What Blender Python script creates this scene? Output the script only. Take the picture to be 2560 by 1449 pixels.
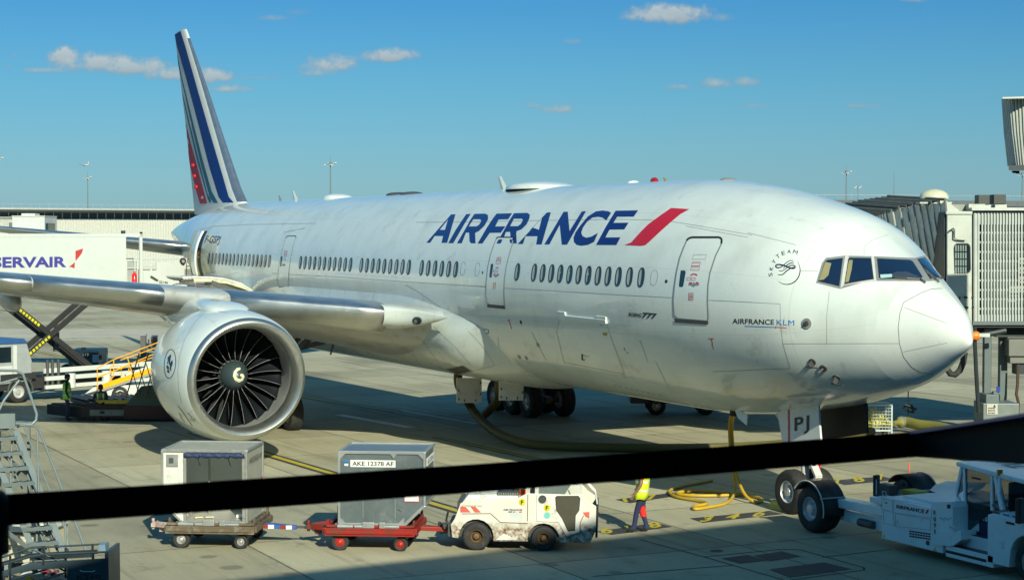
import bpy, bmesh, math, random
from mathutils import Vector as V, Matrix as M
from mathutils.bvhtree import BVHTree
from mathutils.geometry import tessellate_polygon
R = math.radians
random.seed(7)
sc = bpy.context.scene
for o in list(bpy.data.objects): bpy.data.objects.remove(o)
COL = sc.collection

# ---------------------------------------------------------------- camera
CAM = V((29.193, -25.304, 6.851))
YAW, PIT, FPX, PW, PH = -1.113634, -0.032504, 4369.08, 2560.0, 1449.0
FW = V((math.sin(YAW)*math.cos(PIT), math.cos(YAW)*math.cos(PIT), math.sin(PIT)))
RT = V((math.cos(YAW), -math.sin(YAW), 0)); UP = RT.cross(FW)
cd = bpy.data.cameras.new('camera'); cam = bpy.data.objects.new('camera', cd); COL.objects.link(cam)
cam.matrix_world = M.Translation(CAM) @ M((RT, UP, -FW)).transposed().to_4x4()
cd.sensor_width = 36; cd.lens = FPX/PW*36; cd.clip_start = .1; cd.clip_end = 20000
cd.dof.use_dof = True; cd.dof.focus_distance = 52; cd.dof.aperture_fstop = 13
sc.camera = cam

# ---------------------------------------------------------------- light
SUN_EL = R(28.7); SUN_D = V((.9895*math.cos(SUN_EL), -.145*math.cos(SUN_EL), math.sin(SUN_EL)))
sl = bpy.data.lights.new('sun', 'SUN'); sl.energy = 4.0; sl.angle = R(.53); sl.color = (1, .975, .74)
sun = bpy.data.objects.new('sun', sl); COL.objects.link(sun)
sun.rotation_euler = SUN_D.to_track_quat('Z', 'Y').to_euler(); sun.location = (60, -20, 60)
sc.view_settings.view_transform = 'Standard'; sc.view_settings.look = 'None'
sc.view_settings.gamma = 1; sc.view_settings.exposure = .62; sc.view_settings.use_curve_mapping = False
sc.cycles.max_bounces = 8; sc.cycles.use_denoising = True
w = bpy.data.worlds.new('World'); sc.world = w; w.use_nodes = True
nt = w.node_tree; nt.nodes.clear()
def N(t, tree=None, **k):
    n = (tree or nt).nodes.new(t)
    for a, b in k.items(): setattr(n, a, b)
    return n
L = nt.links.new
out = N('ShaderNodeOutputWorld'); bg = N('ShaderNodeBackground'); bg.inputs[1].default_value = .09
sky = N('ShaderNodeTexSky', sky_type='NISHITA', sun_disc=False, sun_elevation=SUN_EL)
sky.sun_rotation = math.atan2(SUN_D.x, SUN_D.y); sky.air_density = 1.25; sky.dust_density = .35; sky.ozone_density = 1.6
tint = N('ShaderNodeMix', data_type='RGBA', blend_type='MULTIPLY'); tint.inputs[0].default_value = 1
rmp = N('ShaderNodeValToRGB'); tc = N('ShaderNodeTexCoord'); sep = N('ShaderNodeSeparateXYZ'); L(tc.outputs['Generated'], sep.inputs[0]); L(sep.outputs[2], rmp.inputs[0])
e_ = rmp.color_ramp.elements; e_[0].position = 0; e_[0].color = (.215, .43, .82, 1); e_[1].position = 1; e_[1].color = (.19, .61, .75, 1)
for q_, c_ in ((.04, (.18, .39, .69)), (.085, (.14, .37, .62)), (.13, (.10, .33, .60)), (.30, (.15, .50, .655)), (.6, (.20, .64, .78))): x_ = e_.new(q_); x_.color = (*c_, 1)
L(sky.outputs[0], tint.inputs[6]); L(rmp.outputs[0], tint.inputs[7])
# clouds: a few fair-weather cumulus, each at its own bearing and height in the sky
def vm(op, a=None, b=None):
    n = N('ShaderNodeVectorMath', operation=op)
    for i, x in enumerate((a, b)):
        if x is None: continue
        if isinstance(x, (tuple, V)): n.inputs[i].default_value = tuple(x)
        else: L(x, n.inputs[i])
    return n
def mt(op, a, b=None, c=None, clamp=False):
    n = N('ShaderNodeMath', operation=op, use_clamp=clamp)
    for i, x in enumerate((a, b, c)):
        if x is None: continue
        if isinstance(x, (int, float)): n.inputs[i].default_value = x
        else: L(x, n.inputs[i])
    return n.outputs[0]
HF = V((FW.x, FW.y, 0)).normalized()
dirn = tc.outputs['Generated']
df = vm('DOT_PRODUCT', dirn, HF).outputs['Value']; dr = vm('DOT_PRODUCT', dirn, RT).outputs['Value']
dfm = mt('MAXIMUM', df, .02)
az = mt('DIVIDE', dr, dfm); el = mt('DIVIDE', sep.outputs[2], dfm)
cmb = N('ShaderNodeCombineXYZ'); L(az, cmb.inputs[0]); L(el, cmb.inputs[1])
n1 = N('ShaderNodeTexNoise'); n1.inputs['Scale'].default_value = 60; n1.inputs['Detail'].default_value = 7; n1.inputs['Roughness'].default_value = .62
L(cmb.outputs[0], n1.inputs['Vector'])
n2 = N('ShaderNodeTexNoise'); n2.inputs['Scale'].default_value = 230; n2.inputs['Detail'].default_value = 5
L(cmb.outputs[0], n2.inputs['Vector'])
nz = mt('ADD', mt('MULTIPLY', mt('SUBTRACT', n1.outputs[0], .47), 2.3), mt('MULTIPLY', mt('SUBTRACT', n2.outputs[0], .5), 1.0))
# (bearing, height, half width, half depth, density) as tangents of angles
CL = [(165, 150, 38, 26, 1), (240, 165, 95, 27, 1), (330, 172, 95, 24, 1), (430, 190, 70, 20, .9), (530, 195, 55, 20, .95), (120, 179, 60, 8, .55), (580, 225, 50, 11, .7),
      (615, 197, 85, 6, .35), (38, 141, 12, 6, .35), (24, 166, 10, 6, .35), (820, 168, 60, 24, .95), (800, 185, 50, 12, .7), (975, 145, 65, 19, .95), (870, 150, 35, 9, .4),
      (690, 49, 40, 8, .45), (745, 35, 30, 9, .25), (1675, 42, 90, 27, 1), (1640, 48, 70, 17, .9), (1800, 49, 28, 12, .5), (1430, 108, 25, 9, .35),
      (1795, 212, 45, 15, .62), (1860, 208, 35, 13, .6), (1700, 220, 40, 7, .42), (1330, 266, 26, 7, .45), (1400, 276, 45, 11, .6), (1890, 267, 45, 7, .4), (2165, 267, 48, 7, .4), (2280, 4, 30, 9, .5)]
dens = None; shade = None
for (cx, cy, rx, ry, d) in CL:
    x0 = (cx-1280)/FPX; y0 = (582.4-cy)/FPX; rx = rx/FPX*1.3; ry = ry/FPX*1.7
    a = mt('DIVIDE', mt('SUBTRACT', az, x0), rx); b = mt('DIVIDE', mt('SUBTRACT', el, y0), ry)
    b = mt('MULTIPLY', b, mt('ADD', 1.25, mt('MULTIPLY', mt('LESS_THAN', b, 0), .75)))
    q = mt('SUBTRACT', 1.0, mt('ADD', mt('MULTIPLY', a, a), mt('MULTIPLY', b, b)))
    q = mt('MAXIMUM', q, -1.6)
    v = mt('MULTIPLY', mt('ADD', q, nz), d*1.15, clamp=True)
    s_ = mt('MULTIPLY', v, mt('MULTIPLY_ADD', b, .35, .55, clamp=True))
    dens = v if dens is None else mt('MAXIMUM', dens, v)
    shade = s_ if shade is None else mt('MAXIMUM', shade, s_)
front = mt('GREATER_THAN', df, .3)
dens = mt('MULTIPLY', dens, front)
ccol = N('ShaderNodeMix', data_type='RGBA'); ccol.inputs[6].default_value = (1.6, 2.3, 2.7, 1); ccol.inputs[7].default_value = (4.3, 4.7, 4.7, 1)
L(shade, ccol.inputs[0])
cmix = N('ShaderNodeMix', data_type='RGBA'); L(mt('MULTIPLY', mt('SMOOTHSTEP' if False else 'POWER', dens, 1.3), .88), cmix.inputs[0])
L(tint.outputs[2], cmix.inputs[6]); L(ccol.outputs[2], cmix.inputs[7])
L(cmix.outputs[2], bg.inputs[0]); L(bg.outputs[0], out.inputs[0])

# ---------------------------------------------------------------- photo geometry -> place
def ray(x, y): return FW*FPX + RT*(x-PW/2) + UP*(PH/2-y)
def on(ax, v, x, y):
    d = ray(x, y); return CAM + d*((v-CAM[ax])/d[ax])
def gz0(X): return 0. if X > -8 else max(-.47, .009*(X+8))      # the apron falls gently away for drainage
def G(x, y, z=0.0):
    d = ray(x, y); q = 0.
    for _ in range(12): p = CAM+d*((q+z-CAM.z)/d.z); q = .5*q+.5*gz0(p.x)
    return CAM+d*((q+z-CAM.z)/d.z)
def at(dist, x, y): return CAM + ray(x, y)*(dist/FPX)
def onv(p0, d2, x, y):                    # on the vertical plane through p0 along d2
    n = V((-d2[1], d2[0], 0)); d = ray(x, y)
    return CAM + d*((V(p0)-CAM).dot(n)/d.dot(n))

# ---------------------------------------------------------------- materials
def lin(c): return tuple((x/255/12.92 if x/255 <= .04045 else ((x/255+.055)/1.055)**2.4) for x in c)
MATS = {}
def mat(name, col, rough=.5, metal=0., coat=0., var=.12, scale=2.5, bump=0., spec=.5, emit=None, trans=0., dirt=None, dscale=4., damt=.5, alpha=1., dz=None):
    if name in MATS: return MATS[name]
    m = bpy.data.materials.new(name); m.use_nodes = True; t = m.node_tree
    p = t.nodes['Principled BSDF']
    p.inputs['Roughness'].default_value = rough; p.inputs['Metallic'].default_value = metal
    p.inputs['Coat Weight'].default_value = coat; p.inputs['Coat Roughness'].default_value = .06
    p.inputs['Specular IOR Level'].default_value = spec
    if trans: p.inputs['Transmission Weight'].default_value = trans
    if alpha < 1: p.inputs['Alpha'].default_value = alpha
    if emit: p.inputs['Emission Color'].default_value = (*emit[:3], 1); p.inputs['Emission Strength'].default_value = emit[3]
    tcn = t.nodes.new('ShaderNodeTexCoord')
    nz = t.nodes.new('ShaderNodeTexNoise'); nz.inputs['Scale'].default_value = scale; nz.inputs['Detail'].default_value = 6; nz.inputs['Roughness'].default_value = .6
    t.links.new(tcn.outputs['Object'], nz.inputs['Vector'])
    cr = t.nodes.new('ShaderNodeValToRGB')
    c = col
    cr.color_ramp.elements[0].position = .3; cr.color_ramp.elements[1].position = .7
    cr.color_ramp.elements[0].color = (c[0]*(1-var), c[1]*(1-var), c[2]*(1-var), 1)
    cr.color_ramp.elements[1].color = (min(1, c[0]*(1+var*.6)), min(1, c[1]*(1+var*.6)), min(1, c[2]*(1+var*.6)), 1)
    t.links.new(nz.outputs[0], cr.inputs[0]); src = cr.outputs[0]
    if dirt:
        n3 = t.nodes.new('ShaderNodeTexNoise'); n3.inputs['Scale'].default_value = dscale; n3.inputs['Detail'].default_value = 8; n3.inputs['Roughness'].default_value = .7
        t.links.new(tcn.outputs['Object'], n3.inputs['Vector'])
        r3 = t.nodes.new('ShaderNodeValToRGB'); r3.color_ramp.elements[0].position = .62-damt*.25; r3.color_ramp.elements[1].position = .75-damt*.15
        t.links.new(n3.outputs[0], r3.inputs[0])
        dsrc = r3.outputs[0]
        if dz:
            sz = t.nodes.new('ShaderNodeSeparateXYZ'); t.links.new(tcn.outputs['Object'], sz.inputs[0]); mr = t.nodes.new('ShaderNodeMapRange'); mr.inputs[1].default_value = dz[0]; mr.inputs[2].default_value = dz[1]; mr.inputs[3].default_value = 1; mr.inputs[4].default_value = .03; t.links.new(sz.outputs[2], mr.inputs[0])
            mu = t.nodes.new('ShaderNodeMath'); mu.operation = 'MULTIPLY'; t.links.new(dsrc, mu.inputs[0]); t.links.new(mr.outputs[0], mu.inputs[1]); dsrc = mu.outputs[0]
        mx = t.nodes.new('ShaderNodeMix'); mx.data_type = 'RGBA'; t.links.new(dsrc, mx.inputs[0]); t.links.new(src, mx.inputs[6]); mx.inputs[7].default_value = (*dirt, 1); src = mx.outputs[2]
    t.links.new(src, p.inputs['Base Color'])
    rr = t.nodes.new('ShaderNodeMapRange'); rr.inputs[3].default_value = max(0, rough-.08*min(1, rough*4)); rr.inputs[4].default_value = min(1, rough+.1*min(1, rough*4)); t.links.new(nz.outputs[0], rr.inputs[0]); t.links.new(rr.outputs[0], p.inputs['Roughness'])
    if bump:
        bp = t.nodes.new('ShaderNodeBump'); bp.inputs['Strength'].default_value = bump; bp.inputs['Distance'].default_value = .02
        n4 = t.nodes.new('ShaderNodeTexNoise'); n4.inputs['Scale'].default_value = scale*4; n4.inputs['Detail'].default_value = 5; t.links.new(tcn.outputs['Object'], n4.inputs['Vector'])
        t.links.new(n4.outputs[0], bp.inputs['Height']); t.links.new(bp.outputs[0], p.inputs['Normal'])
    MATS[name] = m; return m
WHITE = mat('white_paint', (.74, .755, .75), .3, coat=.3, var=.06)
WHITE_D = mat('worn_white_paint', (.66, .66, .62), .45, var=.1, dirt=(.30, .26, .18), dscale=3, damt=.25)
RUSTY = mat('rusty_white_paint', (.66, .65, .58), .5, var=.08, dirt=(.15, .07, .02), dscale=8, damt=1.0, dz=(.48, .66))
GREY = mat('grey_paint', (.25, .26, .26), .45)
DGREY = mat('dark_grey_paint', (.06, .065, .065), .5)
BLACK = mat('black_paint', (.015, .015, .017), .5)
RUBBER = mat('tyre_rubber', (.022, .022, .023), .75, bump=.3, scale=8, dirt=(.06, .055, .045), damt=.3)
ALU = mat('bare_aluminium', (.72, .73, .74), .3, metal=1, var=.08)
STEEL = mat('galvanised_steel', (.42, .44, .44), .45, metal=.7, var=.15)
DSTEEL = mat('dark_steel', (.12, .12, .12), .45, metal=.6)
RED = mat('red_paint', lin((150, 26, 20)), .45, var=.15, dirt=(.09, .04, .025), damt=.75)
ORANGE = mat('orange_plastic', lin((235, 120, 20)), .4)
YELLOW = mat('yellow_paint', lin((205, 175, 25)), .5, dirt=(.15, .13, .03), damt=.2)
YRAIL = mat('yellow_rail_paint', lin((250, 175, 20)), .4)
GLASS_D = mat('dark_glass', (.012, .022, .03), .05, spec=.8, var=.2)
RIM = mat('wheel_rim', (.55, .56, .56), .4, metal=.4, dirt=(.1, .08, .06), damt=.3)

# ---------------------------------------------------------------- mesh builder
class MB:
    def __init__(s): s.v = []; s.f = []; s.m = []; s.mi = 0
    def add(s, vs, fs, mi=None):
        b = len(s.v); s.v += [tuple(x) for x in vs]
        for f in fs: s.f.append([b+i for i in f]); s.m.append(s.mi if mi is None else mi)
        return s
    def box(s, c, size, rot=None, mi=None):
        hx, hy, hz = size[0]/2, size[1]/2, size[2]/2
        vs = [V((x, y, z)) for x in (-hx, hx) for y in (-hy, hy) for z in (-hz, hz)]
        if rot is not None: vs = [rot @ v for v in vs]
        vs = [v+V(c) for v in vs]
        return s.add(vs, [(0, 1, 3, 2), (4, 6, 7, 5), (0, 4, 5, 1), (2, 3, 7, 6), (0, 2, 6, 4), (1, 5, 7, 3)], mi)
    def b2(s, lo, hi, mi=None):
        return s.box([(a+b)/2 for a, b in zip(lo, hi)], [abs(b-a) for a, b in zip(lo, hi)], None, mi)
    def beam(s, p0, p1, w, h, up=(0, 0, 1), mi=None):
        p0 = V(p0); p1 = V(p1); d = p1-p0; x = d.normalized(); y = V(up).cross(x)
        if y.length < 1e-4: y = V((0, 1, 0)).cross(x)
        y.normalize(); z = x.cross(y); r = M((x, y, z)).transposed()
        return s.box((p0+p1)/2, (d.length, w, h), r, mi)
    def ring(s, c, x, y, r, n): return [c+(x*math.cos(2*math.pi*i/n)+y*math.sin(2*math.pi*i/n))*r for i in range(n)]
    def lathe(s, c, axis, prof, n=24, mi=None, mis=None):
        c = V(c); a = V(axis).normalized(); x = a.orthogonal().normalized(); y = a.cross(x); b = len(s.v)
        for t, r in prof: s.v += [tuple(p) for p in s.ring(c+a*t, x, y, max(r, 1e-4), n)]
        for k in range(len(prof)-1):
            for i in range(n):
                j = (i+1) % n; s.f.append([b+k*n+i, b+k*n+j, b+(k+1)*n+j, b+(k+1)*n+i]); s.m.append(mis[k] if mis else (s.mi if mi is None else mi))
        return s
    def cyl(s, p0, p1, r, r2=None, n=12, mi=None):
        p0 = V(p0); p1 = V(p1); d = (p1-p0).length; r2 = r if r2 is None else r2
        return s.lathe(p0, p1-p0, [(0, 0), (0, r), (d, r2), (d, 0)], n, mi)
    def tube(s, pts, r, n=8, mi=None, closed=False):
        pts = [V(p) for p in pts]; b = len(s.v); K = len(pts); prev = None
        for i, p in enumerate(pts):
            t = ((pts[min(i+1, K-1)]-p).normalized()+(p-pts[max(i-1, 0)]).normalized())
            if t.length < 1e-6: t = V((0, 0, 1))
            t.normalize()
            if prev is None: x = t.orthogonal().normalized()
            else:
                x = prev-t*prev.dot(t); x = x.normalized() if x.length > 1e-5 else t.orthogonal().normalized()
            prev = x; s.v += [tuple(q) for q in s.ring(p, x, t.cross(x), r[i] if isinstance(r, list) else r, n)]
        for k in range(K-1):
            for i in range(n):
                j = (i+1) % n; s.f.append([b+k*n+i, b+k*n+j, b+(k+1)*n+j, b+(k+1)*n+i]); s.m.append(s.mi if mi is None else mi)
        s.f.append([b+i for i in range(n)][::-1]); s.f.append([b+(K-1)*n+i for i in range(n)]); s.m += [s.mi if mi is None else mi]*2
        return s
    def prism(s, poly, depth, mi=None):          # poly: 3-D points of one face, depth: vector
        n = len(poly); d = V(depth); vs = [V(p) for p in poly]; vs += [p+d for p in vs]
        return s.add(vs, [list(range(n))[::-1], [n+i for i in range(n)]]+[(i, (i+1) % n, n+(i+1) % n, n+i) for i in range(n)], mi)
    def loft(s, rings, mi=None, caps=True, closed=True):
        b = len(s.v); n = len(rings[0])
        for r in rings: s.v += [tuple(p) for p in r]
        for k in range(len(rings)-1):
            for i in range(n if closed else n-1):
                j = (i+1) % n; s.f.append([b+k*n+i, b+k*n+j, b+(k+1)*n+j, b+(k+1)*n+i]); s.m.append(s.mi if mi is None else mi)
        if caps and closed:
            s.f.append([b+i for i in range(n)][::-1]); s.f.append([b+(len(rings)-1)*n+i for i in range(n)]); s.m += [s.mi if mi is None else mi]*2
        return s
    def build(s, name, mats, parent=None, smooth=None, bevel=0, loc=None, normals=True, each=False):
        if each:
            par = list(range(len(s.v)))
            def fi(i):
                while par[i] != i: par[i] = par[par[i]]; i = par[i]
                return i
            for f in s.f:
                for i in f[1:]: par[fi(i)] = fi(f[0])
            gr = {}
            for f, m_ in zip(s.f, s.m): gr.setdefault(fi(f[0]), []).append((f, m_))
            r_ = None
            for fs in gr.values():
                u = sorted({i for f, _ in fs for i in f}); mp = {a: b for b, a in enumerate(u)}; q = MB(); q.v = [s.v[i] for i in u]; q.f = [[mp[i] for i in f] for f, _ in fs]; q.m = [m_ for _, m_ in fs]; r_ = q.build(name, mats, parent, smooth, bevel, loc, normals)
            return r_
        me = bpy.data.meshes.new(name); me.from_pydata(s.v, [], s.f)
        mats = mats if isinstance(mats, (list, tuple)) else [mats]
        for m in mats: me.materials.append(m)
        me.polygons.foreach_set('material_index', s.m)
        if normals:
            bm = bmesh.new(); bm.from_mesh(me); bmesh.ops.recalc_face_normals(bm, faces=bm.faces); bm.to_mesh(me); bm.free()
        if smooth: me.shade_smooth(); me.set_sharp_from_angle(angle=R(smooth))
        me.update(); o = bpy.data.objects.new(name, me); COL.objects.link(o)
        if parent is not None: o.parent = parent
        if loc is not None: o.location = loc
        if bevel:
            b = o.modifiers.new('bevel', 'BEVEL'); b.width = bevel; b.segments = 2; b.limit_method = 'ANGLE'; b.angle_limit = R(50)
        return o
def tag(o, label=None, cat=None, group=None, kind=None):
    if label: o['label'] = label
    if cat: o['category'] = cat
    if group: o['group'] = group
    if kind: o['kind'] = kind
    return o
def thing(name, label, cat, loc=(0, 0, 0), rz=0., group=None):
    o = bpy.data.objects.new(name, None); COL.objects.link(o); o.location = loc; o.rotation_euler = (0, 0, rz); o.empty_display_size = .3
    return tag(o, label, cat, group)
def dup(o, loc=None, rz=None, label=None, group=None, parent=None):
    c = o.copy(); COL.objects.link(c)
    if parent is not None: c.parent = parent
    if loc is not None: c.location = loc
    if rz is not None: c.rotation_euler = (0, 0, rz)
    if label: c['label'] = label
    if group: c['group'] = group
    for ch in list(o.children): dup(ch, parent=c)
    return c
def loc_of(t):                                   # world -> thing's own space
    r = M.Rotation(-t.rotation_euler.z, 3, 'Z'); p = V(t.location)
    return lambda q: r @ (V(q)-p)
# ---------------------------------------------------------------- lettering and decals
_tc = {}
def text2d(s, shear=0, spacing=1, bold=0):
    k = (s, shear, spacing, bold)
    if k in _tc: return _tc[k]
    cu = bpy.data.curves.new('t', 'FONT'); cu.body = s; cu.size = 1; cu.shear = shear; cu.space_character = spacing; cu.offset = bold; cu.resolution_u = 4
    ob = bpy.data.objects.new('t', cu); COL.objects.link(ob); bpy.context.view_layer.update()
    me = bpy.data.meshes.new_from_object(ob.evaluated_get(bpy.context.evaluated_depsgraph_get()))
    vs = [(v.co.x, v.co.y) for v in me.vertices]; fs = [list(p.vertices) for p in me.polygons]
    bpy.data.objects.remove(ob); bpy.data.meshes.remove(me); bpy.data.curves.remove(cu)
    x0 = min(v[0] for v in vs); x1 = max(v[0] for v in vs); capb = 0.0; capt = .729
    vs = [((x-x0)/(x1-x0), y/capt) for x, y in vs]
    _tc[k] = (vs, fs); return _tc[k]
def text(name, s, o, wv, hv, m, parent=None, **k):   # flat lettering: o lower left, wv whole width, hv capital height
    vs, fs = text2d(s, **k); o = V(o); wv = V(wv); hv = V(hv); mb = MB(); mb.add([o+wv*x+hv*y for x, y in vs], fs)
    return mb.build(name, m, parent, normals=False)
def flat2d(polys, maxlen=9.):                    # polys: [outer, hole, ...] 2-D -> subdivided triangles
    pts = [p for pl in polys for p in pl]
    tris = tessellate_polygon([[V((x, y, 0)) for x, y in pl] for pl in polys])
    return subdiv(pts, tris, maxlen)
def subdiv(pts, tris, maxlen):
    bm = bmesh.new(); bv = [bm.verts.new((x, y, 0)) for x, y in pts]
    for t in tris:
        try: bm.faces.new([bv[i] for i in t])
        except ValueError: pass
    for _ in range(6):
        es = [e for e in bm.edges if e.calc_length() > maxlen]
        if not es: break
        bmesh.ops.subdivide_edges(bm, edges=es, cuts=1); bmesh.ops.triangulate(bm, faces=[f for f in bm.faces if len(f.verts) > 3])
    bm.verts.index_update(); vs = [(v.co.x, v.co.y) for v in bm.verts]; fs = [[v.index for v in f.verts] for f in bm.faces]; bm.free()
    return vs, fs
def bvh_of(o):
    me = o.data; return BVHTree.FromPolygons([v.co.copy() for v in me.vertices], [list(p.vertices) for p in me.polygons])
def hit(bvh, x, y):
    d = ray(x, y).normalized(); p, n, i, t = bvh.ray_cast(CAM, d)
    if p is None: return None
    if n.dot(d) > 0: n = -n
    return p, n
def lay(name, sets, bvh, off, mats, parent):     # sets: list of (verts2d, faces, material index); laid on the surface the ray meets
    mb = MB()
    for vs, fs, mi in sets:
        P = []; ok = []
        for x, y in vs:
            h = hit(bvh, x, y); ok.append(h is not None); P.append(h[0]+h[1]*off if h else V())
        mb.add(P, [f for f in fs if all(ok[i] for i in f)], mi)
    return mb.build(name, mats, parent, smooth=60, normals=False)
def z2p(pts, o, s): return [(o[0]+x*s, o[1]+y*s) for x, y in pts]
def strip(pts, wd):                              # thin line as quads
    vs = []; fs = []
    for (x0, y0), (x1, y1) in zip(pts, pts[1:]):
        l = math.hypot(x1-x0, y1-y0); k = max(1, int(l/9)); nx, ny = -(y1-y0)/l*wd/2, (x1-x0)/l*wd/2
        for i in range(k):
            a, b = i/k, (i+1)/k; q = len(vs)
            ax, ay, bx, by = x0+(x1-x0)*a, y0+(y1-y0)*a, x0+(x1-x0)*b, y0+(y1-y0)*b
            vs += [(ax+nx, ay+ny), (bx+nx, by+ny), (bx-nx, by-ny), (ax-nx, ay-ny)]; fs.append((q, q+1, q+2, q+3))
    return vs, fs
def text_px(name, s, bvh, o, wv, hv, off, m, parent, **k):
    vs, fs = text2d(s, **k)
    return lay(name, [([(o[0]+wv[0]*x+hv[0]*y, o[1]+wv[1]*x+hv[1]*y) for x, y in vs], fs, 0)], bvh, off, m, parent)
def ell(cx, cy, rx, ry, n=20, a0=0, rot=0):
    c, s_ = math.cos(rot), math.sin(rot)
    return [(cx+rx*math.cos(t)*c-ry*math.sin(t)*s_, cy+rx*math.cos(t)*s_+ry*math.sin(t)*c) for t in [a0+2*math.pi*i/n for i in range(n)]]
# ================================================================ SETTING
def concrete():
    m = bpy.data.materials.new('apron_concrete'); m.use_nodes = True; t = m.node_tree; p = t.nodes['Principled BSDF']; p.inputs['Roughness'].default_value = .75; p.inputs['Specular IOR Level'].default_value = .3
    l = t.links.new; tcn = t.nodes.new('ShaderNodeTexCoord'); sp = t.nodes.new('ShaderNodeSeparateXYZ'); l(tcn.outputs['Object'], sp.inputs[0])
    def mm(op, a, b=None, clamp=False):
        n = t.nodes.new('ShaderNodeMath'); n.operation = op; n.use_clamp = clamp
        for i, x in enumerate((a, b)):
            if x is None: continue
            if isinstance(x, (int, float)): n.inputs[i].default_value = x
            else: l(x, n.inputs[i])
        return n.outputs[0]
    def noise(sc_, det=6, rough=.6, sx=1, sy=1):
        mp = t.nodes.new('ShaderNodeMapping'); mp.inputs['Scale'].default_value = (sx, sy, 1); l(tcn.outputs['Object'], mp.inputs[0])
        n = t.nodes.new('ShaderNodeTexNoise'); n.inputs['Scale'].default_value = sc_; n.inputs['Detail'].default_value = det; n.inputs['Roughness'].default_value = rough; l(mp.outputs[0], n.inputs['Vector']); return n.outputs[0]
    X, Y = sp.outputs[0], sp.outputs[1]
    wob = mm('MULTIPLY', mm('SUBTRACT', noise(1.5, 3), .5), .05)
    u = mm('DIVIDE', mm('ADD', X, 7.9), 5.0); v = mm('DIVIDE', mm('ADD', mm('ADD', Y, 13.65), wob), 4.85)
    def joint(q, s_, wd): return mm('LESS_THAN', mm('MULTIPLY', mm('ABSOLUTE', mm('SUBTRACT', mm('FRACT', mm('ADD', q, .5)), .5)), s_), wd)
    jt = mm('MAXIMUM', joint(u, 5.0, .028), joint(v, 4.85, .028))
    cell = t.nodes.new('ShaderNodeCombineXYZ'); l(mm('FLOOR', u), cell.inputs[0]); l(mm('FLOOR', v), cell.inputs[1])
    wn = t.nodes.new('ShaderNodeTexWhiteNoise'); wn.noise_dimensions = '2D'; l(cell.outputs[0], wn.inputs['Vector'])
    tone = mm('ADD', .80, mm('MULTIPLY', wn.outputs['Value'], .36))
    tone = mm('MULTIPLY', tone, mm('ADD', .86, mm('MULTIPLY', noise(.35, 7, .65), .28)))
    tone = mm('MULTIPLY', tone, mm('ADD', .80, mm('MULTIPLY', noise(.8, 6, .7, .35, 2.2), .40)))
    tone = mm('MULTIPLY', tone, mm('ADD', .72, mm('MULTIPLY', noise(22, 4, .85), .56)))
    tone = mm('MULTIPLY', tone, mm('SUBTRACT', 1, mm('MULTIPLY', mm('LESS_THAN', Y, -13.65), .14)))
    st = mm('MULTIPLY', mm('SUBTRACT', noise(.9, 7, .75), .56), 6, True)                       # oil and tyre stains
    st2 = mm('MULTIPLY', mm('SUBTRACT', noise(.5, 8, .7, .12, 2.6), .54), 6, True)
    tone = mm('MULTIPLY', tone, mm('SUBTRACT', 1, mm('MULTIPLY', st, .42)))
    tone = mm('MULTIPLY', tone, mm('SUBTRACT', 1, mm('MULTIPLY', st2, .42)))
    tone = mm('MULTIPLY', tone, mm('SUBTRACT', 1, mm('MULTIPLY', mm('MULTIPLY', mm('SUBTRACT', noise(.11, 5, .6), .5), 5, True), .30)))
    vo = t.nodes.new('ShaderNodeTexVoronoi'); vo.inputs['Scale'].default_value = .75; l(tcn.outputs['Object'], vo.inputs['Vector']); sp2 = t.nodes.new('ShaderNodeSeparateColor'); l(vo.outputs['Color'], sp2.inputs[0])
    rad = mm('MULTIPLY', mm('POWER', sp2.outputs[0], 3.0), .22); spot = mm('MULTIPLY', mm('SUBTRACT', mm('ADD', rad, mm('MULTIPLY', mm('SUBTRACT', noise(6, 4, .7), .5), .12)), vo.outputs['Distance']), 18, True)
    tone = mm('MULTIPLY', tone, mm('SUBTRACT', 1, mm('MULTIPLY', spot, .38)))
    tm = mm('MULTIPLY', mm('SUBTRACT', noise(1.1, 6, .6, .05, 3.2), .60), 9, True); tone = mm('MULTIPLY', tone, mm('SUBTRACT', 1, mm('MULTIPLY', tm, .26)))
    tone = mm('MULTIPLY', tone, mm('SUBTRACT', 1, mm('MULTIPLY', jt, .62)))
    mx = t.nodes.new('ShaderNodeMix'); mx.data_type = 'RGBA'; mx.blend_type = 'MULTIPLY'; mx.inputs[0].default_value = 1; mx.inputs[6].default_value = (.385, .36, .255, 1)
    cc = t.nodes.new('ShaderNodeCombineColor'); [l(tone, cc.inputs[i]) for i in range(3)]; l(cc.outputs[0], mx.inputs[7]); l(mx.outputs[2], p.inputs['Base Color'])
    bp = t.nodes.new('ShaderNodeBump'); bp.inputs['Strength'].default_value = .25; bp.inputs['Distance'].default_value = .02; l(noise(30, 5, .8), bp.inputs['Height']); l(bp.outputs[0], p.inputs['Normal'])
    return m
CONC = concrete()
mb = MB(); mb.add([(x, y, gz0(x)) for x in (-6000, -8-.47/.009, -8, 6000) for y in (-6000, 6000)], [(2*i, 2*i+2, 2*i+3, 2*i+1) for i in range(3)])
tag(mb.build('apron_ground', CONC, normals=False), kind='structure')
def sheet(name, polys, z, m, maxlen=400):
    mb = MB()
    for pl in polys:
        P = [G(x, y) for x, y in pl]; mb.add([(p.x, p.y, gz0(p.x)+z) for p in P], [list(range(len(P)))])
    o = mb.build(name, m, normals=True)
    for f in o.data.polygons:
        if f.normal.z < 0: f.flip()
    return tag(o, kind='structure')
def band(a, b, wd, ext=(0, 0)):                  # a painted line on the ground between two points of the place
    a = V(a); b = V(b); d = (b-a).normalized(); n = V((-d.y, d.x, 0))*wd/2; a = a-d*ext[0]; b = b+d*ext[1]
    return [a+n, b+n, b-n, a-n]
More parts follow.
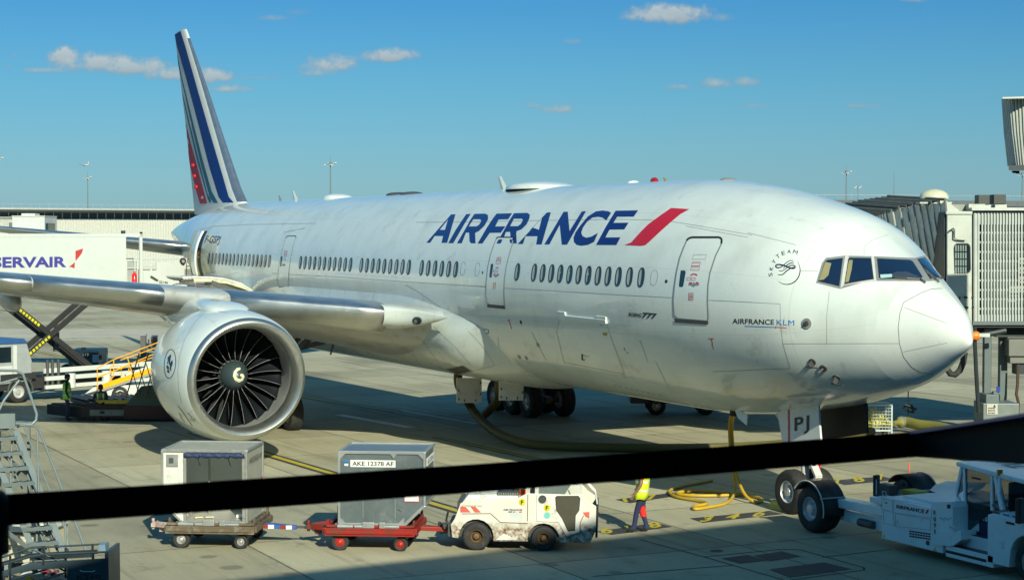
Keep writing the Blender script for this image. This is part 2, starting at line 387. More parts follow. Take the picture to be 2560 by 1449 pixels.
def paint(name, rows, z, m):
    mb = MB()
    for q in rows:
        a, b, c, d = q
        P = [v for i in range(17) for v in (a.lerp(b, i/16), d.lerp(c, i/16))]; mb.add([(p.x, p.y, gz0(p.x)+z) for p in P], [(2*i, 2*i+2, 2*i+3, 2*i+1) for i in range(16)])
    o = mb.build(name, m)
    for f in o.data.polygons:
        if f.normal.z < 0: f.flip()
    return tag(o, kind='structure')
YLINE = mat('yellow_line_paint', (.50, .40, .035), .6, dirt=(.22, .19, .10), dscale=5, damt=.35)
BLINE = mat('black_line_paint', (.035, .035, .038), .7, dirt=(.16, .15, .12), dscale=5, damt=.25)
WLINE = mat('white_line_paint', (.82, .82, .80), .6, dirt=(.3, .28, .22), dscale=6, damt=.3)
y1 = (G(640, 1127), G(1130, 1272)); y2 = (G(0, 862), G(170, 893)); y3 = (G(1090, 1092), G(1400, 1160))
paint('taxi_line_border', [band(*y1, .52, (6.5, 3)), band(*y2, .55, (8, 40)), band(*y3, .36, (0, 4))], .004, BLINE)
paint('taxi_line', [band(*y1, .22, (6.5, 3)), band(*y2, .27, (8, 40)), band(*y3, .14, (0, 4))], .008, YLINE)
paint('ground_line', [band(G(848, 1036), G(1025, 1068), .40), band(G(1002, 1025), G(1190, 1058), .13), band(G(985, 1013), G(1190, 1050), .05)], .004, WLINE)
LCONC = mat('pale_concrete_strip', (.46, .43, .35), .8, scale=.6, var=.15)
sheet('service_strip', [[(-700, 820), (2700, 826), (2700, 842), (-700, 846)]], .004, LCONC)
sheet('service_strip', [[(-700, 850), (700, 846), (700, 849), (-700, 853)]], .004, LCONC)
def gtext(s, o, wv, hv, m, z=.012):              # lettering painted on the ground, laid out from its corner, its width and height there
    vs, fs = text2d(s, bold=.03, spacing=1.25); P = [G(o[0]+wv[0]*x+hv[0]*y, o[1]+wv[1]*x+hv[1]*y, z) for x, y in vs]
    mb = MB(); mb.add(P, fs); return tag(mb.build('ground_number', m, normals=False), kind='structure')
def plate(quad, s, o, wv, hv):
    sheet('ground_number_panel', [quad], .006, BLINE); gtext(s, o, wv, hv, YLINE)
plate([(1724, 1295), (1925, 1276), (1958, 1284), (1757, 1306)], '3 4 6', (1748, 1303), (160, -15), (14, -14))
plate([(2078, 1201), (2205, 1190), (2240, 1198), (2112, 1212)], '7 8 7', (2085, 1209), (135, -13), (-12, -13))
plate([(1538, 1248), (1730, 1225), (1748, 1230), (1575, 1257)], '1 7 4', (1560, 1254), (150, -16), (-6, -11))
plate([(1490, 1328), (1640, 1306), (1680, 1316), (1530, 1336)], '6 0 8', (1505, 1333), (150, -18), (-8, -13))
IRON = mat('cast_iron', (.05, .05, .05), .7)
def cover(name, quad, lab):
    o = sheet(name, [quad], .006, IRON); return o
cover('pit_cover', [(1803, 1395), (1868, 1386), (1920, 1400), (1850, 1408)], '')
cover('pit_cover', [(1885, 1388), (1955, 1377), (2003, 1390), (1925, 1402)], '')
cover('pit_cover', [(1922, 1422), (2060, 1405), (2130, 1422), (1975, 1443)], '')
cover('manhole_cover', [(p[0], p[1]) for p in ell(1791, 1376, 17, 3.4, 16)], '')
JM = mat('tar_joint', (.045, .042, .038), .8)
def tarline(pts, wd=.05): paint('tar_joint', [band(G(*a), G(*b), wd) for a, b in zip(pts, pts[1:])], .005, JM)
tarline([(1760, 1391), (1952, 1372), (2000, 1373), (2160, 1418), (2160, 1424), (1975, 1449)])
tarline([(1600, 1348), (1760, 1391), (1960, 1449)]); tarline([(1480, 1440), (1830, 1412)]); tarline([(2055, 1392), (2230, 1372)])

# ---------------------------------------------------------------- terminal the picture is taken from (its roof throws the shade in front)
def tx(y, dx=0): return 25.3-.092*(y+18.8)+dx
TCONC = mat('terminal_concrete', (.28, .27, .25), .7); TROOF = mat('terminal_roof_metal', (.35, .36, .37), .5)
t = thing('terminal_building', 'near terminal hall with a deep flat roof, behind the viewer', 'building', (tx(-25), -25, 0))
lt = loc_of(t)
def tslab(name, m, y0, y1, d0, d1, z0, z1):
    mb = MB(); mb.prism([lt((tx(y0, d0), y0, z0)), lt((tx(y0, d1), y0, z0)), lt((tx(y1, d1), y1, z0)), lt((tx(y1, d0), y1, z0))], (0, 0, z1-z0)); return mb.build(name, m, t)
tslab('roof', TROOF, -160, 70, 0, 45, 14.9, 16.3)
tslab('floor', TCONC, -160, 70, .6, 45, 4.7, 5.25)
tslab('wall', mat('terminal_glass_wall', (.05, .06, .065), .15), -160, 70, .9, 1.3, 0, 4.7)
tslab('back_wall', TCONC, -160, 70, 30, 30.5, 5.25, 14.9)
for y in range(-150, 70, 15): tslab('column', TCONC, y, y+.5, 8, 8.5, 5.25, 14.9)

# ---------------------------------------------------------------- far terminal, left
def frame_at(p0, p1):                            # a plane standing on the ground from p0 to p1
    d = (V(p1)-V(p0)); d.z = 0; ln = d.length; d.normalize(); return d, ln, V((-d.y, d.x, 0))
WHC = mat('white_ribbed_cladding', (.44, .45, .42), .6); RFM = mat('roof_edge_metal', (.55, .56, .55), .35, metal=.5); SOF = mat('soffit_grey', (.20, .22, .23), .6)
A = at(335, -140, 600); B = at(368, 620, 600); A.z = B.z = -.5
d, ln, nn = frame_at(A, B)
if nn.dot(FW) < 0: nn = -nn
t = thing('far_terminal', 'long low white ribbed terminal with a dark window band and metal roof, beyond the tail', 'building', A, math.atan2(d.y, d.x)); lt = loc_of(t)
def P(u, v, z): return lt(A+d*u+nn*v+V((0, 0, z)))
zr = 7.35+(582.4-520)*338/FPX
mb = MB(); mb.prism([P(0, 0, 0), P(ln, 0, 0), P(ln, 18, 0), P(0, 18, 0)], (0, 0, zr-2.0))
k = 0.0
while k < ln:
    mb.prism([P(k, -.12, 0), P(k+.22, -.12, 0), P(k+.22, 0, 0), P(k, 0, 0)], (0, 0, zr-2.05)); k += .55
mb.build('wall', WHC, t)
mb = MB(); mb.prism([P(0, .6, zr-2.0), P(ln, .6, zr-2.0), P(ln, .7, zr-2.0), P(0, .7, zr-2.0)], (0, 0, 1.3)); mb.build('window_band', mat('blue_glass', (.01, .03, .06), .08), t)
mb = MB(); k = 0.
while k < ln: mb.prism([P(k, .40, zr-2.0), P(k+.14, .40, zr-2.0), P(k+.14, .6, zr-2.0), P(k, .6, zr-2.0)], (0, 0, 1.3)); k += 1.78
mb.build('window_post', WHC, t, each=True)
mb = MB(); mb.add([P(0, -3.4, zr-.25), P(ln, -3.4, zr-.25), P(ln, 1.2, zr-.9), P(0, 1.2, zr-.9)], [(0, 1, 2, 3)]); mb.build('soffit', SOF, t)
mb = MB(); mb.prism([P(0, -3.5, zr-.25), P(ln, -3.5, zr-.25), P(ln, 20, zr-.25), P(0, 20, zr-.25)], (0, 0, .3)); mb.build('roof', RFM, t)
mb = MB(); k = 0.
while k < ln: mb.cyl(P(k, -2.5, zr), P(k, -2.5, zr+.85), .035, n=4); k += 1.78
mb.tube([P(0, -2.5, zr+.85), P(ln, -2.5, zr+.85)], .03, 4); mb.build('roof_rail', STEEL, t)
# small pale annexe with roof unit in front of it
PALE = mat('pale_cladding', (.50, .53, .53), .6, scale=.8)
p = at(300, 71, 600); p.z = 0; q = at(300, 0, 600); q.z = -.5; p.z = -.5; dd, _, n2 = frame_at(q, p)
if n2.dot(FW) < 0: n2 = -n2
t = thing('annexe_building', 'pale box-shaped annexe with a roof unit in front of the far terminal', 'building', q, math.atan2(dd.y, dd.x)); lt = loc_of(t)
def P(u, v, z): return lt(q+dd*u+n2*v+V((0, 0, z)))
s300 = 300/FPX
def zz(y): return 7.35+(582.4-y)*s300
def bxp(mb, x0, x1, y0, y1, v0, v1): mb.prism([P(x0*s300, v0, zz(y1)), P(x1*s300, v0, zz(y1)), P(x1*s300, v1, zz(y1)), P(x0*s300, v1, zz(y1))], (0, 0, (y1-y0)*s300))
mb = MB(); bxp(mb, 31, 112, 542, 670, 0, 8); mb.build('wall', PALE, t); mb = MB(); bxp(mb, 30, 113, 539, 542, -.1, 8); mb.build('roof', WHC, t)
mb = MB(); bxp(mb, 46, 80, 533, 539, 2, 5); mb.build('roof_unit', PALE, t)
mb = MB(); bxp(mb, 20, 30, 556, 670, .4, 5); bxp(mb, 113, 119, 558, 670, .4, 5); mb.build('link_wall', mat('dark_glass_wall', (.01, .03, .03), .2), t)
mb = MB()
for x in range(-60, 31, 3): bxp(mb, x, x+.9, 543, 572, .2, .3)
bxp(mb, -60, 31, 542, 543.5, .15, .35); bxp(mb, -60, 31, 551, 552, .15, .35); mb.build('railing', WHC, t)
# right-hand roof beyond the boarding bridge
A = at(230, 1700, 600); B = at(250, 2900, 600); A.z = B.z = -.5; d, ln, nn = frame_at(A, B)
if nn.dot(FW) < 0: nn = -nn
t = thing('roof_building', 'low dark roofed building with a thin roof rail beyond the boarding bridge', 'building', A, math.atan2(d.y, d.x)); lt = loc_of(t)
def P(u, v, z): return lt(A+d*u+nn*v+V((0, 0, z)))
zr = 7.35+(582.4-499)*232/FPX
mb = MB(); mb.prism([P(0, 0, 0), P(ln, 0, 0), P(ln, 16, 0), P(0, 16, 0)], (0, 0, zr-1.0)); mb.build('wall', SOF, t)
mb = MB(); mb.prism([P(0, -2, zr-1.1), P(ln, -2, zr-1.1), P(ln, 18, zr-.2), P(0, 18, zr-.2)], (0, 0, .25)); mb.prism([P(0, -2.2, zr-.75), P(ln, -2.2, zr-.75), P(ln, -2.0, zr-.75), P(0, -2.0, zr-.75)], (0, 0, .75)); mb.build('roof', mat('dark_roof', (.09, .10, .11), .6), t)
mb = MB(); k = 0.
while k < ln: mb.cyl(P(k, -1.5, zr), P(k, -1.5, zr+.7), .03, n=4); k += 2
mb.tube([P(0, -1.5, zr+.7), P(ln, -1.5, zr+.7)], .03, 4); mb.build('roof_rail', STEEL, t)

# ---------------------------------------------------------------- floodlight masts
MAST = mat('mast_steel', (.16, .18, .18), .5, metal=.3)
def make_mast():
    t = thing('light_mast', '', 'light mast', (0, 0, 0), 0, 'floodlight masts on the skyline')
    mb = MB(); mb.cyl((0, 0, 0), (0, 0, 24), .26, .13, 8); mb.build('pole', MAST, t, 60)
    mb = MB(); mb.beam((-1.35, 0, 24), (1.35, 0, 24), .12, .14); mb.beam((-.5, -1, 24), (-.5, 1, 24), .1, .12); mb.cyl((0, 0, 24), (0, 0, 24.5), .3, n=8); mb.build('crossarm', MAST, t)
    for x, y, zt in ((-1.25, -.35, -.2), (-.7, .3, .25), (.65, -.3, -.2), (1.25, .3, .2)):
        mb = MB(); mb.box((x, y, 24+zt), (.85, .6, .2), M.Rotation(.25 if zt < 0 else -.3, 3, 'Y')); mb.build('lamp', mat('lamp_housing', (.62, .63, .62), .4), t)
    mb = MB(); mb.cyl((0, 0, 24.4), (0, 0, 26.6), .05, .02, 5); mb.build('lightning_rod', MAST, t)
    return t
m0 = make_mast()
for i, (x, ytop, dist, rz, lab) in enumerate([
        (219, 444, 640, .3, 'floodlight mast rising behind the far terminal, left of the tail fin'),
        (826, 410, 470, .5, 'tall floodlight mast behind the cabin roof, right of the tail fin'),
        (2116, 431, 540, .2, 'taller of two floodlight masts behind the nose'),
        (2145, 468, 800, .9, 'shorter of two floodlight masts behind the nose'),
        (2556, 436, 520, .1, 'floodlight mast at the right edge under the raised bellows'),
        (-4, 397, 500, .4, 'floodlight mast at the left edge showing only its lamp head')]):
    p = at(dist, x, ytop); o = m0 if i == 0 else dup(m0)
    o.location = (p.x, p.y, p.z-24); o.rotation_euler.z = rz; o['label'] = lab
p = at(400, 2235, 430); t = tag(MB().cyl((0, 0, -p.z), (0, 0, -5.2), .14, n=6).cyl((0, 0, -5.2), (0, 0, 0), .07, .03, 5).build('antenna_mast', MAST, loc=p), 'thin bare antenna mast standing behind the nose, left of the dome', 'antenna')
# distant airliner in the sky
p = at(3200, 214, 413); t = thing('distant_airliner', 'tiny white airliner in flight above the mast left of the tail', 'airplane', p, YAW*-1+2.2)
mb = MB(); mb.lathe((-13, 0, 0), (1, 0, 0), [(0, .3), (6, 1.6), (22, 1.9), (27, .3)], 10); mb.build('fuselage', WHITE, t, 60)
mb = MB(); mb.prism([(3, 1, -.5), (-6, 15, .6), (-8, 15, .6), (-3, 1, -.5)], (0, 0, .4)); mb.prism([(3, -1, -.5), (-6, -15, .6), (-8, -15, .6), (-3, -1, -.5)], (0, 0, .4)); mb.build('wing', mat('wing_grey', (.2, .21, .22), .4), t)
mb = MB(); mb.prism([(-8, -.2, 1), (-13, -.2, 6.5), (-14.5, -.2, 6.5), (-13, -.2, 1)], (0, .4, 0)); mb.build('tail_fin', WHITE, t)
# ================================================================ THE AIRLINER
APAINT = mat('aircraft_white', (.69, .75, .725), .24, coat=.7, var=.035, scale=.9, dirt=(.5, .51, .47), dscale=1.1, damt=.12)
BELLY = mat('fairing_grey_white', (.55, .60, .57), .28, coat=.6, var=.05, scale=1.2, dirt=(.44, .41, .33), dscale=1.3, damt=.2)
WPAINT = mat('wing_grey_paint', (.40, .42, .42), .3, coat=.25, var=.08, scale=1.2, dirt=(.24, .21, .15), dscale=1.4, damt=.35)
SLAT = mat('polished_slat', (.66, .68, .68), .42, metal=1, var=.08, scale=2)
LIPM = mat('polished_inlet_lip', (.60, .61, .58), .42, metal=1, var=.08, scale=2)
LINE = mat('panel_line', (.33, .35, .34), .6); DLINE = mat('seal_black', (.02, .02, .022), .5)
BLUE = mat('livery_blue', lin((10, 20, 104)), .25, coat=.5, var=.05); NAVY = mat('navy_print', lin((14, 16, 60)), .35); INK = mat('black_print', (.012, .013, .02), .4)
LRED = mat('livery_red', lin((200, 4, 18)), .25, coat=.5, var=.05); SKYB = mat('light_blue_print', lin((25, 125, 205)), .3)
FGREY = mat('frame_grey', (.30, .32, .32), .35, metal=.3); PRED = mat('placard_red', lin((190, 60, 70)), .5)
CREAM = mat('cream_lining', (.27, .25, .13), .6); CGLASS = mat('cabin_glass', (.012, .045, .075), .06, spec=.8); KGLASS = mat('cockpit_glass', (.008, .022, .06), .04, spec=1.)
ZC = 5.19
def skin_joints(m, sx, amt=.10):                 # lap joints and frame seams in the painted skin
    t = m.node_tree; p = t.nodes['Principled BSDF']; l = t.links.new; src = p.inputs['Base Color'].links[0].from_socket; tcn = t.nodes.new('ShaderNodeTexCoord'); sp = t.nodes.new('ShaderNodeSeparateXYZ'); l(tcn.outputs['Object'], sp.inputs[0])
    def mm(op, a, b=None):
        n = t.nodes.new('ShaderNodeMath'); n.operation = op
        for i, x in enumerate((a, b)):
            if x is None: continue
            if isinstance(x, (int, float)): n.inputs[i].default_value = x
            else: l(x, n.inputs[i])
        return n.outputs[0]
    def ln(q, per, wd): return mm('LESS_THAN', mm('MULTIPLY', mm('ABSOLUTE', mm('SUBTRACT', mm('FRACT', mm('DIVIDE', q, per)), .5)), per), wd)
    a = mm('ARCTAN2', mm('SUBTRACT', sp.outputs[2], ZC), sp.outputs[1]); j = mm('MAXIMUM', ln(mm('ADD', sp.outputs[0], .7), sx, .012), ln(mm('MULTIPLY', a, 3.1), 1.62, .010)); j = mm('MAXIMUM', j, mm('MULTIPLY', mm('MULTIPLY', ln(sp.outputs[0], .5334, .012), ln(mm('MULTIPLY', a, 3.1), .12, .02)), .6))
    nz = t.nodes.new('ShaderNodeTexNoise'); nz.inputs['Scale'].default_value = 1.2; nz.inputs['Detail'].default_value = 5; mp = t.nodes.new('ShaderNodeMapping'); mp.inputs['Scale'].default_value = (.8, 1, .6); l(tcn.outputs['Object'], mp.inputs[0]); l(mp.outputs[0], nz.inputs['Vector'])
    st = mm('MULTIPLY', mm('MAXIMUM', mm('SUBTRACT', nz.outputs[0], .5), 0), .55); f = mm('SUBTRACT', 1, mm('ADD', mm('MULTIPLY', j, amt), st)); c = t.nodes.new('ShaderNodeCombineColor'); l(f, c.inputs[0]); l(f, c.inputs[1]); l(mm('POWER', f, 1.15), c.inputs[2])
    mx = t.nodes.new('ShaderNodeMix'); mx.data_type = 'RGBA'; mx.blend_type = 'MULTIPLY'; mx.inputs[0].default_value = 1; l(src, mx.inputs[6]); l(c.outputs[0], mx.inputs[7]); l(mx.outputs[2], p.inputs['Base Color'])
    bp = t.nodes.new('ShaderNodeBump'); bp.inputs['Strength'].default_value = .06; bp.inputs['Distance'].default_value = .05; n2 = t.nodes.new('ShaderNodeTexNoise'); n2.inputs['Scale'].default_value = 1.4; n2.inputs['Detail'].default_value = 2; l(tcn.outputs['Object'], n2.inputs['Vector']); l(n2.outputs[0], bp.inputs['Height']); l(bp.outputs[0], p.inputs['Normal']); l(bp.outputs[0], p.inputs['Coat Normal'])
skin_joints(APAINT, 5.6); skin_joints(WPAINT, 1.9, .14); skin_joints(BELLY, 2.3, .14)
def pchip(x, y, q):
    n = len(x); h = [x[i+1]-x[i] for i in range(n-1)]; d = [(y[i+1]-y[i])/h[i] for i in range(n-1)]; m = [d[0]]
    for i in range(1, n-1):
        if d[i-1]*d[i] > 0:
            a = 2*h[i]+h[i-1]; b = h[i]+2*h[i-1]; m.append((a+b)/(a/d[i-1]+b/d[i]))
        else: m.append(0)
    m.append(d[-1])
    k = 0
    while k < n-2 and q > x[k+1]: k += 1
    t = min(1, max(0, (q-x[k])/h[k]))
    return (2*t**3-3*t**2+1)*y[k]+(t**3-2*t**2+t)*h[k]*m[k]+(-2*t**3+3*t**2)*y[k+1]+(t**3-t**2)*h[k]*m[k+1]
SK = [math.sqrt(a) for a in (0, .15, .5, 1, 1.8, 2.8, 4, 5.5, 7.5, 10, 13, 20)]
TOPK = [-.68, -.368, .042, .371, .81, 1.362, 2.065, 2.481, 2.851, 3.076, 3.103, 3.103]
BOTK = [-.68, -.86, -1.06, -1.335, -1.733, -2.062, -2.371, -2.636, -2.90, -3.0, -3.0, -3.0]
WIDK = [0, .20, .50, .83, 1.34, 1.873, 2.445, 2.754, 2.957, 3.056, 3.1, 3.1]
TS = [40, 44, 48, 52, 56, 59, 61.5, 63, 63.7]
TT = [3.103, 3.10, 3.10, 3.02, 2.72, 2.42, 2.10, 1.85, 1.72]; TB = [-3.0, -2.8, -2.15, -1.25, -.25, .45, 1.05, 1.4, 1.6]; TW = [3.1, 3.07, 2.9, 2.5, 1.85, 1.22, .68, .32, .08]
def fsec(s):
    if s < 20: q = math.sqrt(max(0, s)); return pchip(SK, TOPK, q), pchip(SK, BOTK, q), pchip(SK, WIDK, q)
    if s < 40: return 3.103, -3.0, 3.1
    return pchip(TS, TT, s), pchip(TS, TB, s), pchip(TS, TW, s)
def fring(s, n=144, grow=0):
    t, b, w_ = fsec(s); zm = (t+b)/2; o = []
    for i in range(n):
        a = 2*math.pi*i/n; c, q = math.cos(a), math.sin(a)
        o.append((-s, (w_+grow)*c, ZC+zm+((t-zm+grow) if q > 0 else (zm-b+grow))*q))
    return o
jet = thing('airliner', 'large white twin-engine airliner with blue lettering and striped tail fin parked at the gate', 'airplane')
ST = [(i/70*math.sqrt(20))**2 for i in range(1, 71)]+[20+i for i in range(1, 21)]+[40+.6*i for i in range(1, 40)]+[63.7]
n = 144; mb = MB(); rings = [fring(s) for s in ST]; mb.v = [(0, 0, ZC-.68)]+[p for r in rings for p in r]
nose = MB(); nose.v = list(mb.v)
def put(f):
    c = V((0, 0, 0))
    for i in f: c += V(mb.v[i])
    c /= len(f); q = nose if c.x > -1.55+.16*(c.z-ZC) else mb; q.f.append(f); q.m.append(0)
for i in range(n): put([0, 1+(i+1) % n, 1+i])
for k in range(len(ST)-1):
    for i in range(n): j = (i+1) % n; put([1+k*n+i, 1+k*n+j, 1+(k+1)*n+j, 1+(k+1)*n+i])
full = MB(); full.v = mb.v; full.f = mb.f+nose.f; full.m = [0]*len(full.f)
def trim(m_):
    u = sorted({i for f in m_.f for i in f}); mp = {a: b for b, a in enumerate(u)}; m_.v = [m_.v[i] for i in u]; m_.f = [[mp[i] for i in f] for f in m_.f]; return m_
fus_b = BVHTree.FromPolygons([V(v) for v in full.v], full.f)
fus = trim(mb).build('fuselage', APAINT, jet, 40); tag(fus)
cone = trim(nose).build('nose_cone', mat('radome_white', (.69, .74, .715), .24, coat=.7, var=.03, scale=1.5, dirt=(.5, .5, .46), dscale=9, damt=.1), jet, 40)
R1 = lambda pts: z2p(pts, (1180, 560), .27344); R2 = lambda pts: z2p(pts, (680, 560), .234375); R3 = lambda pts: z2p(pts, (430, 540), .140625)
R6 = lambda pts: z2p(pts, (1040, 420), .28125); RN = lambda pts: z2p(pts, (1880, 600), .24845); RC = lambda pts: z2p(pts, (1780, 560), .35884)
def decal(name, polys, m, off=.006, parent=jet, bvh=None, ml=9): vs, fs = flat2d(polys, ml); return lay(name, [(vs, fs, 0)], bvh or fus_b, off, m, parent)
def pline(name, lines, wd=1.6, m=LINE, off=.004, parent=jet, bvh=None):
    o = [lay(name, [(*strip(l, wd), 0)], bvh or fus_b, off, m, parent) for l in lines]; return o[0] if len(o) == 1 else o

# lettering, traced letter by letter
LET = [[[(93, 663), (313, 412), (352, 412), (278, 664), (228, 664), (243, 603), (168, 603), (128, 663)], [(212, 550), (258, 550), (287, 455)]],
 [[(288, 667), (352, 553), (412, 462), (447, 411), (487, 408), (430, 500), (333, 667)]],
 [[(366, 668), (440, 540), (485, 460), (520, 408), (615, 406), (640, 418), (642, 455), (612, 510), (560, 560), (527, 575), (530, 668), (492, 668), (478, 652), (474, 573), (446, 573), (408, 668)], [(470, 519), (512, 455), (572, 455), (582, 468), (562, 505), (538, 519)]],
 [[(549, 670), (628, 535), (680, 455), (718, 406), (855, 402), (822, 455), (736, 457), (705, 520), (796, 518), (756, 574), (658, 575), (592, 670)]],
 [[(720, 669), (790, 540), (835, 460), (872, 402), (990, 399), (1012, 413), (1010, 445), (985, 500), (938, 545), (896, 560), (892, 580), (897, 669), (858, 669), (846, 652), (838, 566), (800, 568), (765, 669)], [(838, 517), (872, 450), (942, 450), (952, 463), (930, 500), (905, 517)]],
 [[(906, 674), (1040, 530), (1165, 396), (1200, 394), (1118, 678), (1070, 678), (1082, 605), (975, 605), (952, 674)], [(1018, 550), (1094, 550), (1122, 440)]],
 [[(1142, 678), (1230, 530), (1312, 390), (1350, 388), (1366, 560), (1475, 386), (1512, 384), (1345, 680), (1298, 680), (1279, 505), (1188, 678)]],
 [[(1735, 400), (1715, 386), (1660, 378), (1600, 386), (1530, 430), (1470, 500), (1420, 570), (1403, 615), (1405, 655), (1430, 682), (1470, 690), (1530, 682), (1585, 655), (1619, 576), (1560, 610), (1515, 620), (1482, 605), (1470, 575), (1485, 530), (1520, 480), (1570, 440), (1620, 433), (1660, 440), (1692, 467)]],
 [[(1602, 683), (1690, 520), (1775, 380), (1976, 377), (1937, 432), (1790, 433), (1756, 488), (1890, 486), (1854, 545), (1722, 547), (1685, 617), (1818, 616), (1783, 684)]]]
sets = []
for l in LET: vs, fs = flat2d([R6(p) for p in l], 8); sets.append((vs, fs, 0))
lay('airline_lettering', sets, fus_b, .006, BLUE, jet)
decal('red_flash', [R6([(1855, 685), (1915, 660), (1990, 575), (2065, 500), (2175, 420), (2268, 356), (2430, 366), (2350, 410), (2255, 490), (2160, 575), (2075, 655), (2040, 685), (2000, 692)])], LRED)
text_px('registration', 'F-GSPJ', fus_b, (511, 606), (37, 1.5), (6.5, -18), .006, NAVY, jet, bold=.012)
text_px('type_lettering', 'BOEING', fus_b, (1572, 789.5), (31, 3), (1.5, -9), .006, INK, jet, bold=.03)
text_px('type_lettering', '777', fus_b, (1604, 793), (36, 3), (3.5, -12.5), .006, INK, jet, bold=.05)
text_px('partner_lettering', 'AIRFRANCE', fus_b, (1831.5, 808), (104, 3), (0, -13), .006, INK, jet, bold=.01)
text_px('partner_lettering', 'KLM', fus_b, (1942, 811.5), (44, 1.5), (0, -14), .006, SKYB, jet, bold=0, spacing=1.1)
pline('partner_flash', [[(1862, 814.5), (1940, 817.5)]], 1.6, SKYB, .006); pline('partner_flash', [[(1940, 817.5), (1968, 819)], [(1940, 814), (1940, 821)]], 1.3, LRED, .006)
# round alliance emblem: arc of letters, ribbon and circle
sets = []
for ch, x, y, a in (('S', 187, 348, -97), ('K', 195, 285, -75), ('Y', 222, 217, -48), ('T', 262, 162, -33), ('E', 316, 130, -15), ('A', 374, 113, 2), ('M', 438, 120, 18)):
    vs, fs = text2d(ch); a = R(a); cs, sn = math.cos(a), math.sin(a); wd = 34 if ch != 'M' else 46; h_ = 40
    sets.append((RN([(x+((u-.5)*wd)*cs+((v-.5)*h_)*sn, y+((u-.5)*wd)*sn-((v-.5)*h_)*cs) for u, v in vs]), fs, 0))
arc = [(355+134*math.cos(t), 312+142*math.sin(t)-5) for t in [R(-42+i*8) for i in range(23)]]
vs = []; fs = []
for i, (x, y) in enumerate(arc):
    th_ = 9*math.sin(math.pi*i/22)+1; dx, dy = x-355, y-307; l_ = math.hypot(dx, dy); vs += [(x, y), (x-dx/l_*th_, y-dy/l_*th_)]
    if i: k = 2*i; fs.append((k-2, k, k+1, k-1))
sets.append((RN(vs), fs, 0))
def rib(pts, wd):
    q = [pts[0]]+list(pts)+[pts[-1]]; o = []
    for i in range(1, len(q)-2):
        for j in range(5):
            t = j/5; o.append(tuple(.5*(2*q[i][k]+(q[i+1][k]-q[i-1][k])*t+(2*q[i-1][k]-5*q[i][k]+4*q[i+1][k]-q[i+2][k])*t*t+(3*q[i][k]-q[i-1][k]-3*q[i+1][k]+q[i+2][k])*t**3) for k in (0, 1)))
    pts = o+[q[-2]]
    v2 = []; f2 = []
    for i, (x, y) in enumerate(pts):
        x0, y0 = pts[max(0, i-1)]; x1, y1 = pts[min(len(pts)-1, i+1)]; l_ = math.hypot(x1-x0, y1-y0) or 1; w_ = wd*(.35+.65*math.sin(math.pi*(i+.6)/(len(pts)+.2)))
        nx, ny = -(y1-y0)/l_*w_/2, (x1-x0)/l_*w_/2; v2 += [(x+nx, y+ny), (x-nx, y-ny)]
        if i: k = 2*i; f2.append((k-2, k, k+1, k-1))
    return RN(v2), f2, 0
sets += [rib([(420, 216), (390, 205), (350, 225), (300, 268), (262, 278), (242, 268), (245, 252), (275, 246), (330, 258), (385, 280), (420, 285), (436, 272), (425, 257), (390, 256), (350, 280), (310, 308), (272, 308)], 13),
         rib([(425, 235), (390, 232), (350, 255), (315, 285)], 10), rib([(432, 275), (400, 280), (350, 310), (310, 345), (262, 348)], 11)]
lay('alliance_emblem', sets, fus_b, .006, NAVY, jet)

# cabin windows
def oval(cx, cy, rx, ry, lean, n=20):
    o = []
    for i in range(n):
        t = 2*math.pi*i/n; c, s_ = math.cos(t), math.sin(t)
        x = rx*math.copysign(abs(c)**.8, c); y = ry*math.copysign(abs(s_)**.8, s_); o.append((cx+x-lean*y, cy+y))
    return o
def cabin_window(cx, cy, rx, ry):
    lean = .12; o = oval(cx, cy, rx*1.08, ry*1.06, lean); m_ = oval(cx+rx*.03, cy, rx*.84, ry*.90, lean); n = len(o)
    ring = (o+m_, [(i, (i+1) % n, n+(i+1) % n, n+i) for i in range(n)], 0)
    f = lay('cabin_window', [ring], fus_b, .010, DLINE, jet)
    pl = oval(cx+rx*.03, cy, rx*.84, ry*.90, lean); cut = cx-rx*(.22+random.uniform(-.25, .12))
    lay('window_pane', [(m_, [list(range(n))], 0)], fus_b, .006, CGLASS, f)
    rev = [(x, y) for x, y in pl]; rv = [(x if x < cut-lean*(y-cy) else cut-lean*(y-cy)+rx*.16*math.cos((y-cy)/ry*1.5), y) for x, y in rev]
    lay('window_reveal', [(rv, [list(range(n))], 0)], fus_b, .008, mat('window_reveal', (.40, .43, .40), .5), f)
WX = {-2: (1294.0, 679.5)}
for k, (x, y) in enumerate(zip((1336.1, 1357.5, 1379.3, 1401.5, 1424.7, 1448, 1471.5, 1496.1, 1521, 1546.7, 1574.3, 1603.6), (681, 682.3, 683, 684, 685.5, 686, 687.7, 689, 690, 691.2, 692, 693.2))): WX[k] = (x, y)
for k in list(range(-15, -9))+list(range(-25, -16))+list(range(-37, -26))+list(range(-60, -43)):
    x = (8.49354*k+1335.8)/(1-.00970423*k); WX[k] = (x, 646.9+(x-548.1)*.0439)
for k, (x, y) in sorted(WX.items()):
    p = 8.49354/(1-.00970423*k)*(1+.00970423*x/8.49354) if False else (8.49354*(k+1)+1335.8)/(1-.00970423*(k+1))-(8.49354*k+1335.8)/(1-.00970423*k)
    zd = hit(fus_b, x, y); dd = (zd[0]-CAM).dot(FW); cabin_window(x, y, p*.28, .235*FPX/dd)
pline('window_plug', [oval(1635, 694, 8.6, 19, .12)+[oval(1635, 694, 8.6, 19, .12)[0]], oval(1157.4, 671, 5.5, 16.5, .12), oval(1193.8, 673, 5.5, 16.5, .12)], 1.0, LINE)
decal('fuselage_vent', [ell(1666, 703, 3.4, 4.2)], DLINE); decal('fuselage_vent', [ell(1206.7, 681, 1.4, 3.8)], DLINE)
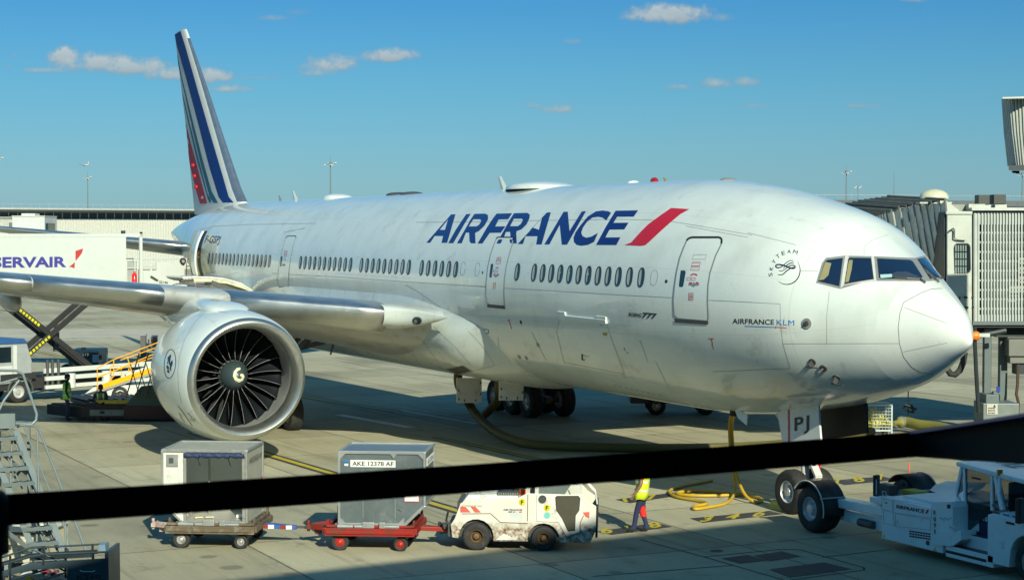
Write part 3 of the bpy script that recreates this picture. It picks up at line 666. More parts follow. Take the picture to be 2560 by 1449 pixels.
decal('fuselage_vent', [ell(1302.5, 805, 2.6, 5.2, rot=-.35)], DLINE); decal('outflow_port', [ell(1345, 861.5, 3.2, 6.6, rot=-.5)], GREY); decal('outflow_port', [ell(1298.5, 891.5, 2.8, 6, rot=-.7)], GREY); decal('outflow_port', [ell(1316, 894, 2.8, 6, rot=-.7)], GREY)

# passenger doors
def door(outline, sill, top, win, placs, handle, lw, lab, detail=True):
    d = decal('cabin_door', [outline], APAINT, .008); tag(d, lab)
    lay('door_seal_shadow', [(*strip(outline+[outline[0]], lw), 0)], fus_b, .012, FGREY if detail else LINE, d); lay('door_seal_shadow', [(*strip(top, lw*1.5), 0)], fus_b, .016, DLINE, d)  # grey strip is the seal; the black top strip is a painted shadow
    decal('door_sill', [sill], DGREY, .014, d)
    f = decal('door_window', [win], DLINE, .012, d); cx = sum(x for x, y in win)/len(win); cy = sum(y for x, y in win)/len(win)
    decal('door_pane', [[(cx+(x-cx)*.72+.5, cy+(y-cy)*.9) for x, y in win]], CGLASS, .015, d)
    for pl in placs: lay('door_placard', [(*strip(pl+[pl[0]], .8), 0)]+[(*strip([(min(x for x, y in pl)+2, yy), (max(x for x, y in pl)-2, yy)], .7), 0) for yy in [min(y for x, y in pl)+3+3*i for i in range(int((max(y for x, y in pl)-min(y for x, y in pl)-4)/3))]], fus_b, .013, PRED, d)
    for pts, m_ in handle: decal('door_handle', [pts], m_, .015, d)
    return d
D1 = R1([(1985, 132), (2015, 123), (2265, 123), (2287, 140), (2284, 180), (2230, 290), (2180, 440), (2160, 560), (2155, 700), (2162, 860), (2150, 885), (1885, 862), (1850, 835), (1842, 700), (1852, 580), (1872, 440), (1902, 310), (1940, 210), (1965, 155)])
d1 = door(D1, R1([(1853, 862), (2162, 884), (2162, 917), (1857, 898)]), R1([(1968, 150), (1985, 132), (2015, 123), (2265, 123), (2287, 140), (2284, 180)]), R1([(1912, 425), (1950, 424), (1957, 440), (1935, 565), (1925, 575), (1898, 573), (1897, 545)]),
     [R1([(2018, 348), (2092, 348), (2084, 382), (2010, 382)]), R1([(2010, 386), (2084, 386), (2078, 422), (2003, 420)]), R1([(1970, 490), (2000, 490), (2000, 513), (1968, 513)]), R1([(2010, 490), (2046, 490), (2044, 513), (2008, 513)]), R1([(1984, 630), (2026, 630), (2026, 662), (1984, 662)]), R1([(1984, 666), (2026, 666), (2024, 695), (1982, 695)])],
     [(R1([(1985, 545), (2020, 540), (2030, 530), (2045, 540), (2082, 545), (2080, 558), (2048, 562), (2030, 575), (2015, 562), (1985, 556)]), GREY), (R1([(1988, 532), (2015, 530), (2014, 544), (1988, 545)]), LRED), (R1([(2052, 530), (2076, 532), (2076, 546), (2050, 546)]), LRED), (R1([(1998, 472), (2008, 458), (2030, 452), (2055, 456), (2070, 470), (2058, 470), (2038, 461), (2020, 463), (2006, 474)]), LRED)], 3.2, 'forward right cabin door beside the cockpit')
lay('door_panel_line', [(*strip(R1([(2030, 282), (2148, 280), (2138, 322), (2018, 323), (2030, 282)]), .9), 0)], fus_b, .013, LINE, d1)
text_px('door_lettering', 'EXIT', fus_b, (1723.5, 749), (9, .3), (0, -4), .014, PRED, d1); text_px('door_lettering', 'ISSUE', fus_b, (1723.5, 739.5), (9, .3), (0, -4), .014, PRED, d1)
D2 = R1([(232, 122), (250, 118), (382, 122), (378, 165), (345, 270), (315, 390), (298, 500), (292, 620), (300, 745), (165, 735), (140, 715), (130, 640), (132, 540), (146, 400), (172, 280), (206, 180)])
d2 = door(D2, R1([(142, 731), (300, 745), (308, 776), (143, 760)]), R1([(225, 135), (240, 120), (382, 122), (378, 150)]), R1([(176, 366), (196, 362), (196, 385), (182, 487), (163, 487), (163, 465)]),
     [R1([(235, 305), (270, 305), (262, 362), (222, 362)]), R1([(200, 420), (236, 420), (236, 438), (200, 438)]), R1([(200, 535), (219, 535), (215, 590), (197, 590)])],
     [(R1([(202, 462), (248, 462), (248, 470), (232, 476), (224, 488), (214, 476), (202, 470)]), GREY), (R1([(202, 453), (215, 452), (215, 462), (202, 463)]), LRED), (R1([(232, 452), (247, 453), (247, 463), (232, 463)]), LRED), (R1([(216, 405), (224, 395), (240, 395), (252, 408), (238, 401), (226, 401)]), LRED)], 1.6, 'second right cabin door cutting into the blue lettering')
lay('door_letter_piece', [(*flat2d([R1(p)], 9), 0) for p in ([(245, 142), (282, 142), (265, 178), (226, 178)], [(345, 142), (372, 142), (366, 178), (352, 172)])], fus_b, .012, BLUE, d2)
door(R2([(150, 150), (170, 128), (258, 128), (256, 150), (225, 240), (195, 400), (180, 520), (177, 620), (182, 680), (78, 668), (65, 600), (68, 500), (85, 400), (115, 260)]), R2([(78, 664), (182, 676), (182, 688), (172, 698), (80, 692)]), R2([(152, 148), (170, 128), (258, 128), (257, 148)]), R2([(100, 345), (114, 342), (114, 360), (104, 450), (88, 450), (88, 430)]),
     [R2([(138, 288), (166, 288), (156, 345), (132, 345)])], [(R2([(114, 425), (145, 425), (145, 435), (130, 450), (114, 438)]), GREY), (R2([(128, 372), (145, 372), (150, 385), (135, 378)]), LRED)], 1.0, 'third right cabin door behind the wing', False)
# skin joints
pline('panel_line', [R1([(0, 563), (130, 574)]), R1([(296, 584), (600, 600), (1380, 648), (1838, 672)]), R1([(2160, 695), (2560, 713)]), R2([(180, 535), (700, 562), (1400, 612), (2285, 665)]), R2([(0, 522), (62, 528)]), R1([(1955, 17), (2530, 123)]), R1([(1975, 0), (2560, 100)]),
     RC([(0, 530), (475, 555), (478, 690), (494, 832), (1305, 830)]), RC([(494, 832), (545, 1003), (0, 1027)]), RC([(800, 835), (800, 640), (818, 470)]), RC([(1060, 215), (1060, 155), (1130, 105), (1228, 76)]), RC([(585, 145), (250, 60)]), RC([(610, 325), (740, 325)]), RC([(1340, 580), (1640, 692)]), RC([(1335, 888), (1640, 825)]),
     R6([(0, 482), (500, 478), (1000, 468), (1800, 455), (2200, 465), (2560, 520)]), R3([(500, 240), (760, 180), (1400, 150), (2560, 130)]), R2([(125, 88), (350, 44)]), R3([(495, 318), (685, 220)]), R3([(1985, 290), (2365, 213)]), R2([(1420, 650), (1435, 650), (1550, 715), (1980, 1020)])], 1.1)
pline('radome_seam', [RC([(1600, 448), (1530, 452), (1460, 478), (1335, 545), (1310, 620), (1298, 720), (1306, 830), (1335, 925), (1390, 995), (1450, 1030), (1545, 1045)])], 1.3, mat('radome_seam', (.14, .15, .15), .6))
pline('tow_mark', [R1([(2162, 1045), (2213, 1047)]), R1([(2188, 1047), (2200, 1097)]), [(1780, 858), (1784, 874)], R1([(323, 877), (350, 878)]), R1([(338, 880), (363, 957)])], 2.0, LRED)
pline('drain_mark', [R1([(1195, 995), (1238, 997)]), R1([(1196, 1003), (1238, 1006)]), R1([(1200, 1012), (1236, 1014)])], 2.2, YLINE)
pline('stencil', [[(1535+i*14, 962+i*3.1), (1540+i*14, 963.2+i*3.1)] for i in range(9)]+[[(1168, 818), (1180, 820), (1181, 829), (1170, 827), (1168, 818)], [(1210, 822), (1221, 824), (1222, 833), (1212, 831), (1210, 822)], [(1500, 812), (1506, 813)], [(1560, 868), (1563, 876)], [(1566, 880), (1572, 882)]], 1.4, mat('stencil_grey', (.12, .12, .12), .6), .007)
# hinge rail of the cargo door
r0 = hit(fus_b, 1397, 790); r1 = hit(fus_b, 1518, 803)
mb = MB(); up_ = V((0, -.3, .95)); mb.beam(r0[0], r1[0], .10, .12, r0[1]); mb.beam(r0[0]+V((0, -.02, .1)), r0[0].lerp(r1[0], .17)+V((0, -.02, .1)), .08, .09, r0[1]); mb.beam(r0[0].lerp(r1[0], .8)+V((0, -.02, .08)), r1[0]+V((0, -.02, .08)), .08, .07, r0[1]); mb.build('cargo_door_hinge', APAINT, jet)
pline('cargo_door_seam', [[(1397, 800), (1392, 830), (1410, 905)], [(1518, 812), (1530, 850), (1562, 935)], [(1410, 905), (1562, 935)], [(1330, 830), (1365, 900)], [(1245, 840), (1250, 900)], [(1640, 905), (1680, 985)], [(1600, 850), (1620, 905)]], 1.0)
mb = MB(); h = hit(fus_b, 1457, 888); mb.box(h[0]+V((0, -.02, 0)), (.03, .03, .22)); mb.box(h[0]+V((.06, -.02, -.11)), (.14, .03, .03)); mb.build('drain_mast', DLINE, jet)

# cockpit windows
sur = decal('window_surround', [RN([(645, 430), (705, 230), (745, 178), (935, 157), (1228, 163), (1640, 181), (1742, 154), (1930, 395), (1780, 413), (1270, 411), (1110, 427), (890, 490)])], FGREY, .005)
PL = mat('pale_frame', (.55, .56, .54), .35)
decal('window_pillar', [RN([(890, 488), (938, 160), (975, 162), (925, 458)])], PL, .008, sur); decal('window_pillar', [RN([(1200, 166), (1228, 166), (1250, 398), (1262, 411), (1110, 427), (925, 458), (928, 452), (1105, 415), (1228, 398)])], PL, .008, sur)
for gl, rv in (([(668, 415), (735, 218), (757, 202), (915, 182), (880, 465)], [(668, 415), (735, 218), (800, 232), (782, 300), (770, 360), (720, 408)]), ([(932, 440), (968, 192), (985, 180), (1197, 183), (1225, 393)], [(932, 440), (970, 200), (1012, 200), (1000, 300), (970, 432)]),
               ([(1257, 187), (1590, 202), (1617, 217), (1717, 372), (1700, 388), (1292, 392), (1277, 376)], None), ([(1662, 192), (1740, 178), (1895, 372), (1790, 390)], None)):
    c = decal('cockpit_window', [RN(gl)], DLINE, .010, jet); cx = sum(x for x, y in gl)/len(gl); cy = sum(y for x, y in gl)/len(gl)
    decal('glass', [RN([(cx+(x-cx)*.955, cy+(y-cy)*.95) for x, y in gl])], KGLASS, .014, c)
    if rv: decal('window_lining', [RN([(cx+(x-cx)*.94, cy+(y-cy)*.93) for x, y in rv])], CREAM, .018, c)
    elif gl[0][0] < 1300: decal('flight_paper', [RN([(1290, 352), (1408, 346), (1410, 378), (1296, 388)])], mat('pale_card', (.35, .55, .58), .6), .018, c); decal('dashboard', [RN([(1415, 385), (1408, 345), (1450, 322), (1560, 322), (1700, 382)])], mat('dash_grey', (.03, .05, .08), .5), .017, c)
for pts in ([(1435, 388), (1560, 396), (1690, 404), (1742, 440)], [(1830, 398), (1872, 435)], [(1790, 392), (1920, 392)]):
    pp = []
    for x, y in RN(pts): h = hit(fus_b, x, y); pp.append(h[0]+h[1]*.04)
    MB().tube(pp, .018, 6).build('wiper', mat('wiper_metal', (.10, .09, .09), .4, metal=.5), jet)
# probes and vanes
def probe(x, y, lx, ln_):
    h = hit(fus_b, x, y); a = h[0]; b = a+h[1]*.16+V((0, 0, -.03)); mb = MB(); mb.beam(a-h[1]*.02, b, .12, .03, (1, 0, 0)); mb.cyl(b-V((.10, 0, 0)), b+V((ln_, 0, -.0)), .022, .012, 8); mb.cyl(a-h[1]*.005, a+h[1]*.02, .09, n=12); mb.build('pitot_probe', DSTEEL, jet)
probe(2031, 904, 0, .32); probe(2091, 943, 0, .34)
h = hit(fus_b, 2059, 919); MB().cyl(h[0], h[0]+h[1]*.03, .09, n=14).cyl(h[0]+h[1]*.03, h[0]+h[1]*.16+V((-.1, 0, -.02)), .025, n=6).build('temperature_probe', DSTEEL, jet)
h = hit(fus_b, 2017, 808); MB().cyl(h[0], h[0]+h[1]*.02, .12, n=20).build('vane_disc', FGREY, jet); MB().cyl(h[0], h[0]+h[1]*.05, .06, n=14).prism([h[0]+h[1]*.04, h[0]+h[1]*.09+V((.02, 0, 0)), h[0]+h[1]*.06+V((-.36, 0, -.22)), h[0]+h[1]*.03+V((-.36, 0, -.24))], (0, 0, .02)).build('vane', DSTEEL, jet)
# roof antennas
def topz(x): return ZC+fsec(-x)[0]
def roofpt(px, py=450): return on(1, 0, px, py).x
def blade(px, ytop, w_, m_=APAINT):
    x = roofpt(px, ytop+15); z0 = topz(x)-.05; zt = on(1, 0, px, ytop).z
    MB().loft([[(x+w_*.5, 0, z0), (x, .05, z0), (x-w_*.6, 0, z0), (x, -.05, z0)], [(x-w_*.55, 0, zt), (x-w_*.75, .02, zt), (x-w_*.95, 0, zt), (x-w_*.75, -.02, zt)]]).build('blade_antenna', m_, jet)
blade(1263, 440, .55); blade(741, 476, .6); blade(703, 488, .4, FGREY); blade(1669, 443, .25, CREAM)
def dome(px0, px1, ytop, wd, m_=APAINT, name='satellite_radome'):
    x0 = roofpt(px0, ytop); x1 = roofpt(px1, ytop); z0 = topz((x0+x1)/2)-.06; hh = on(1, 0, (px0+px1)/2, ytop).z-z0; rr = []
    for i in range(17):
        t = i/16; c = math.sin(math.pi*t)**.6+.001; x = x0+(x1-x0)*t; rr.append([(x, wd*c*math.cos(a), z0+hh*min(1, c*1.05)*max(0, math.sin(a))**.7) for a in [math.pi*j/12 for j in range(13)]])
    MB().loft(rr, closed=False, caps=False).build(name, m_, jet, 60)
dome(1290, 1415, 453, 1.0); dome(822, 866, 484, .6); dome(978, 1012, 480.5, .45, DGREY, 'raft_hump'); dome(1015, 1046, 479, .45, DGREY, 'raft_hump'); dome(1808, 1834, 444, .25, FGREY, 'hatch_cover'); dome(1575, 1592, 451, .2, APAINT, 'antenna_fin')
dome(1628, 1644, 443.5, .12, mat('beacon_red', (.30, .008, .012), .1, coat=1), 'beacon_light')

# ---------------------------------------------------------------- wings
def airfoil(x0, y, zl, c, tc_, inc=.035, n=26, camber=.02, fu=1., fl=1.05):
    up_, lo = [], []
    for i in range(n+1):
        q = (1-math.cos(math.pi*i/n))/2; t = 5*tc_*(.2969*math.sqrt(q)-.126*q-.3516*q*q+.2843*q**3-.1036*q**4); cm = camber*4*q*(1-q)*.6
        dz = -inc*q*c; up_.append((x0-q*c, y, zl+dz+(cm+t*fu)*c)); lo.append((x0-q*c, y, zl+dz+(cm-t*fl)*c))
    return up_+lo[::-1][1:-1] if False else up_+lo[-2:0:-1]
def le_x(a): return -21.4-.7*(a-3.9)
def le_z(a): return 4.31+.0905*(a-3.9)
def chord(a): return pchip([2.0, 10.3, 20, 30.4], [13.9, 9.3, 5.9, 2.5], a)
def tcr(a): return pchip([2.0, 10.3, 20, 30.4], [.128, .108, .098, .09], a)
def wfoil(a, sy, n=26, g=1., dx=0): return airfoil(le_x(a)+dx, sy*a, le_z(a), chord(a), tcr(a)*g, pchip([2., 10.3, 20, 30.4], [.075, .05, .035, .03], a), n, .008, pchip([2., 10.3, 20, 30.4], [.55, .72, .9, 1.], a), pchip([2., 10.3, 20, 30.4], [1.45, 1.28, 1.1, 1.05], a))
def wing(sy):
    sp = [2.2, 3.2, 4.2, 5.5, 7, 8.6, 10.3, 12, 14, 17, 20, 23.5, 27, 29.6, 30.4]; mb = MB()
    rr = [wfoil(a, sy) for a in sp]; rr[-1] = airfoil(le_x(30.4)-.5, sy*30.4, le_z(30.4)+.05, 1.6, .05)
    mb.loft(rr); o = mb.build('wing', WPAINT, jet, 40)
    # polished slats: the blunt leading edge, in lengths with gaps at the pylon
    for a0, a1 in ((4.5, 8.75), (10.55, 14.2), (14.24, 19.2), (19.24, 24.2), (24.24, 29.3)):
        mb = MB(); rr = []
        k = max(2, int((a1-a0)/1.0)+1)
        for i in range(k+1):
            a = a0+(a1-a0)*i/k; f = wfoil(a, sy, 60, 1.012, .012)
            m_ = len(f); iu = 13; il = 9; seg = [f[j] for j in range(m_-il, m_)]+[f[j] for j in range(0, iu)]; rr.append(seg)
        mb.loft(rr, closed=False, caps=False); s = mb.build('slat', SLAT, jet, 60); so = s.modifiers.new('thick', 'SOLIDIFY'); so.thickness = .015; so.offset = 1
    for a, ln_ in ((7.0, 5.2), (14.0, 4.8), (19.8, 4.2)):      # flap track canoes under the trailing edge
        x1 = le_x(a)-chord(a)-.6; z = le_z(a)-.035*chord(a)-.55; mb = MB(); rr = []
        for i in range(15):
            t = i/14; r_ = math.sin(math.pi*t**.8)**.7; rr.append([(x1+ln_*(1-t), sy*a+.30*r_*math.cos(b), z+.30*t+(.36*r_)*(math.sin(b)*1.15)) for b in [2*math.pi*j/14 for j in range(14)]])
        mb.loft(rr); mb.build('flap_fairing', WPAINT, jet, 60)
    # root glove: runs the leading edge forward into the body
    rr = []
    for a, dx, zt, zb, ln_ in ((4.65, .03, .27, -.62, 3.0), (4.3, .15, .27, -.62, 3.2), (4.0, .42, .25, -.54, 3.4), (3.75, .85, .20, -.40, 3.4), (3.55, 1.2, .12, -.22, 3.0), (3.45, 1.42, .02, -.04, 2.0)):
        x = le_x(a)+dx; zl = le_z(a); ring = []
        for i in range(22):
            t = i/21; b = R(100-200*t); q = math.cos(b); ring.append((x-ln_*(1-max(0, q))**1.6*.55, sy*a, zl+(zt if b > 0 else -zb)*math.sin(b)))
        rr.append(ring)
    mb = MB(); mb.loft(rr, closed=False, caps=False); mb.build('wing_root_fairing', BELLY, jet, 60)
    return o
rw = wing(-1); lw = wing(1)
gl_b = bvh_of([o for o in jet.children if o.name.startswith('wing_root_fairing')][0])
# ---------------------------------------------------------------- wing-to-body fairing
def fair_ring(s, n=72):
    t, b, w_ = fsec(s); zm = (t+b)/2; o = []
    for i in range(n+1):
        a = R(-6-168*i/n); c, q = math.cos(a), math.sin(a); side = abs(abs((math.degrees(a)+90))/84)     # 0 at the keel, 1 at the upper edge
        s0 = 16.9+1.7*side+4.8*max(0, (side-.78)/.22)**1.3; e0 = 46-5*side
        u = max(0, min(1, (s-s0)/2.6)); u = math.sin(math.pi/2*u)**1.2; d_ = max(0, min(1, (e0-s)/7)); d_ = d_*d_*(3-2*d_)
        up_ = 1 if side < .72 else max(0, 1-((side-.72)/.28)**1.6)
        g = -.06+(.62*u*d_)*(.50+.95*math.exp(-((side-.60)/.26)**2))*up_
        o.append((-s, (w_+g)*c, ZC+zm+((t-zm+g) if q > 0 else (zm-b+g*.8))*q))
    return o
mb = MB(); mb.loft([fair_ring(16.4+.25*i) for i in range(120)], closed=False, caps=False); fair = mb.build('belly_fairing', BELLY, jet, 50); fair_b = bvh_of(fair)
decal('air_inlet', [z2p([(1325, 520), (1490, 483), (1585, 540), (1440, 580)], (750, 780), .27344)], FGREY, .01, fair, fair_b)
decal('inlet_mouth', [z2p([(1350, 520), (1486, 492), (1560, 536), (1442, 562)], (750, 780), .27344)], DLINE, .02, fair, fair_b)
lx = at(53, 1043, 801); hh = hit(gl_b, 1043, 801)
if hh:
    f = decal('landing_light', [ell(1043, 801, 13, 10.5)], FGREY, .01, jet, gl_b); decal('light_glass', [ell(1043, 801, 11, 8.5)], GLASS_D, .016, f, gl_b); decal('light_bulb', [ell(1040, 803, 4, 5)], ALU, .02, f, gl_b)
pline('panel_line', [z2p(p, (750, 780), .27344) for p in ([(1160, 60), (1270, 180), (1430, 330), (1560, 480)], [(1100, 225), (1250, 440), (1320, 520)], [(1520, 150), (1660, 300), (1780, 480), (1440, 580)])], 1.1, bvh=fair_b)

# ---------------------------------------------------------------- engines
FAN = mat('fan_blade_dark', (.008, .011, .015), .5, metal=0, spec=.2); FLE = mat('fan_blade_edge', (.26, .265, .275), .45, metal=.5); SPIN = mat('spinner_grey_blue', (.035, .055, .065), .35); DUCT = mat('inlet_liner', (.42, .43, .42), .4, metal=.4)
def engine(sy, lab):
    XL, ZE = -20.25, 2.56
    e = MB()
    prof = [(1.62, 1.545), (1.25, 1.535), (.8, 1.49), (.5, 1.475), (.3, 1.50), (.15, 1.555), (.05, 1.615), (0, 1.675), (.02, 1.72), (.08, 1.765), (.18, 1.81), (.30, 1.848), (.55, 1.905), (1.0, 1.968), (1.6, 2.01), (2.3, 2.025), (3.0, 2.0), (3.7, 1.92), (4.4, 1.78), (5.0, 1.62), (5.0, 1.55), (4.2, 1.5)]
    mis = [1, 1, 1]+[0]*0+[2]*7+[0]*(len(prof)-1-10)
    e.lathe((0, 0, 0), (-1, 0, 0), prof, 96, mis=mis)
    vs = []
    for x, y, z in e.v: t = -x; f = max(0, 1-t/3.2); vs.append((x+.125*z*f, y, z))
    e.v = vs; nac = e.build('engine_nacelle', [APAINT, DUCT, LIPM], jet, 40, loc=(XL, sy*9.61, ZE)); tag(nac, lab)
    c = MB(); c.lathe((0, 0, 0), (-1, 0, 0), [(2.2, 1.6), (2.2, .3)], 48); c.build('stator_disc', mat('duct_black', (.010, .011, .014), .5), nac)
    c = MB(); c.lathe((0, 0, 0), (-1, 0, 0), [(3.9, 1.25), (5.2, 1.12), (6.2, .86), (6.9, .66), (6.9, .5), (7.6, .12)], 40); c.build('core_cowl', mat('exhaust_metal', (.35, .33, .30), .35, metal=.9), nac, 50)
    s = MB(); s.lathe((0, 0, 0), (-1, 0, 0), [(.98, 0), (1.0, .10), (1.06, .20), (1.16, .30), (1.30, .385), (1.46, .435), (1.62, .45), (1.8, .46)], 40); sp = s.build('spinner', SPIN, nac, 60)
    s = MB(); s.lathe((0, 0, 0), (-1, 0, 0), [(1.50, .445), (1.52, .458), (1.56, .462)], 40); s.build('spinner_ring', FLE, nac)
    bl = None
    for k in range(22):
        if bl is None:
            b = MB(); rows = []
            for i in range(9):
                q = i/8; r_ = .44+q*1.085; sw = .05*math.sin(q*2.6)-.06*q; ang = R(8+52*q); ch = .42+.14*q; xl = -1.40-.06*math.sin(q*3)
                row = []
                for u in (0, .02, .35, .7, 1): row.append((xl-math.cos(ang)*ch*u, r_, sw+math.sin(ang)*ch*u-.06*math.sin(u*3)))
                rows.append(row)
            b.v = [p for r_ in rows for p in r_]
            for i in range(8):
                for j in range(4): b.f.append([i*5+j, i*5+j+1, (i+1)*5+j+1, (i+1)*5+j]); b.m.append(1 if j == 0 else 0)
            bl = b.build('fan_blade', [FAN, FLE], nac, 60); so = bl.modifiers.new('thick', 'SOLIDIFY'); so.thickness = .010; so.offset = 0
            o = bl
        else: o = bl.copy(); COL.objects.link(o); o.parent = nac
        o.rotation_euler = (2*math.pi*k/22+.08, 0, 0)
    # pylon with its hump over the cowl
    rr = []
    for x, zb, zt, hw in ((-1.2, 1.75, 1.98, .25), (-1.6, 1.7, 2.09, .55), (-2.2, 1.6, 2.19, .68), (-3.2, 1.4, 2.24, .62), (-4.4, 1.1, 2.25, .50), (-5.8, .9, 2.2, .40), (-7.5, 1.0, 2.1, .32), (-9.5, 1.4, 2.0, .25), (-11, 1.75, 1.9, .08)):
        rr.append([(x, hw*math.cos(a)*(1 if math.sin(a) > 0 else .85), (zb+zt)/2+(zt-zb)/2*math.copysign(abs(math.sin(a))**.6, math.sin(a))) for a in [2*math.pi*j/20 for j in range(20)]])
    p = MB(); p.loft(rr); p.build('pylon', APAINT, nac, 60)
    return nac, sp
nac, spn = engine(-1, 'near engine under the right wing'); nac2, _ = engine(1, 'far engine behind the fuselage')
bpy.context.view_layer.update()
def bvh_w(o): mw = M.Translation((-20.25, -9.61, 2.56)); return BVHTree.FromPolygons([mw @ v.co for v in o.data.vertices], [list(p.vertices) for p in o.data.polygons])
nb = bvh_w(nac); sb = bvh_w(spn); RE = lambda pts: z2p(pts, (350, 740), .26224)
def onnac(o):
    for q in (o if isinstance(o, list) else [o]): q.location = (20.25, 9.61, -2.56)
onnac(decal('spinner_swirl', [RE([(955, 680), (922, 685), (895, 718), (886, 760), (904, 800), (945, 820), (980, 802), (995, 767), (985, 742), (962, 738), (952, 750), (960, 765), (972, 768), (960, 786), (934, 784), (914, 757), (922, 718), (958, 698)])], mat('swirl_cream', (.62, .60, .42), .5), .006, nac, sb, 6))
onnac(pline('nacelle_seam', [RE([(640, 130), (520, 250), (430, 400), (380, 560), (360, 720), (370, 900), (400, 1020)]), RE([(700, 130), (840, 165)])], 1.1, parent=nac, bvh=nb))
o_ = ell(*RE([(287, 643)])[0], 14.2, 36, 28, rot=.08)
onnac(lay('engine_badge', [(*strip(o_+[o_[0]], 1.5), 0)]+[(*flat2d([RE(p)], 9), 0) for p in ([(262, 590), (275, 570), (300, 552), (290, 620), (280, 660), (272, 620)], [(268, 600), (258, 640), (268, 650)], [(285, 640), (310, 605), (314, 640), (300, 680), (298, 715), (286, 700)], [(255, 655), (270, 660), (282, 690), (265, 700), (252, 675)], [(258, 705), (280, 700), (282, 735), (262, 722)])], nb, .006, NAVY, nac))
onnac(pline('cowl_placard', [RE([(365, 1045), (420, 1120), (500, 1235)]), RE([(370, 1110), (400, 1150)]), RE([(385, 1150), (430, 1200)]), RE([(460, 1115), (500, 1160)]), RE([(480, 1170), (520, 1190)]), RE([(505, 1165), (530, 1180)])], 2.0, mat('placard_brown', (.28, .20, .12), .6), parent=nac, bvh=nb))

# ---------------------------------------------------------------- tail
FINP = mat('fin_white', (.56, .59, .59), .55, coat=0, var=.04, spec=.2)
TFG = lambda pts: z2p(pts, (400, 40), .35874)
LEp = [on(1, 0, x, y) for x, y in TFG([(183, 92), (300, 430), (400, 740), (470, 960), (550, 1200), (580, 1268)])]; TEp = [on(1, 0, x, y) for x, y in TFG([(102, 130), (120, 260), (150, 520), (175, 720), (205, 1010), (245, 1410)])]
def ipl(pts, z):
    q = sorted((p.z, p.x) for p in pts)
    if z <= q[0][0]: (z0, x0), (z1, x1) = q[0], q[1]
    elif z >= q[-1][0]: (z0, x0), (z1, x1) = q[-2], q[-1]
    else:
        for a, b in zip(q, q[1:]):
            if a[0] <= z <= b[0]: (z0, x0), (z1, x1) = a, b; break
    return x0+(x1-x0)*(z-z0)/(z1-z0)
ztip = on(1, 0, 466, 73).z
def fin_ring(z, a, b, n=14):
    xl, xt = ipl(LEp, z), ipl(TEp, z); c = xl-xt; r1 = []; r2 = []
    for i in range(n+1):
        q = a+(b-a)*((1-math.cos(math.pi*i/n))/2 if a == 0 else i/n); t = 5*.10*(.2969*math.sqrt(q)-.126*q-.3516*q*q+.2843*q**3-.1036*q**4)*c; r1.append((xl-q*c, -t, z)); r2.append((xl-q*c, t, z))
    return r1+r2[::-1][:-1 if a == 0 else None]
zs = [6.6, 7.4, 8.2, 9, 10, 11.5, 13, 14.5, 16, 17, ztip]
f1 = MB().loft([fin_ring(z, 0, .70) for z in zs]).build('tail_fin', FINP, jet, 50); f2 = MB().loft([fin_ring(z, .703, 1) for z in [7.8, 9, 11, 13, 15, 17, ztip-.05]]).build('rudder', FINP, jet, 50)
vv = [v.co.copy() for v in f1.data.vertices]; ff = [list(p.vertices) for p in f1.data.polygons]; k0 = len(vv); vv += [v.co.copy() for v in f2.data.vertices]; ff += [[i+k0 for i in p.vertices] for p in f2.data.polygons]; tb = BVHTree.FromPolygons(vv, ff)
BL2 = mat('tail_blue', lin((13, 56, 124)), .6, coat=0, var=.06, spec=.15); TEAL = mat('tail_teal', lin((28, 100, 125)), .6, spec=.15); TRED = mat('tail_red', lin((180, 50, 75)), .6, spec=.15, dirt=lin((190, 15, 30)), dscale=1.5, damt=.1)
for poly, m_ in (([(104, 131), (143, 106), (175, 205), (270, 540), (345, 800), (440, 1120), (480, 1260), (514, 1300), (440, 1300), (410, 1260), (345, 1050), (260, 720), (180, 420), (116, 200)], BL2), ([(120, 268), (150, 420), (215, 680), (300, 1010), (360, 1220), (405, 1302), (375, 1300), (350, 1270), (290, 1050), (230, 800), (177, 560), (130, 350)], TEAL),
                 ([(150, 515), (200, 720), (260, 960), (330, 1230), (360, 1302), (345, 1298), (335, 1275), (258, 1000), (192, 720)], TEAL), ([(173, 725), (200, 830), (255, 1030), (290, 1160), (330, 1305), (280, 1308), (257, 1230), (208, 1030)], TRED)):
    decal('tail_stripe', [TFG(poly)], m_, .012, f1, tb, 14)
for x, y in TFG([(237, 1042), (248, 1117), (259, 1192)]):
    h = hit(tb, x, y)
    if h: MB().lathe(h[0]-h[1]*.02, h[1], [(0, .13), (.1, .12), (.16, .08), (.18, 0)], 14).build('hinge_fairing', mat('fairing_red', lin((165, 18, 34)), .5), f2, 60)
le_ = MB(); rr = []
for z in [8.35, 9, 10, 11.5, 13, 14.5, 16, 17.0]:
    r_ = fin_ring(z, 0, .70, 30); m_ = len(r_); rr.append([(p[0]+.012, p[1]*1.03, p[2]) for p in [r_[j] for j in range(m_-5, m_)]+[r_[j] for j in range(0, 6)]])
le_.loft(rr, closed=False, caps=False).build('fin_leading_edge', mat('fin_edge_metal', (.38, .44, .50), .3, metal=.8), f1, 60)
def stab(sy):
    rr = []; rl = []
    for a in (1.0, 2.0, 3, 5, 7.5, 10, 10.75):
        x = -54.1-.75*(a-2); z = 6.2+.115*(a-2); c = 6.9-.47*(a-1); rr.append(airfoil(x, sy*a, z, c, .10, .02, camber=-.01)); f = airfoil(x+.01, sy*a, z, c, .102, .02, n=40, camber=-.01); m_ = len(f); rl.append([f[j] for j in range(m_-9, m_)]+[f[j] for j in range(0, 10)])
    o = MB().loft(rr).build('tailplane', WPAINT, jet, 40); l = MB().loft(rl[1:], closed=False, caps=False).build('tailplane_edge', SLAT, o, 60); so = l.modifiers.new('t', 'SOLIDIFY'); so.thickness = .012; so.offset = 1
stab(-1); stab(1)

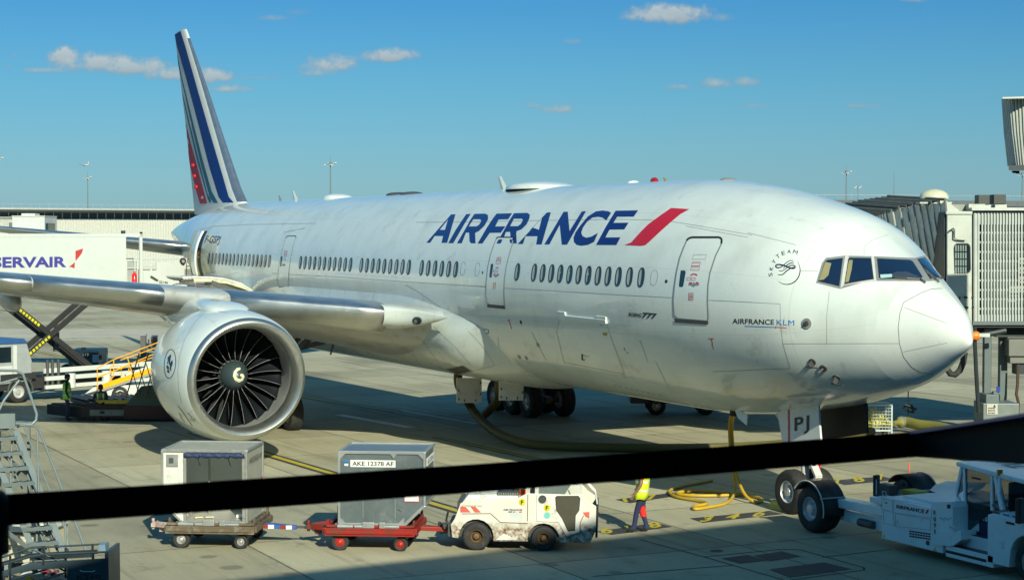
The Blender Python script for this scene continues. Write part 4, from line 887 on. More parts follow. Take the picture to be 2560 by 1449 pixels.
# ---------------------------------------------------------------- undercarriage
GEAR = mat('gear_grey', (.36, .37, .37), .4, metal=.3, dirt=(.06, .05, .04), damt=.3)
def wheel(mb_t, mb_r, c, ax, r, w_, rr_=.52):
    c = V(c); a = V(ax).normalized(); h = w_/2
    mb_t.lathe(c-a*h, a, [(.02, r*rr_), (0, r*.8), (h*.12, r*.93), (h*.45, r*.99), (h*.62, r), (h*.66, r*.985), (h*.94, r*.985), (h, r), (h*1.06, r*.985), (h*1.34, r*.985), (h*1.38, r), (h*1.55, r*.99), (h*1.88, r*.93), (w_, r*.8), (w_-.02, r*rr_)], 36)
    mb_r.lathe(c-a*h, a, [(.04, r*rr_+.012), (.02, r*rr_*.93), (.10, r*rr_*.80), (.12, r*.30), (.06, r*.22), (.03, r*.20), (.02, r*.05), (.02, 0)], 24); mb_r.lathe(c+a*h, -a, [(.04, r*rr_+.012), (.02, r*rr_*.93), (.10, r*rr_*.80), (.12, r*.30), (.06, r*.22), (.03, r*.20), (.02, r*.05), (.02, 0)], 24)
def wheel_part(name, parent, c, ax, r, w_, rr_=.52, rim=None, tm=None):
    t_ = MB(); r_ = MB(); wheel(t_, r_, c, ax, r, w_, rr_); o = t_.build(name, tm or RUBBER, parent, 45); r_.build('rim', rim or RIM, o, 45, each=True); return o
ng = MB(); ng.cyl((-5.95, 0, .55), (-5.95, 0, 2.0), .10, n=14).cyl((-5.95, 0, 1.35), (-5.8, 0, 2.7), .15, n=14).cyl((-5.95, -.5, .545), (-5.95, .5, .545), .07).beam((-5.95, 0, 1.4), (-7.3, 0, 2.5), .12, .12).beam((-5.72, 0, .6), (-5.4, 0, .95), .2, .06).beam((-5.4, 0, .95), (-5.75, 0, 1.4), .2, .06); ng = ng.build('nose_gear', mat('gear_white', (.6, .6, .58), .4, dirt=(.2, .18, .14), damt=.3), jet, 50)
for y in (-.37, .37): wheel_part('nose_wheel', ng, (-5.95, y, .545), (0, 1, 0), .545, .40)
MB().box((-5.6, .12, 1.15), (.05, .12, .28)).build('remove_before_flight_tag', LRED, ng); MB().box((-5.58, -.02, 1.2), (.05, .10, .22)).build('blue_tag', BLUE, ng)
DOORI = mat('door_inside_dark', (.030, .031, .034), .6, var=.4, scale=4)
def gdoor(y, sides, lab):
    P_ = [on(1, y, *q) for q in sides]; mb = MB(); mb.prism(P_, (0, .05 if y > 0 else .05, 0)); o = mb.build('nose_gear_door', [WHITE if y < 0 else DOORI], jet); tag(o, lab); return o
g1 = gdoor(-.62, [(1944, 1034), (1975, 1008), (2045, 1001), (2050, 1086), (2052, 1100), (1958, 1118)], 'white nose gear door lettered PJ'); gdoor(.60, [(2050, 1016), (2165, 1000), (2168, 1082), (2056, 1100)], 'dark inner face of the far nose gear door')
q = [on(1, -.632, *p) for p in ((1986, 1076), (2022, 1070), (1986, 1042))]; text('door_lettering', 'PJ', q[0], q[1]-q[0], q[2]-q[0], INK, g1, spacing=1.25, bold=.015)
mb = MB(); mb.add([on(1, -.632, *p) for p in ((1969, 1016), (1973, 1015), (1974, 1113), (1970, 1114))], [(0, 1, 2, 3)]); mb.build('red_band', LRED, g1)
for sy in (-1, 1):
    y0 = 5.49*sy; mg = MB(); mg.cyl((-31.78, y0, .5), (-31.60, y0, 4.2), .20, n=14).cyl((-31.75, y0, .9), (-31.70, y0, 2.2), .26, n=14).beam((-30.20, y0, .45), (-33.30, y0, .45), .26, .26).beam((-31.70, y0, 2.3), (-31.60, y0-sy*3.0, 3.0), .16, .16).beam((-31.70, y0, 2.0), (-29.40, y0-sy*.8, 3.6), .16, .16).tube([(-31.50, y0+.2, 3.4), (-31.40, y0+.25, 2), (-31.30, y0+.2, 1)], .05)
    for x in (-30.33, -31.78, -33.23): mg.cyl((x, y0-.9, .43), (x, y0+.9, .43), .09)
    mg = mg.build('main_gear', mat('gear_dark', (.10, .10, .10), .45, metal=.4), jet, 50)
    for x in (-30.33, -31.78, -33.23):
        for dy in (-.70, .70): wheel_part('main_wheel', mg, (x, y0+dy, .43), (0, 1, 0), .64, .50)
    MB().prism([(-30.30, y0+sy*.5, 4.2), (-33.60, y0+sy*.5, 4.2), (-33.20, y0+sy*.62, 2.3), (-31.00, y0+sy*.62, 2.3)], (0, .05, 0)).build('main_gear_door', WPAINT, mg)
    MB().prism([(-29.60, sy*3.2, 3.9), (-30.10, sy*3.2, 3.9), (-29.70, sy*3.6, 2.5)], (0, .06, 0)).beam((-29.20, sy*3.6, 4.0), (-30.20, sy*4.6, 2.7), .18, .18).beam((-30.40, sy*4.0, 3.6), (-31.40, sy*5.0, 2.2), .14, .14).build('gear_brace', DGREY, mg)
# hanging access panels under the belly
for x0, x1, y0_, y1_ in ((1141, 1203, 944, 1006), (1247, 1307, 942, 1000)):
    a = on(1, -1.15, x0, y0_); b = on(0, a.x, x1, y0_); c = on(0, a.x, x1, y1_); d_ = on(0, a.x, x0, y1_); o = MB().prism([a, b, c, d_], (.04, 0, 0)).build('access_panel', WHITE_D, jet)
    mb = MB()
    for u, v in ((.3, .9), (.75, .9), (.08, .5), (.08, .85), (.95, .2), (.95, .65)): p = a+(b-a)*u+(d_-a)*v; mb.box(p+V((.045, 0, 0)), (.02, .035, .07))
    mb.build('panel_latch', DLINE, o)
# rear right door, swung open on its arm
h0 = hit(fus_b, 486, 640); do = MB(); x0 = h0[0].x
t_, b_, w_ = fsec(-x0)
def skin(s, z, off):
    t, b, w2 = fsec(s); zm = (t+b)/2; a = z-ZC-zm; hgt = (t-zm) if a > 0 else (zm-b); return V((-s, -(w2*math.sqrt(max(0, 1-(a/hgt)**2))+off), z))
sD = 49.2; ZT, ZB = 6.95, 4.85
op = MB(); op.loft([[skin(sD-.55+1.1*i/4, ZB+(ZT-ZB)*j/10, .010) for j in range(11)] for i in range(5)], closed=False, caps=False); op.build('door_opening', DLINE, jet)
rr = [[skin(sD-1.75+1.15*i/4, ZB+(ZT-ZB)*j/12, .52) for j in range(13)] for i in range(5)]; od = MB(); od.loft(rr, closed=False, caps=False); od = od.build('cabin_door', APAINT, jet, 60); so = od.modifiers.new('t', 'SOLIDIFY'); so.thickness = .05; tag(od, 'rear right cabin door swung open at the catering truck')
ed = MB(); e0 = [skin(sD-.58, ZB+(ZT-ZB)*j/12, .54) for j in range(13)]; e1 = [skin(sD-.52, ZB+(ZT-ZB)*j/12, .16) for j in range(13)]; ed.loft([e0, e1], closed=False, caps=False); ed = ed.build('door_edge', CREAM, od, 60); so = ed.modifiers.new('t', 'SOLIDIFY'); so.thickness = .04
mb = MB()
for j in range(1, 12):
    p = e0[j].lerp(e1[j], .3+.4*(j % 2)); mb.box(p+V((.02, 0, 0)), (.03, .06, .04), mi=0)
mb.beam(skin(sD-.5, 6.1, .45), skin(sD-.2, 6.0, .0), .16, .30); mb.beam(skin(sD-.5, 5.8, .4), skin(sD-.3, 5.75, .0), .1, .1); mb.build('door_mechanism', mat('mechanism_brown', (.10, .08, .05), .5), od)

# rear lower cargo door, raised like a wing beside the catering platform
xc0 = on(1, -3.0, 630, 722).x; arc_ = [on(0, xc0, *p) for p in ((634, 726), (602, 707), (566, 696), (522, 691), (474, 691), (456, 692))]; nx_ = V((0, .02, -.13))
cdr = MB().loft([[p+V((dx, 0, 0)) for p in arc_]+[p+V((dx, 0, 0))+V((0, .0, -.05)) for p in arc_[::-1]] for dx in (0, -2.6)]).build('cargo_door', APAINT, jet, 40); tag(cdr, 'rear cargo door swung up above the wing')
MB().loft([[p+V((dx, .05, -.055)) for p in arc_]+[p+V((dx, .05, -.055))+V((0, .0, -.16 if 0 < i < 5 else -.05)) for i, p in list(enumerate(arc_))[::-1]] for dx in (-.03, -2.57)]).build('door_lining', mat('lining_cream', (.55, .52, .38), .6, dirt=(.2, .17, .1), damt=.3), cdr, 40)
mb = MB()
for i in range(4): p = arc_[5].lerp(arc_[4], i/2.2); mb.cyl(p+V((.03, 0, -.16)), p+V((-.3, 0, -.16)), .07, n=8)
mb.build('door_latch', DGREY, cdr, each=True); MB().beam(arc_[5]+V((0, 0, -.25)), arc_[3]+V((0, 0, -.42)), .10, .10).beam(arc_[3]+V((0, .1, -.25)), arc_[1]+V((0, .2, -.5)), .12, .2).build('door_actuator', DSTEEL, cdr)
# ================================================================ PEOPLE
SKIN_D = mat('skin_dark', (.09, .05, .035), .55); SKIN_M = mat('skin_brown', (.26, .14, .09), .55); HAIR = mat('hair_black', (.012, .010, .010), .6)
NAVYC = mat('navy_cloth', (.022, .026, .085), .85, bump=.3, scale=9); REDC = mat('red_cloth', (.42, .03, .035), .85, bump=.2, scale=9); BLKC = mat('black_cloth', (.018, .018, .022), .85); VEST = mat('hi_vis_yellow', (.62, .78, .02), .7, var=.12, scale=6); VESTG = mat('hi_vis_green', (.20, .62, .03), .7, var=.12, scale=6); REFL = mat('reflective_tape', (.62, .64, .62), .35); SHOE = mat('shoe_black', (.02, .02, .02), .5); GLOVE = mat('work_glove', (.55, .55, .52), .8)
def skinned(nodes, edges, seg, mats, name, parent, sub=1):
    """nodes: {name: (pos, radius)}; edges: list of (a, b); seg: {(a,b): material index}"""
    ks = list(nodes); ix = {k: i for i, k in enumerate(ks)}
    me = bpy.data.meshes.new('sk'); me.from_pydata([nodes[k][0] for k in ks], [(ix[a], ix[b]) for a, b in edges], [])
    o = bpy.data.objects.new('sk', me); COL.objects.link(o); m = o.modifiers.new('s', 'SKIN'); m.use_smooth_shade = True
    for i, k in enumerate(ks):
        r = nodes[k][1]; r = r if isinstance(r, tuple) else (r, r); v = me.skin_vertices[0].data[i]; v.radius = r; v.use_root = (i == 0)
    s = o.modifiers.new('u', 'SUBSURF'); s.levels = sub; s.render_levels = sub
    bpy.context.view_layer.update(); nm = bpy.data.meshes.new_from_object(o.evaluated_get(bpy.context.evaluated_depsgraph_get()))
    bpy.data.objects.remove(o); nm.name = name
    sg = [(V(nodes[a][0]), V(nodes[b][0]), seg[(a, b)], max(nodes[a][1] if not isinstance(nodes[a][1], tuple) else max(nodes[a][1]), .02)) for a, b in edges]
    nm.materials.clear()
    for m_ in mats: nm.materials.append(m_)
    for f in nm.polygons:
        c = f.center; best = 1e9
        for a, b, mi, r in sg:
            d = b-a; t = max(0, min(1, (c-a).dot(d)/max(d.length_squared, 1e-9))); q = (c-(a+d*t)).length/r
            if q < best: best = q; f.material_index = mi
        f.use_smooth = True
    ob = bpy.data.objects.new(name, nm); COL.objects.link(ob); ob.parent = parent; return ob
def person(label, loc, rz, J, mats, vest, vestm, group=None, hair=True, height=1.76, extra=None):
    """local x = the way the person faces; mats: skin, shirt, trousers, shoes, gloves. J: joint positions"""
    t = thing('person', label, 'person', loc, rz, group); n = {}; e = []; sg = {}
    def nd(k, p, r): n[k] = (V(p), r)
    def ed(a, b, m): e.append((a, b)); sg[(a, b)] = m
    nd('pelvis', J['pelvis'], (.155, .115)); nd('waist', J['waist'], (.145, .105)); nd('chest', J['chest'], (.165, .12)); nd('neckb', J['neck'], (.075, .075)); nd('neck', V(J['neck']).lerp(V(J['head']), .45), .055)
    hd = V(J['head']); nd('skull', hd+V((0, 0, .0)), (.078, .092)); nd('crown', hd+V((-.005, 0, .085)), (.07, .08)); nd('jaw', hd+V((.035, 0, -.075)), (.048, .055))
    ed('pelvis', 'waist', 1); ed('waist', 'chest', 1); ed('chest', 'neckb', 1); ed('neckb', 'neck', 0); ed('neck', 'jaw', 0); ed('jaw', 'skull', 0); ed('skull', 'crown', 0)
    for s, sy in (('l', 1), ('r', -1)):
        hip, kn, an, toe = [V(J[k+s]) for k in ('hip', 'knee', 'ankle', 'toe')]; sh, el, wr = [V(J[k+s]) for k in ('sho', 'elb', 'wri')]
        nd('hip'+s, hip, .098); nd('thi'+s, hip.lerp(kn, .5), .085); nd('knee'+s, kn, .066); nd('calf'+s, kn.lerp(an, .4), .064); nd('ank'+s, an, .052); nd('toe'+s, toe, (.044, .034)); nd('heel'+s, an+(an-toe).normalized()*.04+V((0, 0, -.05)), .04)
        ed('pelvis', 'hip'+s, 2); ed('hip'+s, 'thi'+s, 2); ed('thi'+s, 'knee'+s, 2); ed('knee'+s, 'calf'+s, 2); ed('calf'+s, 'ank'+s, 2); ed('ank'+s, 'toe'+s, 3); ed('ank'+s, 'heel'+s, 3)
        nd('sho'+s, sh, .068); nd('uarm'+s, sh.lerp(el, .5), .052); nd('elb'+s, el, .043); nd('farm'+s, el.lerp(wr, .4), .042); nd('wri'+s, wr, .030); am = 1 if J.get('long') else 0
        ed('chest', 'sho'+s, 1); ed('sho'+s, 'uarm'+s, 1); ed('uarm'+s, 'elb'+s, am); ed('elb'+s, 'farm'+s, am); ed('farm'+s, 'wri'+s, am)
        d = (wr-el).normalized(); sd = d.cross(V((1, 0, 0))); sd = (sd if sd.length > .2 else V((0, 1, 0))).normalized(); fw_ = sd.cross(d)
        if fw_.x < 0: fw_ = -fw_
        p = wr+d*.08; nd('palm'+s, p, (.04, .02)); ed('wri'+s, 'palm'+s, 4)
        for i, (u, l_) in enumerate(((-.030, .062), (-.010, .075), (.010, .07), (.030, .055))):      # four fingers, curled, and the thumb from the side of the palm
            a = p+fw_*(-u)+d*.012; b = a+d*l_*.55; c = b+d*l_*.35-sd*sy*l_*.35
            nd(f'f{i}a'+s, b, .0095); nd(f'f{i}b'+s, c, .008); ed('palm'+s, f'f{i}a'+s, 4); ed(f'f{i}a'+s, f'f{i}b'+s, 4)
        nd('tha'+s, wr+d*.05+fw_*.045, .0105); nd('thb'+s, wr+d*.085+fw_*.058, .009); ed('wri'+s, 'tha'+s, 4); ed('tha'+s, 'thb'+s, 4)
    body = skinned(n, e, sg, mats, 'body', t)
    # face: nose, eyes, ears and hair
    mb = MB(); mb.loft([[hd+V((.088, y_, z_)) for y_, z_ in ((-.016, -.03), (.016, -.03), (.008, .02), (-.008, .02))], [hd+V((.112, y_, z_)) for y_, z_ in ((-.008, -.025), (.008, -.025), (.004, -.01), (-.004, -.01))]])
    for sy in (-1, 1): mb.lathe(hd+V((0, sy*.082, -.005)), (0, sy, 0), [(0, .03), (.014, .034), (.018, .02), (.018, 0)], 10)
    mb.build('face_features', mats[0], t, 60); mb = MB()
    for sy in (-1, 1): mb.box(hd+V((.088, sy*.032, .018)), (.012, .024, .010))
    mb.box(hd+V((.088, 0, -.062)), (.012, .045, .008)); mb.build('eyes_and_mouth', HAIR, t)
    if hair: mb = MB(); mb.loft([[hd+V((-.012+r_*1.02*math.cos(a), r_*.92*math.sin(a), z_+(.03*math.cos(a) if z_ < .1 else 0))) for a in [2*math.pi*i/16 for i in range(16)]] for z_, r_ in ((-.03, .086), (.02, .104), (.07, .106), (.12, .09), (.155, .05), (.165, .01))]); mb.build('hair', HAIR, t, 60)
    if vest:
        pel, wa, ch, nk = [V(J[k]) for k in ('pelvis', 'waist', 'chest', 'neck')]; rr = []; shl, shr = V(J['shol']), V(J['shor']); ax = (shl-shr).normalized()
        def ring(c, rx, ry):
            f = V((1, 0, 0))-ax*ax.x; f.normalize(); return [c+ax*(ry*math.copysign(abs(math.sin(a))**.85, math.sin(a)))+f*(rx*math.copysign(abs(math.cos(a))**.85, math.cos(a)))+V((0, 0, .01*math.sin(a*5))) for a in [2*math.pi*i/28 for i in range(28)]]
        lo = pel+(pel-wa)*vest; prof = [(lo, .17, .235), (pel, .16, .22), (wa, .148, .205), (wa.lerp(ch, .6), .15, .21), (ch+V((0, 0, .03)), .15, .215), (ch.lerp(nk, .62), .125, .19), (nk+V((0, 0, -.015)), .095, .11)]
        for c, a_, b_ in prof: rr.append(ring(c, a_, b_))
        v = MB().loft(rr, caps=False).build('safety_vest', vestm, t, 60); so = v.modifiers.new('t', 'SOLIDIFY'); so.thickness = .012
        for c, a_, b_ in ((wa+V((0, 0, .06)), .158, .216), (wa.lerp(pel, .8), .166, .226)): MB().loft([ring(c, a_, b_), ring(c+V((0, 0, .05)), a_, b_)], caps=False).build('reflective_band', REFL, v)
        for sy in (-.10, .10): MB().loft([ring(q_, a_+.008, b_)[0:0] or [q_+ax*sy*1.05+V((x_*(a_+.012), 0, 0))+ax*o_ for x_ in (1, ) for o_ in (-.022, .022)] for q_, a_, b_ in prof[2:6]], closed=False, caps=False).build('reflective_strap', REFL, v)
    return t
STAND = dict(pelvis=(0, 0, .93), waist=(.0, 0, 1.10), chest=(-.01, 0, 1.32), neck=(0, 0, 1.49), head=(.03, 0, 1.63), hipl=(0, .095, .88), hipr=(0, -.095, .88), kneel=(.03, .10, .49), kneer=(.03, -.10, .49), anklel=(-.02, .10, .09), ankler=(-.02, -.10, .09), toel=(.15, .12, .035), toer=(.15, -.12, .035), shol=(0, .19, 1.42), shor=(0, -.19, 1.42), elbl=(-.04, .26, 1.14), elbr=(-.04, -.26, 1.14), wril=(.06, .27, .90), wrir=(.06, -.27, .90))
VIEW = math.atan2(FW.y, FW.x)        # heading away from the viewer; +90 degrees faces left in the picture
# walking man by the ground numbers, facing left, hand down with a radio
W_ = dict(STAND); W_.update(kneel=(.13, .09, .50), anklel=(.20, .09, .09), toel=(.36, .10, .04), kneer=(.03, -.09, .49), ankler=(-.10, -.09, .09), toer=(.06, -.10, .035), elbl=(.02, .26, 1.13), wril=(.16, .24, .92), elbr=(-.05, -.25, 1.13), wrir=(.06, -.25, .88), pelvis=(.03, 0, .92), head=(.06, 0, 1.63))
p = G(1607, 1330); wk = person('man in a yellow hi-vis vest and red shirt walking beside the white tug', p, VIEW+R(80), W_, [SKIN_M, REDC, NAVYC, SHOE, SKIN_M], .75, VEST, 'ground crew on the apron')
MB().box((.13, -.30, .76), (.20, .05, .035)).build('handheld_radio', BLKC, wk, bevel=.008)
MB().loft([[V((-.008+.079*math.cos(a)+dx, -.093+.079*math.sin(a), z)) for a in [2*math.pi*i/14 for i in range(14)]] for z, dx in ((.60, .022), (.49, .035), (.36, -.005))], caps=False).build('red_knee_patch', mat('red_patch', (.70, .02, .02), .8), wk, 60)
# loader crew at the left
p = G(168, 1051); person('man in a green vest and dark sleeves standing in front of the low loader', p, VIEW+R(-75), dict(STAND, long=True), [SKIN_D, BLKC, NAVYC, SHOE, GLOVE], .55, VESTG, 'ground crew on the apron')
SIT = dict(pelvis=(0, 0, .56), waist=(.03, 0, .74), chest=(.10, 0, .95), neck=(.15, 0, 1.10), head=(.20, 0, 1.23), hipl=(.02, .10, .54), hipr=(.02, -.10, .54), kneel=(.42, .20, .56), kneer=(.42, -.20, .56), anklel=(.36, .20, .10), ankler=(.36, -.22, .10), toel=(.52, .22, .04), toer=(.52, -.24, .04), shol=(.12, .19, 1.03), shor=(.12, -.19, 1.03), elbl=(.26, .26, .78), elbr=(.26, -.26, .78), wril=(.42, .08, .66), wrir=(.42, -.08, .66), long=True)
p = G(254, 1052); d_ = (p-V((CAM.x, CAM.y, 0))).normalized(); person('man in a shaded vest sitting hunched on the edge of the low loader', p+d_*.35, VIEW+R(185), SIT, [SKIN_D, BLKC, NAVYC, SHOE, SKIN_D], .2, mat('shaded_vest', (.10, .20, .05), .7), 'ground crew on the apron')  # vest green is a darkened copy, with the shade put into its colour
# ================================================================ GROUND EQUIPMENT
TH = R(59); TD = V((math.cos(TH), math.sin(TH), 0)); TN = V((-TD.y, TD.x, 0))
def local_px(t): f = loc_of(t); return f
CW = mat('container_metal', (.42, .43, .41), .38, metal=.55, bump=.5, var=.15, scale=3, dirt=(.28, .27, .22), dscale=3, damt=.3); CG = mat('container_grey', (.17, .21, .225), .33, metal=.45, bump=.6, var=.18, scale=1.4, dirt=(.26, .28, .27), dscale=3.5, damt=.25); CGE = mat('container_edge', (.42, .45, .46), .4, metal=.6); CWH = mat('container_white_panel', (.62, .63, .60), .5, dirt=(.4, .38, .3), damt=.3); CTOP = mat('container_top', (.50, .50, .48), .4, metal=.4, dirt=(.30, .29, .25), damt=.3)
TARP = mat('blue_tarpaulin', (.02, .035, .11), .6, bump=.5, scale=12, var=.4); RUSTD = mat('rusty_dolly_frame', (.13, .10, .065), .6, metal=.2, dirt=(.24, .22, .18), dscale=5, damt=.4); STICK = mat('label_white', (.78, .78, .75), .5)
def make_dolly(label, center, fm, rimm, bar, hitch):
    t = thing('container_dolly', label, 'dolly', center, TH, 'container dollies in the tug train')
    L2, W2 = .98, .84; mb = MB()
    for y in (-W2, W2): mb.box((0, y, .42), (2*L2, .07, .17)); mb.box((0, y-.04*math.copysign(1, y)*-1, .42), (2*L2-.06, .05, .07))
    for x in (-L2, -.5, 0, .5, L2): mb.box((x, 0, .43), (.09, 2*W2-.08, .13))
    mb.build('chassis', fm, t, bevel=.008)
    mb = MB()
    for y in (-.80, .80): mb.box((0, y, .545), (1.86, .10, .05))
    for x in (-.92, .92): mb.box((x, 0, .545), (.08, 1.6, .06)); mb.box((x*1.02, .62, .66), (.05, .08, .2)); mb.box((x*1.02, -.62, .60), (.05, .1, .1))
    mb.build('deck_frame', fm, t, bevel=.006); mb = MB()
    for x in (-.52, -.15, .48): mb.cyl((x-.17, -.85, .545), (x+.17, -.85, .545), .045, n=10)
    for i in range(7): mb.cyl((-.75+.25*i, -.74, .55), (-.75+.25*i, .74, .55), .035, n=8)
    mb.build('roller', STEEL, t, 50)
    for x in (-.02, .28): MB().box((x, -.87, .58), (.26 if x < 0 else .12, .06, .13)).build('container_lock', STEEL, t, bevel=.01)
    for x, r_ in ((-.66, .19), (.66, .155)):
        for y in (-.70, .70): wheel_part('wheel', t, (x, y, r_), (0, 1, 0), r_, .15, .55, rimm)
        MB().box((x, 0, r_+.02), (.10, 1.3, .08)).box((x, -.55, .32), (.14, .08, .16)).box((x, .55, .32), (.14, .08, .16)).build('axle', DGREY, t)
    b = MB(); b.beam((L2, -.12, .40), (L2+.75, -.02, .36), .07, .09).beam((L2, .12, .40), (L2+.75, .02, .36), .07, .09); b = b.build('tow_bar', bar, t, bevel=.008)
    MB().beam((L2+.70, 0, .37), (L2+.95, 0, .37), .05, .05).lathe((L2+1.0, 0, .34), (0, 0, 1), [(0, .03), (0, .07), (.05, .07), (.05, .03)], 14).build('tow_eye', DSTEEL, b, 50)
    h = MB(); h.beam((-L2, -.35, .42), (-L2-.45, -.05, .40), .07, .12).beam((-L2, .35, .42), (-L2-.45, .05, .40), .07, .12).box((-L2-.45, 0, .38), (.20, .18, .09)).cyl((-L2-.52, 0, .28), (-L2-.52, 0, .52), .035).box((-L2-.30, 0, .30), (.14, .12, .14)); h.build('rear_hitch', hitch, t, bevel=.008)
    return t, b
def canvas():
    m = mat('container_canvas', (.66, .67, .63), .6, dirt=(.45, .43, .35), damt=.2); t = m.node_tree; p = t.nodes['Principled BSDF']; o = [n for n in t.nodes if n.type == 'OUTPUT_MATERIAL'][0]
    tr = t.nodes.new('ShaderNodeBsdfTranslucent'); tr.inputs[0].default_value = (.75, .74, .66, 1); mx = t.nodes.new('ShaderNodeMixShader'); mx.inputs[0].default_value = .62; t.links.new(p.outputs[0], mx.inputs[1]); t.links.new(tr.outputs[0], mx.inputs[2]); t.links.new(mx.outputs[0], o.inputs[0]); return m
CANV = canvas()
BBAR = mat('blue_bar_paint', (.03, .09, .32), .45)
dA = G(530, 1355); dAc = V((-8.28, -14.10, 0)); dBc = dAc+TD*3.50
tA, bA = make_dolly('rusty grey-brown dolly under the open container with the rolled tarpaulin', dAc, RUSTD, RIM, BBAR, mat('worn_white_hitch', (.45, .42, .38), .5, dirt=(.4, .03, .02), dscale=9, damt=.5))
for i, m_ in enumerate((RED, WHITE, BBAR, RED, WHITE)): MB().box((1.06+.13*i, -.152+.017*i, .397-.006*i), (.13, .012, .085), M.Rotation(.13, 3, 'Z')).build('warning_stripe', m_, bA)
tB, bB = make_dolly('red dolly under the closed grey container', dBc, RED, mat('red_wheel_rim', (.50, .05, .035), .5), RED, RED)
def container(label, center, sx, open_):
    t = thing('air_cargo_container', label, 'cargo container', center+V((0, 0, .575)), TH, 'cargo containers on the dollies'); D = .765; H = 1.56
    P = [(-.62*sx, 0), (.78*sx, 0)] if sx > 0 else [(-.78, 0), (.62, 0)]
    P = [(-.62, 0), (.80, 0), (.80, H), (-1.06, H), (-1.06, .43)]; P = [(x*sx, z) for x, z in P]
    def face(name, a, b, y0, y1, m_, th_=.02): 
        n_ = V((-(b[1]-a[1]), 0, b[0]-a[0])).normalized()*th_; return MB().prism([(a[0], y0, a[1]), (b[0], y0, b[1]), (b[0], y1, b[1]), (a[0], y1, a[1])], n_*(1 if sx > 0 else -1)).build(name, m_, t)
    face('floor', P[0], P[1], -D, D, CTOP); sidep = face('side_panel', P[1], P[2], -D, D, CANV if open_ else CG, .004 if open_ else .02); face('top_panel', P[2], P[3], -D, D, CANV if open_ else mat('container_top_blue', (.16, .21, .26), .35, metal=.4)); face('side_panel', P[3], P[4], -D, D, CW if open_ else CG); face('sloping_panel', P[4], P[0], -D, D, CW if open_ else CG)
    MB().prism([(x, D-.02, z) for x, z in P], (0, .004 if open_ else .02, 0)).build('back_panel', CANV if open_ else CG, t)
    e = MB(); n_ = len(P); E_ = CW if open_ else CGE
    for y in (-D-.008, D+.008):
        for i in range(n_): e.beam((P[i][0], y, P[i][1]), (P[(i+1) % n_][0], y, P[(i+1) % n_][1]), .05, .065)
    for x, z in P: e.beam((x, -D, z), (x, D, z), .055, .055)
    e.build('edge_frame', E_, t, bevel=.006)
    yf = -D-.012
    if open_:
        MB().prism([(-1.06, -D, .43), (-.62, -D, 0), (-.60, -D, 0), (-.56, -D, H-.1), (-.56, -D, H), (-1.06, -D, H)], (0, .03, 0)).build('front_panel', CWH, t)
        MB().box((-.56, -D, H/2), (.06, .07, H-.06)).box((.74, -D, H/2), (.06, .07, H-.06)).box((-.30, .30, H/2), (.05, .05, H-.06)).build('door_post', CW, t, each=True)
        rl = MB(); rl.tube([(-.56+.06*i, -D-.04, H-.10+.012*math.sin(i*2.3)) for i in range(23)], [.055+.012*math.sin(i*1.7) for i in range(23)], 10); rl = rl.build('rolled_tarpaulin', TARP, t, 60)
        for x in (-.22, .45): MB().tube([(x, -D-.10, H-.08), (x-.02, -D-.10, H-.2), (x+.02, -D-.08, H-.32)], .012, 6).build('strap', BLACK, rl)
        MB().box((-.84, yf-.008, H-.22), (.26, .016, .26)).build('document_plate', STEEL, t); MB().box((-.86, yf-.014, H-.22), (.1, .016, .12)).build('plate_mark', DGREY, t); MB().prism([(-.94, yf, .62), (-.68, yf, .62), (-.66, yf, .80), (-.96, yf, .80)], (0, -.07, 0)).build('document_pocket', DGREY, t); MB().box((-.80, yf-.075, .68), (.18, .008, .1)).build('label', STICK, t)
        for x in (-.36, -.14): MB().box((x, -.30+.3*x, .05), (.18, .1, .02), M.Rotation(.4, 3, 'Z')).build('paper_scrap', mat('paper_yellow', (.60, .58, .38), .8), t)
        MB().box((.45, .1, .035), (.14, .10, .015)).build('paper_scrap', mat('paper_blue', (.35, .5, .5), .8), t); MB().box((.55, -.2, .06), (.2, .15, .06)).build('wrapping', STICK, t)
        x_ = P[1][0]+.03
        text('unit_number', 'AKE05023 AF', (x_, -.62, H-.30), (0, 1.2, 0), (0, 0, .13), INK, t); text('airline_name', 'AIRFRANCE', (x_, -.55, .66), (0, .95, 0), (0, 0, .13), BLUE, t, bold=.02); MB().prism([(x_, .46, .64), (x_, .53, .64), (x_, .66, .84), (x_, .58, .84)], (.003, 0, 0)).build('red_flash', LRED, t)
        for i in range(4): MB().beam((P[0][0]-.02, -.5+.3*i, .06), (P[4][0]+.05, -.5+.3*i, .45), .06, .03).build('inner_rib', CW, t)
    else:
        MB().prism([(x, -D, z) for x, z in P], (0, .02, 0)).build('front_panel', CG, t)
        g = MB()
        for x, z, u, w_ in ((P[2][0], H, 1, -1), (P[3][0], H, -1, -1), (P[0][0], 0, 1, 1), (P[1][0], 0, -1, 1)):
            s_ = -1 if x > 0 else 1; g.prism([(x, yf-.012, z), (x+.17*s_, yf-.012, z), (x, yf-.012, z+.17*w_)], (0, -.008, 0))
        g.prism([(.30, yf-.012, H), (.48, yf-.012, H), (.39, yf-.012, H-.13)], (0, -.008, 0)); g.build('corner_gusset', CGE, t)
        MB().box((-.06, yf, H-.24), (.98, .012, .15)).build('number_plate', STICK, t); text('unit_number', 'AKE 12378 AF', (-.51, yf-.008, H-.285), (.90, 0, 0), (0, 0, .095), INK, t, bold=.02)
        MB().box((-.64, yf, H-.19), (.09, .012, .04)).build('blue_sticker', SKYB, t); MB().box((-.64, yf, H-.27), (.08, .012, .045)).build('label', STICK, t)
        MB().box((.78, yf, .62), (.30, .012, .20)).build('label', STICK, t); MB().box((.78, yf+.003, .62), (.33, .012, .23)).build('label_border', PRED, t)
        for x in (-.28, .42): MB().box((x, yf+.006, H/2-.1), (.012, .01, H-.5)).build('panel_seam', CGE, t)
